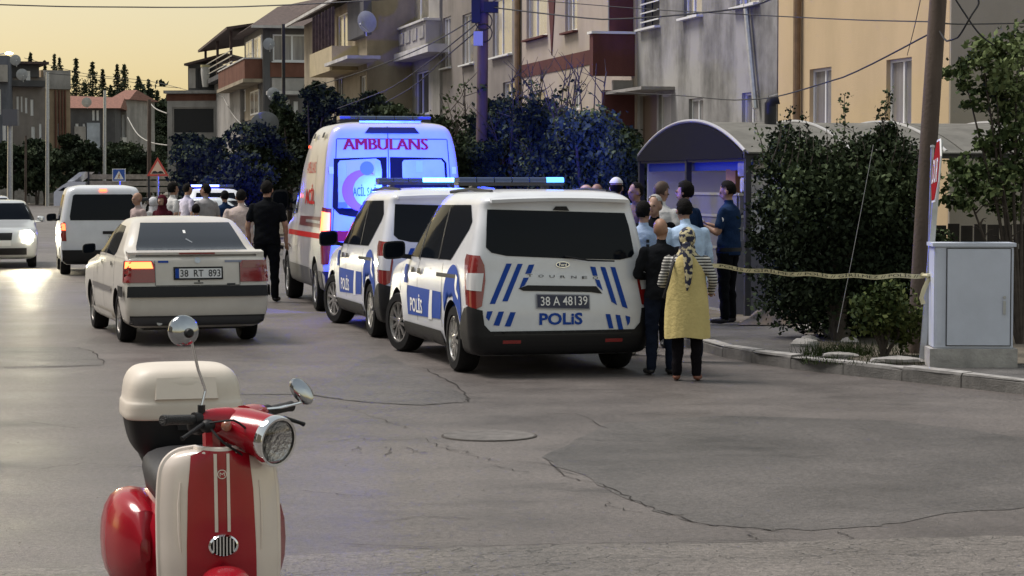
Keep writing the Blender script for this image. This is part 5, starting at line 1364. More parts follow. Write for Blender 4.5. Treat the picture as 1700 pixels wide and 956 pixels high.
for sx in (-1, 1):
    b = MB(); b.tube([lc + Mh @ Vector((sx * .03 + .012, -.02, .0)), lc + Mh @ Vector((sx * .045, .03, .006))], .010, 8); b.build('bulb_shield', m_black_plastic, hl)
    b = MB(); b.tube([hp_(sx * .15, -.05, .056), hp_(sx * .19, -.055, .06)], .026, 12); b.ell(hp_(sx * .165, -.06, .04), (.04, .035, .04)); b.ell(hp_(sx * .155, -.02, .035), (.03, .028, .025)); b.build('switch_block', m_black_plastic, sc)
    b = MB(); b.tube([hp_(sx * .18, -.055, .058), hp_(sx * .20, -.056, .06), hp_(sx * .30, -.065, .066), hp_(sx * .325, -.067, .067), hp_(sx * .33, -.067, .067)], [.017, .0185, .0185, .021, .018], 14); b.build('grip', mat('grip_rubber', (.02, .02, .022), .6, bump=.6, bs=180), sc)
    b = MB(); b.tube([hp_(sx * .17, -.02, .045), hp_(sx * .22, .0, .035), hp_(sx * .29, .012, .012), hp_(sx * .31, .014, .004)], [.008, .008, .007, .009], 8); b.build('brake_lever', m_black_plastic, sc)
    b = MB(); b.ell(hp_(sx * .112, .035, .036), (.02, .026, .022)); b.build('indicator', mat('indicator_amber', (.35, .13, .08), .25, coat=1.), hd)
# mirrors: one upright, one swung low
b = MB(); b.tube([hp_(.155, -.05, .075), hp_(.155, -.05, .11)], .014, 10); st = b.build('mirror_stem', m_black_plastic, sc)
b = MB(); b.tube([hp_(.155, -.05, .10), hp_(.135, -.05, .16), hp_(.17, -.05, .24), hp_(.20, -.045, .325), hp_(.212, -.04, .355)], .0055, 8); b.build('rod', m_chrome, st)
mc_ = hp_(.235, -.055, .385)
Mm = Matrix.Rotation(R(8), 3, 'Z') @ Matrix.Rotation(R(-84), 3, 'X')
b = MB(); b.lathe([(.056, -.012), (.057, -.002), (.052, .010), (.04, .019), (.02, .025), (0, .027)], 32, M=Mm, c=mc_); mr = b.build('mirror_shell', m_darkened_chrome, sc)
b = MB(); b.lathe([(.018, .022), (.017, .036), (.012, .045), (0, .046)], 14, M=Mm, c=mc_ + Vector((-.012, 0, -.01))); b.build('ball_joint', m_black_plastic, mr)
m2 = hp_(-.345, -.03, .125)
b = MB(); b.tube([hp_(-.12, -.04, .07), hp_(-.22, -.03, .07), hp_(-.345, -.02, .085)], .006, 8); b.build('mirror_stem', m_chrome, sc)
Mm2 = Hs @ Matrix.Rotation(R(28), 3, 'Y') @ Matrix.Rotation(R(-62), 3, 'X')
b = MB(); b.lathe([(.05, -.012), (.052, -.002), (.047, .010), (.034, .018), (0, .024)], 30, M=Mm2 @ Matrix.Diagonal((.72, 1.15, 1)), c=m2); mm = b.build('mirror_shell', m_darkened_chrome, sc)
b = MB(); b.lathe([(.046, -.0135), (0, -.0135)], 30, M=Mm2 @ Matrix.Diagonal((.72, 1.15, 1)), c=m2); b.build('mirror_glass', mat('mirror_face', (.5, .55, .6), .03, metal=1.), mm)
b = MB(); b.tube([(.0, -1.34, .62), (.03, -1.5, .585)], .012, 8); b.build('tail_stub', m_black_plastic, sc)

for sx, pts in ((1, ((.17, -.02, .045), (.12, .08, .06), (.05, .12, -.02), (.02, .04, -.10))), (-1, ((-.17, -.02, .045), (-.13, .09, .05), (-.06, .12, -.03), (-.02, .04, -.10))), (1, ((.16, .0, .03), (.15, .06, -.02), (.08, .08, -.07), (.03, .03, -.11)))):
    b = MB(); b.tube([Vector(q) for q in catmull([tuple(hp_(*p_)) for p_ in pts], 5)], .0045, 6); b.build('brake_cable', m_black_plastic, sc)
# ------------------------------------------------------------------ people
SK_TONES = [(.33, .19, .13), (.28, .155, .10), (.38, .23, .165)]
def fabric(name, col, var=.18): return mat(name, col, .95, var=var, vs=7, bump=.35, bs=38, spec=.08)

def capsule_d(p, a, b, ra, rb):
    ab = b - a; t = np.clip(((p - a) @ ab) / max(1e-9, ab @ ab), 0, 1)
    return np.linalg.norm(p - (a + t[:, None] * ab), axis=1) - (ra + (rb - ra) * t)

def person(label, loc, face, H, top, bottom, shoes=None, skin=0, hair='short', hairm=None, arms=('hang', 'hang'), sleeve='short', bald=False, build=1.0, voxel=.013, lean=0., turn=0., group=None, cap=None, scarf=None, legs=0.0, head_down=0.):
    k = H / 1.75
    t = thing('person', label, 'person', loc, R(face), group)
    skm = mat('skin_%d' % skin, SK_TONES[skin], .55, var=.08, vs=14)
    shm = shoes or mat('black_shoe', (.02, .02, .022), .5)
    mats = [skm, top, bottom, shm]
    w = build
    b = MB(); prim = []
    cl, sl_ = math.cos(lean), math.sin(lean)
    def bend(p):                                # torso leans forward from the hips
        p = Vector(p)
        if p.z > .9 and lean:
            dz = p.z - .9; return Vector((p.x, p.y * cl + dz * sl_, .9 + dz * cl - p.y * sl_))
        return p
    def cap_(a, c, ra, rc, mi, n=5):
        a, c = bend(a), bend(c)
        pts = [a + (c - a) * q for q in (-.0, .25, .5, .75, 1.0)]; rr = [ra + (rc - ra) * q for q in (0, .25, .5, .75, 1)]
        b.tube(pts, rr, 12); b.ell(a, (ra,) * 3, 12, 8); b.ell(c, (rc,) * 3, 12, 8)
        prim.append((np.array(a), np.array(c), ra, rc, mi))
    def ell_(c, r, mi):
        c = bend(c); b.ell(c, r, 16, 10); prim.append((np.array(c) - np.array((0, 0, r[2] * .3)), np.array(c) + np.array((0, 0, r[2] * .3)), (r[0] + r[1]) / 2 * .96, (r[0] + r[1]) / 2 * .96, mi))
    # torso with shirt hem
    tor = [(.84, .172, .128), (.90, .175, .132), (1.0, .168, .125), (1.10, .163, .118), (1.22, .178, .125), (1.32, .188, .124), (1.39, .178, .108), (1.43, .135, .085), (1.46, .075, .068)]
    b.loft([[bend((w * rx * math.cos(a), w * ry * math.sin(a) - .012, z)) for a in np.linspace(0, 2 * PI, 24, endpoint=False)] for z, rx, ry in tor])
    for z, rx, ry in tor:
        for sx in (-1, 0, 1):
            c = np.array(bend((sx * w * (rx - ry) * .85, -.012, z))); prim.append((c, c + 1e-4, ry * w, ry * w, 1))
    # legs, trousers
    st = legs
    for sx in (-1, 1):
        f = sx * st
        hip = (sx * .092, 0, .86); kn = (sx * .105, f * .5 + .012, .48); an = (sx * .112, f - .012, .10)
        cap_(hip, kn, .098 * w, .070, 2); cap_(kn, an, .070, .058, 2)
        cap_((an[0], an[1] + .0, .055), (an[0] + sx * .02, an[1] + .155, .04), .043, .036, 3)
        b.ell((an[0] + sx * .01, an[1] + .07, .045), (.046, .13, .043))
    # neck, head
    cap_((0, -.022, 1.43), (0, .0, 1.53), .060, .054, 0)
    Hd = Matrix.Rotation(R(turn), 3, 'Z') @ Matrix.Rotation(-head_down, 3, 'X')
    hc0 = Vector((0, .012, 1.625))
    def hp(x, y, z): return bend(hc0 + Hd @ Vector((x, y, z)))
    b.ell(hp(0, -.012, .02), (.079, .098, .105), 18, 12); b.ell(hp(0, .022, -.045), (.060, .070, .078), 16, 10); b.ell(hp(0, .045, -.085), (.035, .038, .028), 12, 8)
    prim.append((np.array(hp(0, 0, -.05)), np.array(hp(0, 0, .03)), .085, .095, 0))
    b.ell(hp(0, .098, -.022), (.014, .022, .026), 8, 6); b.ell(hp(0, .088, .012), (.045, .012, .012), 10, 6)
    for sx in (-1, 1): b.ell(hp(sx * .082, -.005, -.015), (.014, .024, .034), 8, 6)
    # arms
    hands = []
    for sx, pose in ((-1, arms[0]), (1, arms[1])):
        sh = Vector((sx * .180 * w, -.012, 1.375))
        el, wr = {'hang': ((sx * .245 * w, -.035, 1.11), (sx * .245 * w, .03, .87)), 'front': ((sx * .25 * w, .02, 1.12), (sx * .09, .22, 1.08)), 'phone': ((sx * .24 * w, .03, 1.12), (sx * .15, .28, 1.20)),
                  'cross': ((sx * .24 * w, .04, 1.14), (-sx * .06, .19, 1.16)), 'hip': ((sx * .36, -.06, 1.15), (sx * .20, .04, .98)), 'back': ((sx * .27 * w, -.13, 1.13), (sx * .07, -.19, .98)), 'out': ((sx * .27, .05, 1.15), (sx * .36, .24, 1.07)), 'tape': ((sx * .30, -.02, 1.16), (sx * .26, .16, 1.02))}[pose]
        if sleeve == 'short':
            cap_(sh, Vector(sh).lerp(Vector(el), .66), .058, .060, 1); cap_(Vector(sh).lerp(Vector(el), .55), el, .046, .042, 0); cap_(el, wr, .042, .030, 0)
        else:
            cap_(sh, el, .066, .054, 1); cap_(el, wr, .054, .042, 1)
        d = (Vector(wr) - Vector(el)).normalized(); pc_ = Vector(wr) + d * .045
        cap_(wr, pc_, .030, .030, 0); hands.append((bend(wr), bend(pc_), d, sx))
    tmp = b.build('tmp', [skm], None, smooth=0, fix=True)
    md = tmp.modifiers.new('r', 'REMESH'); md.mode = 'VOXEL'; md.voxel_size = voxel
    m2_ = tmp.modifiers.new('s', 'SMOOTH'); m2_.factor = .5; m2_.iterations = 3
    me = mesh_arrays(tmp); bpy.data.objects.remove(tmp)
    nv = len(me.vertices); co = np.empty(nv * 3); me.vertices.foreach_get('co', co); co = co.reshape(-1, 3)
    # soft cloth folds on shirt and trousers
    fc = np.array([p.center[:] for p in me.polygons])
    D = np.stack([capsule_d(fc, a, c, ra, rc) for a, c, ra, rc, mi in prim]); mi = np.array([q[4] for q in prim])[D.argmin(0)]
    zc_ = fc[:, 2]
    if not lean:
        torso = (np.abs(fc[:, 0]) < .17 * w)
        mi = np.where((mi == 2) & (zc_ > .865) , 1, mi); mi = np.where((mi == 1) & (zc_ < .845) & torso, 2, mi)
    sd_ = sum(map(ord, label)) % 97
    cw = np.interp(co[:, 2], [0, .1, .3, .85, .9, 1.35, 1.42, 2], [0, .3, 1, 1, 1, .6, 0, 0])
    amp = .0065 * cw
    fold = np.sin(co[:, 2] * 31 + co[:, 0] * 17 + sd_) * np.sin(co[:, 1] * 23 - co[:, 2] * 9 + sd_ * 2) + .35 * np.sin(co[:, 2] * 57 - co[:, 0] * 29 + sd_)
    nrm = np.empty(nv * 3); me.vertices.foreach_get('normal', nrm); nrm = nrm.reshape(-1, 3)
    co = co + nrm * (amp * fold)[:, None]
    me.vertices.foreach_set('co', (co * k).ravel()); 
    for m_ in mats: me.materials.append(m_) if False else None
    me.materials.clear()
    for m_ in mats: me.materials.append(m_)
    me.polygons.foreach_set('material_index', mi.astype(np.int32))
    me.polygons.foreach_set('use_smooth', [True] * len(me.polygons)); me.update()
    # fingers join the same mesh
    bm = bmesh.new(); bm.from_mesh(me)
    fb = MB()
    for wr, pc_, d, sx in hands:
        side = d.cross(Vector((0, 1, 0)) if abs(d.y) < .8 else Vector((0, 0, 1))).normalized(); nn = side.cross(d).normalized()
        for q in range(4):
            o_ = pc_ + side * (.021 - .014 * q) + d * .01; L = (.072, .082, .076, .058)[q]
            fb.tube([o_, o_ + d * L * .5 + nn * .004, o_ + d * L * .85 + nn * .018, o_ + d * L + nn * .03], [.0095, .009, .008, .006], 6)
        o_ = wr + d * .02 + side * .028; fb.tube([o_, o_ + side * .02 + d * .03, o_ + side * .024 + d * .055 + nn * .012], [.011, .010, .007], 6)
    off = [bm.verts.new(Vector(v) * k) for v in fb.v]
    for f in fb.f:
        ff = bm.faces.new([off[i] for i in f]); ff.material_index = 0; ff.smooth = True
    bm.to_mesh(me); bm.free()
    link('body', me, t)
    # eyes and mouth
    for sx in (-1, 1):
        e = MB(); e.ell(hp(sx * .032, .086, .0) * k, (.012 * k, .008 * k, .007 * k), 8, 6); e.build('eye', mat('dark_eye', (.02, .015, .012), .3), t)
    e = MB(); e.ell(hp(0, .084, -.066) * k, (.022 * k, .008 * k, .006 * k), 8, 6); e.build('mouth', mat('lips', (.22, .09, .075), .5), t)
    # hair, cap or scarf
    def shell(r, keep, m_, name, c=(0, -.014, .02), nu=26, nv_=20, rough=.0):
        e = MB(); e.ell((0, 0, 0), r, nu, nv_)
        rnd = random.Random(sd_); vs = []
        for v in e.v:
            q = 1 + rnd.uniform(-rough, rough); vs.append(hp(v[0] * q + c[0], v[1] * q + c[1], v[2] * q + c[2]) * k)
        fs = [f for f in e.f if keep(Vector(sum((Vector(e.v[i]) for i in f), Vector())) / len(f))]
        e2 = MB(); e2.add(vs, fs); return e2.build(name, m_, t, smooth=60)
    hm_ = hairm or mat('black_hair', (.006, .005, .005), .85, var=.3, vs=40, bump=.6, bs=90, spec=.15)
    if hair == 'short': shell((.088, .106, .112), lambda c: c.z > .038 + .05 * (c.y > .06) or (c.y < .012 and c.z > -.062) or (c.y < -.05 and c.z > -.075), hm_, 'hair', rough=.03)
    if hair == 'full': shell((.095, .113, .122), lambda c: c.z > .03 + .04 * (c.y > .06) or (c.y < .02 and c.z > -.085), hm_, 'hair', rough=.05)
    if hair == 'fringe': shell((.083, .102, .105), lambda c: c.y < -.01 and -.09 < c.z < .012, hm_, 'hair', rough=.02)
    if cap is not None:
        shell((.093, .112, .112), lambda c: c.z > .028, cap, 'cap', c=(0, -.012, .026))
        e = MB(); e.loft([[hp(math.cos(a) * .075, .085 + q * .075 * math.sin(a) ** .5 if math.sin(a) > 0 else .085, .052 - .012 * q) * k for a in np.linspace(0, PI, 12)] for q in (0, .5, 1.)], cap=False); e.build('visor', cap, t)
    if scarf is not None:
        shell((.098, .118, .128), lambda c: not (c.y > .045 and -.085 < c.z < .062), scarf, 'headscarf', c=(0, -.014, .01))
        e = MB(); e.loft([[bend(Vector((rx * math.cos(a), ry * math.sin(a) + cy, z))) * k for a in np.linspace(0, 2 * PI, 20, endpoint=False)] for z, rx, ry, cy in ((1.34, .17, .13, -.015), (1.42, .145, .115, -.01), (1.48, .10, .09, 0), (1.545, .088, .095, .005))], cap=False); e.build('scarf_drape', scarf, t, smooth=60)
    return t, k, bend

PV = .118
c_lblue = fabric('pale_blue_cotton', (.36, .46, .62)); c_black = fabric('black_cloth', (.005, .006, .008)); c_navy = fabric('navy_uniform', (.012, .028, .075)); c_dark = fabric('charcoal_cloth', (.010, .011, .014))
c_white = fabric('white_cotton', (.62, .61, .60)); c_brown = fabric('brown_shirt', (.16, .11, .08)); c_denim = fabric('dark_denim', (.010, .014, .028)); c_grey = fabric('grey_cotton', (.30, .29, .30)); c_pink = fabric('pale_pink_cotton', (.52, .43, .40))
c_lav = fabric('lavender_cotton', (.46, .44, .58)); c_white_shoe = mat('white_trainers', (.55, .52, .48), .6); c_dusty = fabric('dusty_pink_check', (.42, .33, .32)); c_blue_shirt = fabric('blue_grey_shirt', (.30, .40, .55)); c_tan_shoe = mat('tan_slip_ons', (.22, .09, .06), .6)
m_grey_hair = mat('grey_hair', (.35, .34, .33), .7, var=.2, vs=40, bump=.4, bs=90)
def G0(px, d, z=0.): p = at(px, 300, d); return (p.x, p.y, z)

gr = 'bystanders beside the police vans'
# striped jersey for the woman in yellow
m_str = bpy.data.materials.new('black_white_striped_jersey'); m_str.use_nodes = True
nt = m_str.node_tree; tc = nt.nodes.new('ShaderNodeTexCoord'); wv = nt.nodes.new('ShaderNodeTexWave'); wv.bands_direction = 'Z'; wv.inputs['Scale'].default_value = 11; wv.inputs['Distortion'].default_value = .4
cr = nt.nodes.new('ShaderNodeValToRGB'); cr.color_ramp.interpolation = 'CONSTANT'; cr.color_ramp.elements[0].color = (.02, .02, .022, 1); cr.color_ramp.elements[1].color = (.5, .49, .46, 1); cr.color_ramp.elements[1].position = .45
nt.links.new(tc.outputs['Object'], wv.inputs[0]); nt.links.new(wv.outputs['Fac'], cr.inputs[0]); nt.links.new(cr.outputs[0], nt.nodes['Principled BSDF'].inputs['Base Color']); nt.nodes['Principled BSDF'].inputs['Roughness'].default_value = .85
m_hs = bpy.data.materials.new('cream_navy_headscarf'); m_hs.use_nodes = True
nt = m_hs.node_tree; tc = nt.nodes.new('ShaderNodeTexCoord'); vo = nt.nodes.new('ShaderNodeTexNoise'); vo.inputs['Scale'].default_value = 17; vo.inputs['Detail'].default_value = 3
cr = nt.nodes.new('ShaderNodeValToRGB'); cr.color_ramp.elements[0].color = (.012, .015, .04, 1); cr.color_ramp.elements[1].color = (.50, .44, .27, 1); cr.color_ramp.elements[0].position = .47; cr.color_ramp.elements[1].position = .53
nt.links.new(tc.outputs['Object'], vo.inputs[0]); nt.links.new(vo.outputs['Fac'], cr.inputs[0]); nt.links.new(cr.outputs[0], nt.nodes['Principled BSDF'].inputs['Base Color']); nt.nodes['Principled BSDF'].inputs['Roughness'].default_value = .8
WL = gnd(1140, 632)
wt_, k, _ = person('woman in a long yellow sleeveless tunic and patterned headscarf, back turned', (WL.x, WL.y, 0), -10, 1.47, m_str, fabric('black_trousers', (.007, .006, .008)), shoes=c_tan_shoe, hair='none', arms=('front', 'tape'), sleeve='long', build=1.16, voxel=.011, scarf=m_hs, group=gr)
m_tunic = fabric('yellow_linen', (.52, .43, .19), .06)
rings = []
for z, rx, ry, cy in ((.50, .262, .225, -.01), (.62, .258, .218, -.01), (.80, .250, .205, -.01), (.95, .238, .19, -.01), (1.10, .222, .172, -.012), (1.24, .212, .160, -.012), (1.33, .205, .15, -.012), (1.40, .18, .13, -.012), (1.445, .12, .10, -.012)):
    ring = []
    for q, a in enumerate(np.linspace(0, 2 * PI, 48, endpoint=False)):
        fl = 1 + (.035 * math.sin(a * 7 + z * 3) + .02 * math.sin(a * 13 - z * 5)) * min(1, max(0, (1.2 - z) / .6)) + .012 * math.sin(a * 5 + z * 14)
        ring.append((rx * fl * math.cos(a) * k, (ry * fl * math.sin(a) + cy) * k, (z + .012 * math.sin(a * 3)) * k))
    rings.append(ring)
b = MB(); b.loft(rings, cap=False); b.build('tunic', m_tunic, wt_, smooth=60)
b = MB(); tail = [(0.0, -.125, 1.58), (.015, -.165, 1.48), (.03, -.185, 1.36), (.035, -.19, 1.24), (.03, -.195, 1.13), (.02, -.20, 1.04)]
b.tube([Vector(q) * k for q in tail], [.05 * k, .055 * k, .052 * k, .046 * k, .034 * k, .008 * k], 12, flat=(1., .55)); b.ell(Vector((0, -.13, 1.56)) * k, (.05 * k, .035 * k, .035 * k)); b.build('scarf_tail', m_hs, wt_)
b = MB(); b.tube([Vector(q) * k for q in ((-.13, -.06, 1.44), (-.16, -.16, 1.3), (-.2, -.18, 1.12), (-.26, -.1, .95))], .012 * k, 8, flat=(1.6, .5)); b.build('bag_strap', m_black_plastic, wt_)

q = gnd(1097, 622)
t_, k, _ = person('bald man in a dark jacket standing beside the woman in yellow', (q.x, q.y, 0), 12, 1.55, c_dark, c_denim, hair='none', skin=1, arms=('front', 'front'), sleeve='long', build=1.08, turn=-48, voxel=.011, group=gr)
q = gnd(1068, 590)
t_, k, _ = person('youth in a pale blue T-shirt with back print and white trainers', (q.x, q.y, 0), -8, 1.70, c_lblue, c_black, shoes=c_white_shoe, arms=('hang', 'front'), build=.98, turn=-20, voxel=.012, group=gr)
for i_ in range(4):
    b = MB(); b.box((.06 * k, -.152 * k, (1.30 - .055 * i_) * k), (.035 * k, .012, .036 * k)); b.build('back_print', m_black_print, t_)
person('broad man in a pale blue shirt bending behind the woman in yellow', G0(1143, 23.6), 18, 1.74, fabric('sky_blue_shirt', (.42, .55, .74)), c_denim, arms=('hip', 'out'), sleeve='long', build=1.16, lean=.16, hair='short', group=gr)
q = G0(1209, 28.1, PV)
cop, k, _ = person('police officer in dark blue uniform reading a phone by the kiosk', q, 62, 1.80, c_navy, c_black, arms=('phone', 'phone'), build=1.1, hair='short', head_down=.25, turn=10, voxel=.012, group=gr)
b = MB(); b.box((0, .42 * k, 1.225 * k), (.075, .15, .01), M=Matrix.Rotation(R(25), 3, 'X')); ph = b.build('phone', m_black_plastic); ph.location = q; ph.rotation_euler = (0, 0, R(62)); tag(ph, 'dark phone held in both hands by the police officer', 'phone')
b = MB(); b.lathe([(.033, 0), (.033, .004), (0, .005)], 18, M=Matrix.Rotation(R(-90), 3, 'Y'), c=(-.255 * k * 1.02, -.02, 1.28 * k)); b.lathe([(.033, 0), (.033, .004), (0, .005)], 18, M=Matrix.Rotation(R(90), 3, 'Y'), c=(.262 * k * 1.02, -.02, 1.28 * k)); b.build('shoulder_badge', m_pale_print, cop)
b = MB(); b.loft([[(1.06 * .178 * math.cos(a) * k * 1.1, (.135 * math.sin(a) * 1.1 - .012) * k, z * k) for a in np.linspace(0, 2 * PI, 24, endpoint=False)] for z in (.89, .935)]); b.build('belt', m_black_plastic, cop)
person('man with cropped hair in a white T-shirt bowing his head by the kiosk', G0(1098, 27.4, PV), -30, 1.79, c_white, c_denim, hair='short', hairm=mat('cropped_brown_hair', (.06, .035, .025), .7), head_down=.35, turn=-20, group=gr)
t_, k, _ = person('officer with thick dark hair and a white arm badge facing away', G0(1137, 27.9, PV), 40, 1.79, c_navy, c_black, hair='full', turn=30, group=gr)
for sx in (-1, 1):
    b = MB(); b.lathe([(.035, 0), (.035, .004), (0, .005)], 18, M=Matrix.Rotation(R(90 * sx), 3, 'Y'), c=(sx * .268 * k, -.02, 1.27 * k)); b.build('shoulder_badge', m_pale_print, t_)
person('grey haired older man facing us between the standing men', G0(1087, 25.7), 168, 1.76, c_black, c_black, hair='short', hairm=m_grey_hair, skin=2, turn=-15, sleeve='long', group=gr)
person('man in a brown shirt standing before the shrubs', G0(1056, 29.5, PV), 120, 1.78, c_brown, c_denim, skin=1, voxel=.015, group=gr)
person('man in a dark cap and navy shirt behind the nearer police van', G0(1017, 26.8), -25, 1.78, c_navy, c_black, cap=mat('dark_cap', (.02, .025, .045), .7), hair='fringe', voxel=.015, group=gr)
person('tall man in a white cap behind the one in a dark cap', G0(1023, 30.2, PV), -10, 1.84, c_blue_shirt, c_denim, cap=mat('white_cap', (.6, .6, .6), .7), hair='fringe', voxel=.015, group=gr)
person('bald man half hidden by the van roof, looking left', G0(973, 30.5), 60, 1.87, c_grey, c_dark, hair='none', skin=2, voxel=.015, group=gr)
person('balding man next to the bald man behind the van roof', G0(991, 31.4, PV), 150, 1.76, c_brown, c_dark, hair='none', skin=1, voxel=.015, group=gr)

gl_ = 'bystanders between the saloon and the far vehicles'
person('man in black T-shirt and trousers standing with his back to us', G0(443, 35.3), -6, 1.92, c_black, c_black, skin=0, build=1.12, arms=('hang', 'hang'), group=gl_)
person('broad man in a pale pink T-shirt behind the saloon roof', G0(400, 38), 10, 1.77, c_pink, c_denim, build=1.25, group=gl_, voxel=.015)
person('man in a grey T-shirt turning his face left', G0(341, 44), 50, 1.86, c_grey, c_denim, build=1.2, turn=20, group=gl_, voxel=.015)
person('dark haired child in front of the man in grey', G0(325, 42.5), 0, 1.47, c_black, c_black, hair='full', group=gl_, voxel=.015)
person('dark haired man in a white shirt looking right', G0(287, 47), -60, 1.88, c_white, c_denim, hair='full', group=gl_, voxel=.016)
person('man in a lavender T-shirt facing the man in grey', G0(311, 49.5), -50, 1.86, c_lav, c_denim, group=gl_, voxel=.016)
person('woman in a maroon headscarf looking towards us', G0(269, 42.5), 150, 1.65, fabric('maroon_cloth', (.06, .012, .018)), c_black, hair='none', scarf=fabric('maroon_scarf', (.07, .012, .02)), skin=2, sleeve='long', group=gl_, voxel=.015)
person('elderly bald man in a dusty pink shirt beside the small van', G0(228, 42.0), 130, 1.70, c_dusty, c_dark, hair='none', skin=0, sleeve='long', group=gl_, voxel=.015)
person('woman in a white headscarf behind the woman in maroon', G0(254, 46), 60, 1.58, c_white, c_dark, hair='none', scarf=fabric('white_scarf', (.55, .55, .58)), sleeve='long', group=gl_, voxel=.016)
person('man in navy under the glow of the blue roof lights', G0(373, 46), 20, 1.72, c_navy, c_black, group=gl_, voxel=.016)
# ------------------------------------------------------------------ kiosk under barrel canopies
m_canopy = mat('weathered_canopy_sheet', (.13, .126, .115), .8, var=.25, vs=3)
m_panel = mat('pale_kiosk_panel', (.70, .71, .72), .6, var=.05, vs=2)
m_panel2 = mat('grey_counter_panel', (.13, .13, .17), .5, var=.15, vs=3)
m_trim = mat('pale_metal_trim', (.45, .45, .46), .4, metal=.5)
def translucent(m_, col):
    nt = m_.node_tree; t = nt.nodes.new('ShaderNodeBsdfTranslucent'); t.inputs[0].default_value = (*col, 1); a = nt.nodes.new('ShaderNodeMixShader'); a.inputs[0].default_value = .5
    o = nt.nodes['Material Output']; nt.links.new(nt.nodes['Principled BSDF'].outputs[0], a.inputs[1]); nt.links.new(t.outputs[0], a.inputs[2]); nt.links.new(a.outputs[0], o.inputs[0])
translucent(m_panel, (.8, .8, .8))
KF = Frame(3.24, 29.6, STREET)                # near-left post; local x runs along the barrel, y is the arch span
kx = thing('kiosk', 'street kiosk with dark barrel canopy on posts and pale back panel', 'kiosk', (KF.o.x, KF.o.y, 0), KF.a)
ZE, ZT, WA, LB = 2.28, 2.74, 5.1, 4.55
def arch(y): u = y / WA * 2 - 1; return ZE + (ZT - ZE) * (1 - abs(u) ** 2.1)
def barrel(x0, x1, m_, name, th=.02):
    b = MB(); ys = np.linspace(-.12, WA + .12, 26)
    rings = []
    for x in (x0, x1): rings.append([(x, y, arch(min(max(y, 0), WA))) for y in ys] + [(x, y, arch(min(max(y, 0), WA)) + th) for y in ys[::-1]])
    b.loft(rings); return b.build(name, m_, kx, fix=True)
barrel(-.15, 1.75, m_canopy, 'canopy_sheet'); barrel(1.78, 2.95, m_canopy, 'canopy_sheet'); barrel(2.98, LB, m_canopy, 'canopy_sheet')
for x in (-.16, 1.35, 2.70, 4.4):
    b = MB(); b.tube([(x, y, arch(y) + .035) for y in np.linspace(0, WA, 24)], .026, 8); b.build('canopy_rib', m_trim, kx)
b = MB(); b.add([(-.17, y, arch(y)) for y in np.linspace(0, WA, 20)] + [(-.17, WA, ZE - .04), (-.17, 0, ZE - .04)], [tuple(range(22))]); b.prism([(-.19, y, arch(y) - .01) for y in np.linspace(0.02, WA - .02, 20)] + [(-.19, WA - .02, ZE - .06), (-.19, .02, ZE - .06)], (.012, 0, 0)); b.build('gable_shade_sheet', mat('painted_gable_shade', (.010, .010, .014), .95, spec=.1), kx, smooth=0, fix=True)  # near-black sheet stands for the shade inside the open gable
for (x, y) in ((-.12, 0), (-.12, WA * .52), (-.12, WA), (2.2, 0), (4.3, 0), (2.2, WA), (4.3, WA)):
    b = MB(); b.bar((x, y, .11), (x, y, arch(y)), .08, .08); b.build('post', m_dark_steel, kx, smooth=0)
for y in (0, WA):
    b = MB(); b.bar((-.18, y, ZE - .02), (LB, y, ZE - .02), .09, .08); b.build('eave_beam', m_dark_steel, kx, smooth=0)
b = MB(); b.bar((-.12, .06, ZE - .06), (-.12, WA - .06, ZE - .06), .06, .07); b.build('tie_beam', m_dark_steel, kx, smooth=0)
# pale panels closing the back, and the valance under the gable
b = MB(); b.box((1.0, WA - .10, 1.22), (2.1, .04, 2.04)); b.build('back_panel', m_panel, kx, smooth=0)
b = MB(); b.box((2.05, WA * .5, 1.22), (.04, WA - .3, 2.04)); b.build('end_panel', m_panel, kx, smooth=0)
b = MB(); b.box((-.02, WA / 2, ZE - .16), (.02, WA - .2, .12)); b.build('valance', mat('blue_valance', (.02, .07, .35), .6), kx, smooth=0)
for x, y in ((1.95, 1.9), (1.95, 3.2)):
    b = MB(); b.bar((x, y, .11), (x, y, ZE + .2), .09, .09); b.build('inner_post', m_dark_steel, kx, smooth=0)
# counter front: grey panels in a pale frame
for i, (z0, z1) in enumerate(((.16, .52), (.56, .98), (1.02, 1.42), (1.46, 1.72))):
    b = MB(); b.box((.35, .40, (z0 + z1) / 2), (.9, .04, z1 - z0)); b.build('counter_panel', m_panel2, kx, smooth=0)
    b = MB(); b.box((-.10, 1.55, (z0 + z1) / 2), (.04, 2.2, z1 - z0)); b.build('counter_panel', m_panel2, kx, smooth=0)
for z in (.14, .54, 1.0, 1.44, 1.74):
    b = MB(); b.box((-.10, 1.55, z), (.06, 2.24, .035)); b.build('trim_rail', m_trim, kx, smooth=0)
    b = MB(); b.box((.35, .38, z), (.94, .06, .035)); b.build('trim_rail', m_trim, kx, smooth=0)
# stove pipe
sp0 = KF.loc(at(1279, 215, 31.5)); b = MB(); b.tube([(sp0.x, sp0.y, 2.3), (sp0.x, sp0.y, 2.95), (sp0.x, sp0.y, 3.02)], .085, 14); b.tube([(sp0.x, sp0.y, 2.98), (sp0.x + .02, sp0.y - .03, 3.06), (sp0.x + .10, sp0.y - .06, 3.08)], .085, 14); b.build('stove_pipe', mat('sooty_pipe', (.02, .02, .025), .5, metal=.4), kx)
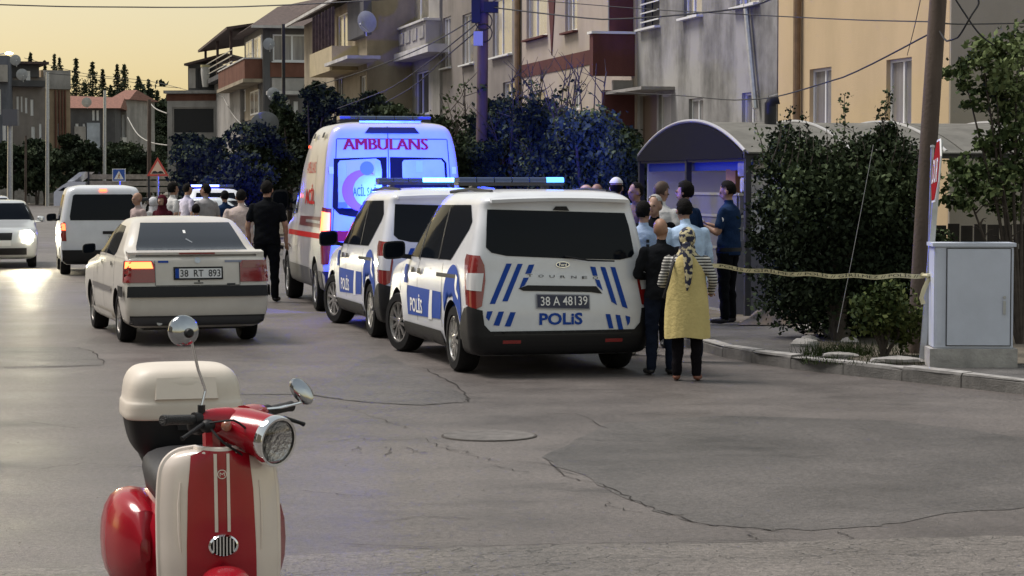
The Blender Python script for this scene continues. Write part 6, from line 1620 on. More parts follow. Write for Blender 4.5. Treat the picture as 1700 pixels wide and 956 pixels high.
# cardboard box and stacked crates standing on the counter
def wpos(px, py, d): return at(px, py, d)
p0 = at(1226, 330, 30.6); bx = thing('cardboard_box', 'tall brown cardboard box standing behind the police officer', 'box', (p0.x, p0.y, 1.62), R(20))
hbx = z_at(281, 30.6) - 1.62
b = MB(); b.box((0, 0, hbx / 2), (.24, .30, hbx)); b.build('carton', mat('brown_cardboard', (.30, .15, .09), .8, var=.1, vs=5), bx, smooth=0)
b = MB(); b.prism([(-.12, -.15, hbx + .002), (.12, -.15, hbx + .002), (.14, -.10, hbx + .06), (-.10, -.10, hbx + .06)], (0, .01, .004)); b.build('flap', mat('brown_cardboard'), bx, smooth=0, fix=True)
for i in range(5):
    p0 = at(1250, 330, 30.1); cr_ = thing('water_pack', ['lowest', 'second', 'middle', 'fourth', 'topmost'][i] + ' wrapped pack of bottles in the stack beside the kiosk post', 'pack', (p0.x + .03 * (i % 2), p0.y, 1.12 + i * .215), R(10 + 3 * i), 'packs stacked by the kiosk')
    b = MB(); b.loft([[(-.17 * s_, -.12 * s_, z), (.17 * s_, -.12 * s_, z), (.17 * s_, .12 * s_, z), (-.17 * s_, .12 * s_, z)] for s_, z in ((.94, 0), (1, .02), (1, .17), (.93, .20))]); b.build('wrap', mat('shrink_wrap', (.42, .42, .47), .3, var=.3, vs=9, coat=.5), cr_)
    for j in range(4):
        b = MB(); b.lathe([(.03, .19), (.03, .205), (.012, .212), (0, .213)], 8, c=(-.12 + .08 * j, -.06, 0)); b.build('bottle_cap', m_blue_print, cr_)
b = MB(); b.box((0, 0, .5), (.5, .5, 1.0)); p0 = at(1250, 330, 30.1); tb_ = b.build('stand', m_panel2, None, smooth=0)
tb_.location = (p0.x, p0.y + .02, .118); 
tb_.parent = kx; tb_.matrix_parent_inverse = (Matrix.Translation((KF.o.x, KF.o.y, 0)) @ Matrix.Rotation(KF.a, 4, 'Z')).inverted()

# second canopy, farther along the garden
# ------------------------------------------------------------------ poles, signs, cabinet, tape
def lean_pole(name, label, base, top, r0, r1, m_, cat='utility pole'):
    t = thing(name, label, cat, base)
    b = MB(); d = Vector(top) - Vector(base); b.tube([Vector((0, 0, -.2)), d * .25, d * .5, d * .75, d], [r0, r0 * .97, (r0 + r1) / 2, r1 * 1.03, r1], 14); b.build('shaft', m_, t)
    return t
pb = at(1521, 300, 23.2); pb.z = .11
tp = at(1560, -40, 23.2); dv = (tp - pb); tp2 = pb + dv * 1.7
up_ = lean_pole('utility_pole', 'tall leaning wooden utility pole beside the stop sign', pb, tp2, .098, .085, m_wood_pole)
pm = at(797, 300, 41); pm.z = .1; tm = at(803, -60, 41); tm2 = pm + (tm - pm) * 1.2
um = lean_pole('utility_pole', 'brown utility pole with a pale meter box behind the ambulance', pm, tm2, .11, .095, mat('brown_pole_paint', (.09, .055, .05), .8, var=.3, vs=6, streak=.2))
def box_on(t, px, py, d, s_, m_, name):
    p_ = at(px, py, d) - t.location; b = MB(); b.box(p_, s_); b.build(name, m_, t, smooth=0)
box_on(um, 794, 64, 40.8, (.17, .14, .26), mat('meter_box', (.40, .40, .38), .5), 'meter_box'); box_on(um, 790, 15, 40.9, (.16, .18, .5), m_black_plastic, 'junction_box'); box_on(um, 815, 12, 40.9, (.26, .16, .2), m_black_plastic, 'junction_box')
for i_, (x0, y0) in enumerate(((812, 20), (820, 40))):
    b = MB(); pts = [at(803 + 14 * math.sin(a) , y0 + 18 * (1 - math.cos(a)) / 1.2, 40.85) - um.location for a in np.linspace(0, 2 * PI, 14)]; b.tube(pts, .012, 6); b.build('cable_coil', m_wire, um)
for (px, top, d, r_, lab) in ((16, 183, 165, .22, 'grey pole with a transformer box before the dark terrace'), (78, 120, 168, .15, 'thin tall grey pole before the striped terrace'), (173, 150, 175, .14, 'slim pale pole before the red roofed house'), (42, 225, 166, .09, 'short thin post among the far shrubs'), (247, 165, 160, .16, 'dark wooden pole at the edge of the far wood')):
    a = at(px, 300, d); a.z = 0; c_ = at(px + 1, top, d)
    lean_pole('lamp_post' if 'slim' in lab else 'utility_pole', lab, a, c_, r_, r_ * .85, m_galv if 'grey' in lab or 'pale' in lab else m_wood_pole)
a = at(18, 195, 164.6); b = MB(); b.box((0, 0, 0), (1.1, .6, 1.2)); tbx = b.build('transformer_box', mat('transformer_grey', (.12, .12, .14), .6), None, smooth=0); tbx.location = a; tag(tbx, 'grey transformer box mounted on the far pole', 'transformer')

# stop sign seen almost edge-on
sb = gnd(1529, 604, .118)
stp = at(1561, 232, sb.y + .1)
ss = thing('stop_sign', 'red octagonal stop sign turned edge-on on a slanted steel post', 'stop sign', sb)
d_ = stp - sb
b = MB(); b.bar(Vector((0, 0, -.1)), d_, .055, .04, up=(0, 1, 0)); b.build('post', m_galv, ss, smooth=0)
cen = at(1559, 284, sb.y - .02) - sb
ax = d_.normalized(); nrm = Vector((-1, .08, 0)); rt_ = ax.cross(nrm).normalized(); nrm = rt_.cross(ax).normalized()
Ro = .335
def octo(r_, o_): return [cen + nrm * o_ + rt_ * (r_ * math.cos(R(22.5 + 45 * i))) + ax * (r_ * math.sin(R(22.5 + 45 * i))) for i in range(8)]
b = MB(); b.prism(octo(Ro, .02), nrm * .012); pl = b.build('plate', m_pale_print, ss, smooth=0, fix=True)
b = MB(); b.prism(octo(Ro * .93, .033), nrm * .003); b.build('red_face', mat('sign_red', (.26, .012, .014), .95, spec=.05), pl, smooth=0, fix=True)
v, f = fit_text('DUR', .46, .24, .01); b = MB(); b.add([cen + nrm * .039 + rt_ * p_[0] + ax * p_[1] for p_ in v], f); b.build('lettering', m_pale_print, pl, smooth=0)
s2 = gnd(1537, 600, .118); tp_ = at(1548, 246, s2.y)
sp2 = thing('guide_post', 'thin galvanised post standing right behind the stop sign post', 'post', s2)
b = MB(); b.tube([Vector((0, 0, -.05)), tp_ - s2], .017, 8); b.build('shaft', m_galv, sp2)
b = MB(); b.lathe([(.017, 0), (.024, .01), (.02, .03), (0, .035)], 10, c=tp_ - s2); b.build('cap', m_galv, sp2)

# roadside signs far left
def sign_post(t, h, r_=.03): b = MB(); b.tube([(0, 0.03, 0), (0, .03, h)], r_, 8); b.build('post', m_galv, t)
dd = 60.; g1 = at(262, 300, dd); g1.z = 0
ts = thing('warning_sign', 'triangular red bordered road sign warning of a bumpy road', 'road sign', g1, R(8)); zc1 = z_at(278, dd)
sign_post(ts, zc1 + .1)
def tri(r_, y, inset=0): return [(r_ * math.sin(R(120 * i)), y, zc1 + r_ * math.cos(R(120 * i)) - .06) for i in range(3)]
b = MB(); b.prism(tri(.34, 0), (0, .012, 0)); pl = b.build('plate', mat('sign_border_red', (.5, .06, .04), .45), ts, smooth=0, fix=True)
b = MB(); b.prism(tri(.235, -.006), (0, .004, 0)); b.build('face', mat('sign_cream', (.68, .48, .34), .5), pl, smooth=0, fix=True)
b = MB(); b.prism([(-.17, -.012, zc1 - .165), (-.12, -.012, zc1 - .10), (-.06, -.012, zc1 - .09), (0, -.012, zc1 - .13), (.06, -.012, zc1 - .09), (.12, -.012, zc1 - .10), (.17, -.012, zc1 - .165)], (0, .003, 0)); b.build('bump_symbol', m_black_print, pl, smooth=0, fix=True)
dd = 58.; g2 = at(197.5, 300, dd); g2.z = 0
ps = thing('crossing_sign', 'square blue pedestrian crossing sign above the small van', 'road sign', g2, R(8)); zc2 = z_at(290.5, dd)
sign_post(ps, zc2 + .1)
b = MB(); b.box((0, 0, zc2), (.34, .012, .33)); pl = b.build('plate', m_pale_print, ps, smooth=0)
b = MB(); b.box((0, -.009, zc2), (.30, .006, .29)); b.build('blue_face', mat('sign_blue', (.02, .09, .42), .45), pl, smooth=0)
b = MB(); b.prism([(-.125, -.015, zc2 - .11), (.125, -.015, zc2 - .11), (0, -.015, zc2 + .11)], (0, .003, 0)); b.build('white_triangle', m_pale_print, pl, smooth=0, fix=True)
b = MB(); yk = -.018
b.ell((.012, yk, zc2 + .03), (.013, .003, .014), 8, 6); b.bar((.005, yk, zc2 + .012), (-.005, yk, zc2 - .04), .03, .004, up=(0, 1, 0)); b.bar((-.005, yk, zc2 - .04), (-.035, yk, zc2 - .09), .014, .004, up=(0, 1, 0)); b.bar((-.005, yk, zc2 - .04), (.025, yk, zc2 - .09), .014, .004, up=(0, 1, 0)); b.bar((.0, yk, zc2), (.035, yk, zc2 - .025), .01, .004, up=(0, 1, 0))
b.build('walker_symbol', mat('sign_amber', (.5, .22, .03), .5), pl, smooth=0)

# electrical cabinet
cb = gnd(1618, 610, .118)
ec = thing('street_cabinet', 'pale grey electrical street cabinet on a concrete plinth', 'cabinet', (cb.x, cb.y + .22, .118), R(-3))
m_cab = mat('blue_cast_cabinet_paint', (.52, .56, .66), .45, var=.07, vs=2.2, bump=.05, bs=60)  # blue cast of the police lamps is put into this colour
b = MB(); b.box((0, 0, .09), (.84, .46, .18)); b.build('plinth', mat('dirty_plinth', (.33, .32, .31), .9, var=.25, vs=5, bump=.3, bs=50), ec, smooth=0)
b = MB(); b.box((0, 0, .675), (.76, .40, .99)); bo = b.build('housing', m_cab, ec, smooth=0)
bmx = bmesh.new(); bmx.from_mesh(bo.data); bmesh.ops.bevel(bmx, geom=bmx.edges[:], offset=.012, segments=2, affect='EDGES'); bmx.to_mesh(bo.data); bmx.free()
b = MB(); b.box((0, 0, 1.185), (.80, .44, .035)); b.build('roof', m_cab, ec, smooth=0)
b = MB(); b.box((.045, -.206, .68), (.60, .014, .93)); dr = b.build('door', m_cab, ec, smooth=0)
b = MB()
for (cx_, cz_, w_, h_) in ((.045, 1.150, .616, .006), (.045, .209, .616, .006), (-.263, .68, .006, .94), (.353, .68, .006, .94)): b.box((cx_, -.2035, cz_), (w_, .012, h_))
b.build('door_gap', m_black_print, ec, smooth=0)
b = MB(); b.box((.29, -.219, .58), (.028, .014, .13)); b.lathe([(.016, 0), (.016, .012), (0, .013)], 12, M=Matrix.Rotation(R(90), 3, 'X'), c=(.29, -.213, .68)); b.build('handle', m_galv, dr)
b = MB(); b.box((-.33, -.204, .68), (.05, .012, .9)); b.build('hinge_strip', m_cab, ec, smooth=0)

# police tape from the woman's arm to the stop sign post
A = at(1182, 441, 21.3); B = at(1537, 457, sb.y - .05)
tape = thing('police_tape', 'pale yellow police barrier tape with black lettering stretched to the post', 'barrier tape', (0, 0, 0))
n = 60; L_ = (B - A).length; tw = .045
def tape_pt(s_, h):
    p_ = A.lerp(B, s_); sag = .045 * 4 * s_ * (1 - s_); tw_ = .5 + .5 * math.sin(s_ * 5 + .5)
    off = Vector((0, -h * .35 * tw_, h * (1 - .12 * tw_)))
    return p_ + off + Vector((0, .01 * math.sin(s_ * 22), -sag + .008 * math.sin(s_ * 31)))
b = MB(); vs = []; fs = []
for i in range(n + 1):
    vs += [tape_pt(i / n, -tw / 2), tape_pt(i / n, tw / 2)]
for i in range(n): fs.append((2 * i, 2 * i + 2, 2 * i + 3, 2 * i + 1))
b.add(vs, fs); tp_o = b.build('tape', mat('pale_yellow_film', (.64, .59, .38), .4, var=.1, vs=8), tape, smooth=60)
v, f, tw0, th0 = text_mesh('POLİS // GİRİLMEZ // POLİS // GİRİLMEZ // POLİS //', 1., .0)
sx_ = .93 / tw0
b = MB(); b.add([tape_pt(.5 + x * sx_, z * .036 / th0 + .006) + Vector((0, -.006, 0)) for x, z in v], f); b.build('lettering', m_black_print, tape, smooth=0)
b = MB(); b.tube([B, B + Vector((.02, -.05, -.03)), B + Vector((-.03, -.06, -.14)), B + Vector((-.05, -.05, -.22)), B + Vector((-.03, -.05, -.28))], .014, 6, flat=(1.6, .3)); b.build('loose_end', mat('pale_yellow_film'), tape)
b = MB(); b.tube([B + Vector((-.03, -.03, 0)), B + Vector((0, -.06, 0)), B + Vector((.035, -.03, .0)), B + Vector((.03, .03, 0)), B + Vector((-.03, .03, 0)), B + Vector((-.035, -.02, .01))], .02, 6); b.build('knot', mat('pale_yellow_film'), tape)

# wooden fence behind the cabinet
fe = thing('board_fence', 'dark weathered board fence with a rail behind the street cabinet', 'fence', at(1540, 300, 26.2)); fe.location.z = .12
m_fence = mat('dark_weathered_boards', (.035, .028, .025), .85, var=.3, vs=6, streak=.2)
fx0 = fe.location.x; ztop = z_at(372, 26.2) - .12
for i in range(22):
    x = i * .155; b = MB(); b.box((x, 0, ztop / 2 + random.uniform(-.02, .02)), (.135, .025, ztop)); b.build('board', m_fence, fe, smooth=0)
b = MB(); b.box((1.6, -.04, z_at(409, 26.2) - .12), (3.5, .05, .06)); b.build('rail', mat('pale_rail', (.22, .21, .20), .7), fe, smooth=0)
b = MB(); b.box((1.6, -.04, .45), (3.5, .05, .08)); b.build('rail', m_fence, fe, smooth=0)

# rubble and cloth at the pavement edge
def rock(px, py, r_, label, z=.11, seed=0, sc=(1.3, 1, .75), m_=m_concrete):
    p_ = gnd(px, py, .118); rnd = random.Random(seed); b = MB(); b.ell((0, 0, 0), (r_ * sc[0], r_ * sc[1], r_ * sc[2]), 9, 6)
    b.v = [tuple(Vector(q) * (1 + .16 * math.sin(q[0] * 23 + seed) * math.sin(q[1] * 31 + seed * 2) + .1 * math.sin(q[2] * 40 + seed)) * rnd.uniform(.84, 1.14)) for q in b.v]
    o = b.build('stone', m_, None, smooth=25); o.location = (p_.x, p_.y, .118 + r_ * sc[2] * .55); tag(o, label, 'stone', 'rubble at the pavement edge'); return o
rock(1391, 562, .165, 'largest pale boulder at the foot of the guy wire', seed=1, sc=(1.1, .9, .85))
rock(1352, 552, .13, 'flat broken slab leaning left of the large boulder', seed=2, sc=(1.5, 1, .6))
rock(1411, 571, .07, 'small stone right of the large boulder', seed=3)
rock(1335, 575, .10, 'low grey rubble piece on the pavement edge below the slab', seed=4, sc=(1.5, 1, .6))
rock(1345, 566, .08, 'middle grey rubble piece beside the torn pavement edge', seed=5, sc=(1.5, 1, .5))
rock(1395, 594, .09, 'long pale kerb fragment lying by the grass tuft', seed=6, sc=(2.2, .8, .4))
rock(1490, 604, .12, 'flat stone slab in front of the small green shrub', seed=7, sc=(2.2, 1, .4))
bl = gnd(1300, 540, .118); b = MB(); nx, ny = 26, 16; vs = []; fs = []
for j in range(ny + 1):
    for i in range(nx + 1):
        u, v_ = i / nx, j / ny; e_ = min(1, 6 * min(u, 1 - u)) * min(1, 5 * min(v_, 1 - v_))
        vs.append(((u - .5) * 1.05 + .1 * (v_ - .5), (v_ - .5) * .7, .012 + e_ * (.09 + .10 * u + .035 * math.sin(u * 17 + v_ * 5) + .03 * math.sin(v_ * 14 + u * 8))))
for j in range(ny):
    for i in range(nx):
        a_ = j * (nx + 1) + i; fs.append((a_, a_ + 1, a_ + nx + 2, a_ + nx + 1))
b.add(vs, fs); o = b.build('blanket', mat('dusty_blue_brown_cloth', (.16, .155, .20), .9, var=.35, vs=3, col2=(.30, .22, .15), bump=.3, bs=30), None, smooth=60); o.location = (bl.x, bl.y + .25, .118); tag(o, 'rumpled dusty blanket lying on the pavement beside the kiosk', 'blanket')

# ------------------------------------------------------------------ cables
wg = 'overhead cables'
def cable(label, pts, r_=.008, m_=m_wire, d=None):
    P_ = [at(*p_) if len(p_) == 3 else at(p_[0], p_[1], d) for p_ in pts]
    P_ = [Vector(q) for q in catmull([tuple(q) for q in P_], 6)]
    b = MB(); b.tube(P_, r_, 6); o = b.build('cable', m_, None); tag(o, label, 'cable', wg)
cable('long cable crossing the sky along the top left edge', [(-20, 7, 45), (120, 11, 45), (260, 12, 45), (400, 11, 44), (540, 5, 43), (800, -12, 41)], .014)
cable('thick cable rising past the cement house windows', [(815, 12, 41), (1000, 32, 36), (1100, 27, 33), (1240, 12, 30), (1290, -6, 29)], .013)
cable('thin level cable passing in front of the yellow house', [(860, -2, 41), (1060, 14, 36), (1200, 22, 31), (1400, 32, 27), (1548, 36, 23.3)], .008)
cable('drooping cable from the cement house to the leaning pole', [(1000, 152, 47), (1120, 158, 40), (1220, 166, 34), (1290, 160, 30), (1400, 128, 26), (1545, 55, 23.3)], .009)
cable('wire running down from the brown pole to the pale house, upper one', [(800, 22, 41), (720, 70, 50), (620, 112, 65), (500, 150, 82)], .014)
cable('wire running down from the brown pole to the hedge, lower one', [(800, 32, 41), (715, 100, 46), (640, 150, 52), (560, 180, 62)], .012)
cable('wire sagging lowest from the brown pole past the ambulance roof', [(800, 44, 41), (740, 95, 45), (690, 140, 50), (640, 170, 56)], .012)
cable('bundle loop hanging off the leaning pole top', [(1560, 52, 23.1), (1572, 68, 22.8), (1590, 62, 22.6), (1610, 30, 22.4), (1625, 5, 22.4), (1620, -10, 22.4)], .010)
cable('cable crossing down beside the leaning pole to the tree', [(1582, -8, 22.6), (1600, 20, 22.6), (1625, 55, 22.6), (1650, 75, 22.6)], .009)
cable('cable along the end wall of the yellow house', [(1560, 38, 23.3), (1600, 40, 26), (1720, 38, 30)], .009)
cable('thin service drop wire above the second yellow house window', [(1530, -10, 23.5), (1518, 45, 26), (1506, 92, 30)], .005)
cable('thin guy wire slanting through the big shrub to the boulder', [(1450, 240, 23.6), (1420, 400, 22.9), (1390, 552, 22.4)], .0032, mat('dull_guy_wire', (.12, .12, .12), .7))
cable('white cable from the unfinished house along the terrace house', [(360, 152, 145), (420, 157, 147), (500, 146, 150)], 0.037, m_grey_wire)
cable('white cable sagging from the unfinished house to the hedge', [(364, 158, 145), (400, 178, 144), (450, 192, 140)], 0.037, m_grey_wire)
cable('long white cable falling from the unfinished house to the ambulance side', [(370, 160, 145), (390, 195, 136), (425, 225, 130), (450, 240, 126)], 0.031, m_grey_wire)
cable('white cable sagging in front of the far wood, upper one', [(247, 167, 166), (258, 180, 161), (277, 188, 150)], 0.041, m_grey_wire)
cable('white cable sagging in front of the far wood, lower one', [(212, 195, 184), (228, 222, 175), (250, 236, 164), (278, 241, 150)], 0.044, m_grey_wire)
cable('thin dark wire across the far wood and sky', [(80, 122, 161), (180, 130, 164), (250, 142, 166), (300, 146, 168)], 0.020)
cable('thin dark wire from the roof hut over the conifers', [(40, 96, 172), (140, 122, 175), (250, 135, 175), (320, 152, 172)], 0.020)
# ------------------------------------------------------------------ vegetation
def leafm(name, col, r_=.6): return mat(name, col, .8, var=.25, vs=1.5, spec=.12)
LEAF = {'dark': [leafm('dark_leaf', (.018, .027, .015)), leafm('mid_leaf', (.032, .047, .023)), leafm('light_leaf', (.075, .10, .05))],
        'fresh': [leafm('fresh_leaf', (0.0450, 0.0690, 0.0180)), leafm('olive_leaf', (0.0300, 0.0450, 0.0150)), leafm('yellow_leaf', (0.0780, 0.0960, 0.0300))],
        'tree': [leafm('tree_leaf', (.075, .105, .04)), leafm('tree_dark_leaf', (.04, .06, .024)), leafm('tree_light_leaf', (.14, .175, .075))],  # darker and lighter leaf tones, spread in random clumps
        'far': [leafm('far_dark_leaf', (.018, .026, .016)), leafm('far_mid_leaf', (.03, .042, .024)), leafm('far_light_leaf', (.05, .066, .036))]}
m_bark = mat('grey_brown_bark', (.06, .048, .04), .9, var=.3, vs=8, bump=.5, bs=30)

def leaves(name, parent, pts, size, kind, seed, long=1.6, drop=0.):
    """one folded quad pair per leaf, gathered around the given points"""
    rng = np.random.default_rng(seed); n = len(pts)
    a = rng.normal(size=(n, 3)); a[:, 2] += drop; a /= np.linalg.norm(a, axis=1)[:, None]
    c = rng.normal(size=(n, 3)); c -= (c * a).sum(1)[:, None] * a; c /= np.linalg.norm(c, axis=1)[:, None]
    nn = np.cross(a, c)
    s_ = size * rng.uniform(.6, 1.35, n)[:, None]
    p0 = pts - a * s_ * long * .5; p2 = pts + a * s_ * long * .5
    l = pts + c * s_ * .5 + nn * s_ * .12; r_ = pts - c * s_ * .5 + nn * s_ * .12
    V = np.stack([p0, l, p2, r_], 1).reshape(-1, 3)
    idx = np.arange(n) * 4
    Fq = np.stack([np.stack([idx, idx + 1, idx + 2], 1), np.stack([idx, idx + 2, idx + 3], 1)], 1).reshape(-1, 3)
    me = bpy.data.meshes.new(name)
    me.vertices.add(len(V)); me.vertices.foreach_set('co', V.ravel())
    me.loops.add(len(Fq) * 3); me.loops.foreach_set('vertex_index', Fq.ravel().astype(np.int32))
    me.polygons.add(len(Fq)); me.polygons.foreach_set('loop_start', (np.arange(len(Fq)) * 3).astype(np.int32)); me.polygons.foreach_set('loop_total', np.full(len(Fq), 3, np.int32))
    for m_ in LEAF[kind]: me.materials.append(m_)
    clump = np.sin(pts[:, 0] * 2.3 + seed) + np.sin(pts[:, 1] * 2.9 + seed * 2) + np.sin(pts[:, 2] * 3.1 + seed * 3) + rng.normal(size=n) * .7
    mi = np.where(clump > 1.1, 2, np.where(clump > -.3, 1, 0)); me.polygons.foreach_set('material_index', np.repeat(mi, 2).astype(np.int32))
    me.update(); me.validate()
    return link(name, me, parent)

def cloud(blobs, n, seed, hollow=.45):
    """points gathered in small sprigs inside uneven ellipsoids"""
    rng = np.random.default_rng(seed); out = []
    vol = np.array([b_[1][0] * b_[1][1] * b_[1][2] for b_ in blobs]) ** .72; vol /= vol.sum()
    for (c, r_), w_ in zip(blobs, vol):
        m_ = max(4, int(n * w_ / 14))
        d = rng.normal(size=(m_, 3)); d /= np.linalg.norm(d, axis=1)[:, None]
        rad = hollow + (1 - hollow) * rng.uniform(0, 1, m_) ** .5
        lump = 1 + .22 * np.sin(d[:, 0] * 5 + seed) * np.sin(d[:, 1] * 6 + c[0]) + .16 * np.sin(d[:, 2] * 9 + seed * 1.7)
        ce = np.array(c) + d * (rad * lump)[:, None] * np.array(r_)
        sp_ = min(r_) * .16 + .03
        out.append((ce[:, None, :] + rng.normal(size=(m_, 14, 3)) * sp_ * np.array((1, 1, .7))).reshape(-1, 3))
    return np.concatenate(out)

def plant(name, label, cat, base, blobs, n, size, kind, seed, group=None, stems=3, sr=.05, long=1.6, shoots=(), hollow=.45):
    t = thing(name, label, cat, base, 0, group); rnd = random.Random(seed)
    sat = []
    for c, r_ in blobs:
        for _ in range(4):
            d = Vector((rnd.gauss(0, 1), rnd.gauss(0, .7), rnd.gauss(.25, 1))).normalized(); q = rnd.uniform(.16, .34)
            sat.append(((c[0] + d.x * r_[0] * 1.02, c[1] + d.y * r_[1] * 1.02, c[2] + d.z * r_[2] * 1.02), (r_[0] * q, r_[1] * q, r_[2] * q)))
    pts = cloud(blobs + sat, n, seed, hollow)
    leaves('crown', t, pts, size, kind, seed, long)
    b = MB()
    for i in range(stems):
        c, r_ = blobs[i % len(blobs)]; x0 = rnd.uniform(-.12, .12) * min(1.5, abs(r_[0]))
        e_ = Vector((c[0] + rnd.uniform(-.5, .5) * r_[0], c[1] + rnd.uniform(-.5, .5) * r_[1], c[2] + .5 * r_[2]))
        m_ = Vector((x0 + (e_.x - x0) * .35 + rnd.uniform(-.1, .1), e_.y * .4, e_.z * .5)); b.tube([Vector((x0, 0, -.05)), m_.lerp(Vector((x0, 0, 0)), .5), m_, e_.lerp(m_, .4), e_], [sr, sr * .85, sr * .6, sr * .4, sr * .15], 7)
        for j in range(5):
            q0 = m_.lerp(e_, rnd.uniform(0, .8)); q1 = q0 + Vector((rnd.uniform(-1, 1) * r_[0] * .6, rnd.uniform(-1, 1) * r_[1] * .5, rnd.uniform(.1, .8) * r_[2] * .6)); b.tube([q0, q0.lerp(q1, .5) + Vector((0, 0, .04)), q1], [sr * .35, sr * .22, sr * .08], 5)
    b.build('trunk', m_bark, t)
    for i, (p0, p1, nl) in enumerate(shoots):
        p0, p1 = Vector(p0), Vector(p1); b = MB(); b.tube([p0, p0.lerp(p1, .5) + Vector((.02, 0, 0)), p1], [.008, .006, .003], 5); sh = b.build('shoot', m_bark, t)
        rng = np.random.default_rng(seed + i); tt = rng.uniform(0, 1, nl)[:, None]; pp = np.array(p0) * (1 - tt) + np.array(p1) * tt + rng.normal(size=(nl, 3)) * .035
        leaves('shoot_leaves', sh, pp, size * .8, kind, seed + i)
    return t

def local(px, py, d, base): return tuple(at(px, py, d) - Vector(base))
def base_at(px, d, z=.12): p_ = at(px, 300, d); return (p_.x, p_.y, z)
def blob(px, py, d, rx, rz_, base, dd=0., ry=None):
    s_ = (d + dd) / FPX; return (local(px, py, d + dd, base), (rx * s_, (ry if ry else rx * .8) * s_, rz_ * s_))

# the big dark shrub beside the kiosk
B0 = base_at(1395, 25.0)
plant('shrub', 'large dark shrub filling the garden between kiosk and leaning pole', 'shrub', B0,
      [blob(1390, 330, 25, 105, 75, B0), blob(1330, 300, 25, 65, 55, B0, .4), blob(1300, 370, 25, 45, 80, B0, .6), blob(1455, 310, 25, 75, 65, B0, .2), blob(1400, 420, 25, 120, 80, B0, .3), blob(1330, 470, 25, 70, 60, B0, .6), blob(1460, 420, 25, 70, 90, B0, .5), blob(1400, 500, 25, 110, 55, B0, .5), blob(1465, 245, 25, 35, 35, B0, .2), blob(1310, 250, 25, 45, 28, B0, .3), blob(1500, 300, 25, 40, 55, B0, .5)],
      46000, .040, 'dark', 11, stems=8, shoots=[(local(1305, 245, 25, B0), local(1312, 175, 25.2, B0), 60), (local(1345, 250, 25.2, B0), local(1335, 190, 25.2, B0), 50), (local(1398, 260, 25, B0), local(1402, 158, 25, B0), 90), (local(1455, 240, 25, B0), local(1478, 150, 25, B0), 80), (local(1470, 240, 25, B0), local(1460, 185, 25, B0), 60), (local(1292, 245, 25, B0), local(1296, 200, 25.2, B0), 40)] + [(local(x_, 262 + (i_ * 37) % 30, 24.8, B0), local(x_ + (i_ * 29) % 31 - 15, 205 + (i_ * 53) % 42, 24.8 + .1 * (i_ % 4), B0), 34) for i_, x_ in enumerate(range(1268, 1530, 13))])
B1 = base_at(1500, 25.6)
plant('shrub', 'low dark shrub at the foot of the leaning pole', 'shrub', B1, [blob(1500, 470, 25.6, 55, 90, B1), blob(1540, 440, 25.6, 40, 60, B1, .5), blob(1470, 540, 25.6, 60, 40, B1, .3)], 9000, .04, 'dark', 12, stems=3)
B2 = base_at(1472, 22.7)
plant('small_shrub', 'small fresh green shrub at the pavement edge', 'shrub', B2, [blob(1470, 515, 22.7, 52, 32, B2), blob(1445, 530, 22.7, 32, 22, B2), blob(1500, 540, 22.7, 32, 28, B2, .1), blob(1470, 490, 22.7, 28, 20, B2)], 2600, .038, 'fresh', 13, stems=6, sr=.022)
B3 = base_at(1700, 24.5)
plant('tree', 'leafy green tree at the right edge in front of the yellow house end wall', 'tree', B3,
      [blob(1660, 120, 24.5, 55, 38, B3), blob(1625, 95, 24.5, 40, 26, B3), blob(1690, 80, 24.5, 50, 35, B3, .3), blob(1650, 160, 24.5, 45, 25, B3), blob(1690, 190, 24.5, 45, 60, B3), blob(1640, 290, 24.5, 60, 40, B3), blob(1600, 310, 24.5, 40, 32, B3), blob(1680, 320, 24.5, 70, 45, B3, .3), blob(1590, 130, 24.5, 22, 14, B3), blob(1690, 255, 24.5, 40, 40, B3), blob(1740, 200, 24.5, 60, 120, B3, .4), blob(1655, 230, 24.5, 30, 25, B3)],
      5600, .05, 'tree', 14, stems=9, sr=.028, hollow=.2)
# grass tuft
gt = gnd(1400, 590, .118); rng = np.random.default_rng(5); b = MB()
for i in range(420):
    x, y = rng.normal(0, .22), rng.normal(0, .12); h = rng.uniform(.06, .2); dx, dy = rng.normal(0, .05, 2); b.add([(x - .004, y, 0), (x + .004, y, 0), (x + dx, y + dy, h)], [(0, 1, 2)])
o = b.build('grass', LEAF['fresh'][1], None, smooth=0); o.location = gt; tag(o, 'tuft of dry green grass at the torn pavement edge', 'grass', kind='stuff')
b = MB()
for i in range(900):
    px = random.uniform(1330, 1560); q = gnd(px, random.uniform(575, 606), .12); h = random.uniform(.02, .08); b.add([(q.x - .004, q.y, .12), (q.x + .004, q.y, .12), (q.x + random.gauss(0, .03), q.y + random.gauss(0, .03), .12 + h)], [(0, 1, 2)])
o = b.build('weeds', LEAF['fresh'][1], None, smooth=0); tag(o, 'sparse weeds along the garden edge', 'weeds', kind='stuff')

# grit swept into the crossing, too small to pick apart
rng = np.random.default_rng(9); b = MB()
for i in range(1700):
    px, py = rng.uniform(-20, 1720), 640 + 330 * rng.uniform(0, 1) ** .8
    if i % 3 == 0: px, py = rng.uniform(1180, 1720), 0; py = 600 + (px - 1180) * .115 + abs(rng.normal(0, 14))
    q = gnd(px, py); s_ = rng.uniform(.002, .007) * (1.6 if rng.uniform() > .96 else 1); a = rng.uniform(0, 6.28, 4)
    vs = [(q.x + math.cos(a[0] + k * 2.1) * s_, q.y + math.sin(a[0] + k * 2.1) * s_, .004) for k in range(3)] + [(q.x, q.y, .005 + s_ * .5)]
    b.add(vs, [(0, 1, 3), (1, 2, 3), (2, 0, 3)])
o = b.build('gravel', mat('pale_grit', (.20, .185, .17), .9, var=.5, vs=3), None, smooth=0); tag(o, 'loose grit scattered over the asphalt', 'gravel', kind='stuff')

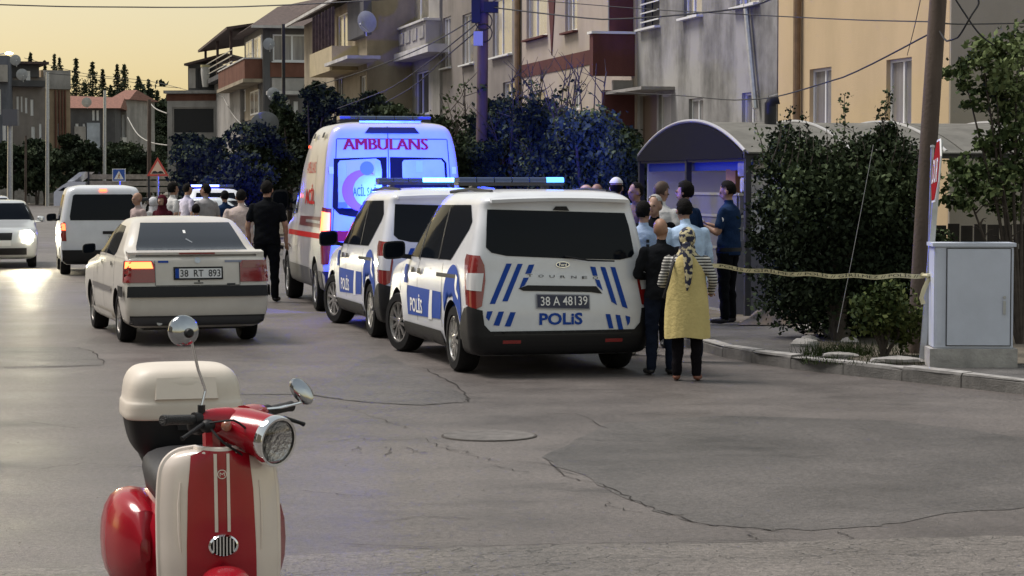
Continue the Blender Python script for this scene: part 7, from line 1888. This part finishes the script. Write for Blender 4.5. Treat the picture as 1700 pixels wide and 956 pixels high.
# dark front-garden trees behind the police vans
for i, (px, py, d, rx, rz_, lab) in enumerate(((725, 235, 47, 60, 60, 'dark tree rising behind the ambulance roof'), (845, 225, 42, 75, 62, 'dark leafy tree right of the brown pole'), (920, 235, 40, 65, 65, 'dark leafy tree below the maroon balcony edge, left one'), (985, 245, 38, 62, 60, 'dark leafy tree below the maroon balcony'), (1040, 265, 36, 40, 50, 'dark shrub against the cement house corner'), (780, 280, 40, 60, 40, 'low dark bush behind the ambulance side'))):
    Bb = base_at(px, d); rr = random.Random(i)
    bl_ = [blob(px + rr.uniform(-.5, .5) * rx, py + rr.uniform(-.6, .5) * rz_, d, rx * rr.uniform(.4, .6), rz_ * rr.uniform(.35, .55), Bb, rr.uniform(-.8, .8)) for _ in range(7)] + [blob(px, py + 20, d, rx * .8, rz_ * .8, Bb), blob(px, py + 70, d, rx * .9, rz_ * .8, Bb)]
    plant('garden_tree', lab, 'tree', Bb, bl_, 13000, .06, 'dark', 30 + i, 'dark trees in the front gardens', stems=5, sr=.06)
# bare branched saplings
for i, (px, top, d, lab) in enumerate(((770, 115, 44, 'bare branched sapling left of the brown pole'), (850, 95, 41, 'bare branched sapling just right of the brown pole'), (905, 75, 40, 'bare branched sapling before the cream house windows'), (955, 85, 39, 'bare branched sapling beside the maroon balcony'))):
    Bb = base_at(px, d); t = thing('bare_sapling', lab, 'tree', Bb, 0, 'bare saplings'); rr = random.Random(50 + i); b = MB(); H_ = z_at(top, d) - .12
    for j in range(7):
        x0 = rr.uniform(-.1, .1); e_ = Vector((rr.uniform(-.7, .7), rr.uniform(-.4, .4), H_ * rr.uniform(.7, 1.0))); m_ = Vector((x0 + e_.x * .35, e_.y * .3, e_.z * .55))
        b.tube([Vector((x0, 0, 0)), m_, e_.lerp(m_, .5) + Vector((.05, 0, 0)), e_], [.035, .022, .014, .006], 5)
        for k_ in range(7):
            q0 = m_.lerp(e_, rr.uniform(0, .9)); q1 = q0 + Vector((rr.uniform(-.5, .5), rr.uniform(-.3, .3), rr.uniform(.15, .6))); b.tube([q0, q0.lerp(q1, .5) + Vector((.03, 0, 0)), q1], [.010, .007, .003], 4)
    b.build('trunk', m_bark, t)
    leaves('crown', t, cloud([((0, 0, H_ * .62), (.6, .4, H_ * .3))], 260, 70 + i), .06, 'dark', 70 + i)
# bushes farther up the street
for i, (px, py, d, rx, rz_, lab) in enumerate(((330, 265, 76, 55, 45, 'dark pine bush under the unfinished house'), (430, 245, 74, 60, 50, 'dark hedge left of the ambulance'), (390, 285, 70, 60, 35, 'low hedge behind the blue roof lights'), (520, 175, 78, 32, 40, 'dark tree before the tan house'), (575, 190, 76, 38, 30, 'dark bush before the tan house porch'), (620, 180, 72, 30, 30, 'small dark bush before the pale house'), (480, 200, 80, 28, 40, 'dark tree beside the white awning'), (660, 215, 60, 50, 35, 'dark bush directly above the ambulance roof'))):
    Bb = base_at(px, d); rr = random.Random(90 + i)
    bl_ = [blob(px + rr.uniform(-.6, .6) * rx, py + rr.uniform(-.6, .6) * rz_, d, rx * rr.uniform(.35, .55), rz_ * rr.uniform(.35, .55), Bb, rr.uniform(-1, 1)) for _ in range(6)] + [blob(px, py + 30, d, rx * .8, rz_ * .9, Bb), blob(px, py + 75, d, rx * .9, rz_ * .9, Bb)]
    plant('street_bush', lab, 'bush', Bb, bl_, 6500, .11, 'far', 90 + i, 'bushes along the street', stems=4, sr=.07)
for i, (px, py, d, rx, rz_, lab) in enumerate(((20, 262, 172, 40, 28, 'far dark bush below the dark terrace'), (75, 268, 174, 45, 28, 'far dark bush below the striped terrace'), (60, 245, 178, 30, 20, 'far bush with lighter top behind the thin posts'), (140, 262, 188, 40, 26, 'far bush before the red roofed house'), (190, 262, 194, 35, 24, 'far bush before the white balcony house'), (120, 240, 198, 24, 18, 'far small tree at the corner of the striped terrace'), (235, 270, 182, 40, 40, 'far dark bush by the warning sign'))):
    Bb = base_at(px, d, 0); rr = random.Random(130 + i)
    bl_ = [blob(px + rr.uniform(-.6, .6) * rx, py + rr.uniform(-.6, .6) * rz_, d, rx * rr.uniform(.4, .6), rz_ * rr.uniform(.4, .6), Bb, rr.uniform(-1, 1)) for _ in range(6)] + [blob(px, py + 25, d, rx * .9, rz_ * .9, Bb)]
    plant('far_bush', lab, 'bush', Bb, bl_, 4500, .24, 'far', 130 + i, 'bushes across the street', stems=3, sr=.08)
# the far wood: conifers with ragged spires
def conifer(px, top, d, w_, label, seed, base_py=300, lean=0.):
    Bb = base_at(px, d, 0); t = thing('conifer', label, 'tree', Bb, 0, 'conifers on the skyline'); H_ = z_at(top, d); rng = np.random.default_rng(seed)
    b = MB(); b.tube([(0, 0, 0), (lean * .3, 0, H_ * .5), (lean, 0, H_)], [.3, .16, .02], 7); b.build('trunk', m_bark, t)
    pts = []
    nl = int(26 + H_ * 1.2)
    for i in range(nl):
        f_ = i / nl; z = H_ * (.22 + .78 * f_); rad = w_ * (1 - f_) ** 1.05 * rng.uniform(.45, 1.25) + .05
        for k_ in range(int(7 + 6 * (1 - f_))):
            a = rng.uniform(0, 2 * PI); L_ = rad * rng.uniform(.5, 1.1); m_ = 12
            u = rng.uniform(.1, 1, m_)[:, None]
            pts.append(np.concatenate([lean * f_ + math.cos(a) * L_ * u, math.sin(a) * L_ * u, z - .28 * L_ * u ** 2 + .12 * L_ * (u > .8)], 1) + rng.normal(size=(m_, 3)) * .06)
    leaves('crown', t, np.concatenate(pts), .13, 'far', seed, 2.4)
spires = [(53, 86, 1.1, 'tall thin conifer nearest the lit street lamp'), (76, 99, 1.0, 'short conifer over the beige terrace'), (92, 88, 1.0, 'thin conifer over the striped terrace'), (107, 94, 1.2, 'conifer with a bent top over the striped terrace', ), (128, 95, 1.7, 'broad conifer just right of the striped terrace'), (155, 101, 1.7, 'broad dark conifer over the red tiled roof'), (172, 113, 1.3, 'small conifer between the broad one and the twins'), (196, 105, 1.4, 'left conifer of the twin spires'), (208, 105, 1.5, 'right conifer of the twin spires'), (231, 125, 1.6, 'conifer left of the dark wooden pole'), (248, 130, 1.4, 'conifer above the dark wooden pole'), (262, 148, 1.4, 'lowest conifer next to the unfinished house'), (220, 150, 2.2, 'broad conifer filling the wood below the twin spires'), (242, 165, 2.2, 'broad conifer filling the wood behind the white cables'), (142, 135, 2.0, 'broad low conifer behind the red tiled roof'), (185, 140, 2.0, 'broad low conifer behind the white balcony house')]
for i, s_ in enumerate(spires): conifer(s_[0], s_[1], 268 + 8 * (i % 4), s_[2] * 3.4, s_[3], 200 + i, lean=(-.5 if 'bent' in s_[3] else 0))
# mass of trees beneath the spires
pm_ = []
Bw = base_at(240, 290, 0)
b_l = [blob(205 + 14 * i, 215 + 12 * math.sin(i * 2.3), 290, 26, 55, Bw, (i % 3) * 1.5) for i in range(7)] + [blob(200 + 16 * i, 270, 290, 26, 45, Bw, (i % 2) * 2) for i in range(7)]
t = thing('wood', 'dark far wood closing the street end below the conifer spires', 'wood', Bw); t['kind'] = 'stuff'
leaves('foliage', t, cloud(b_l, 16000, 77), .55, 'far', 77)
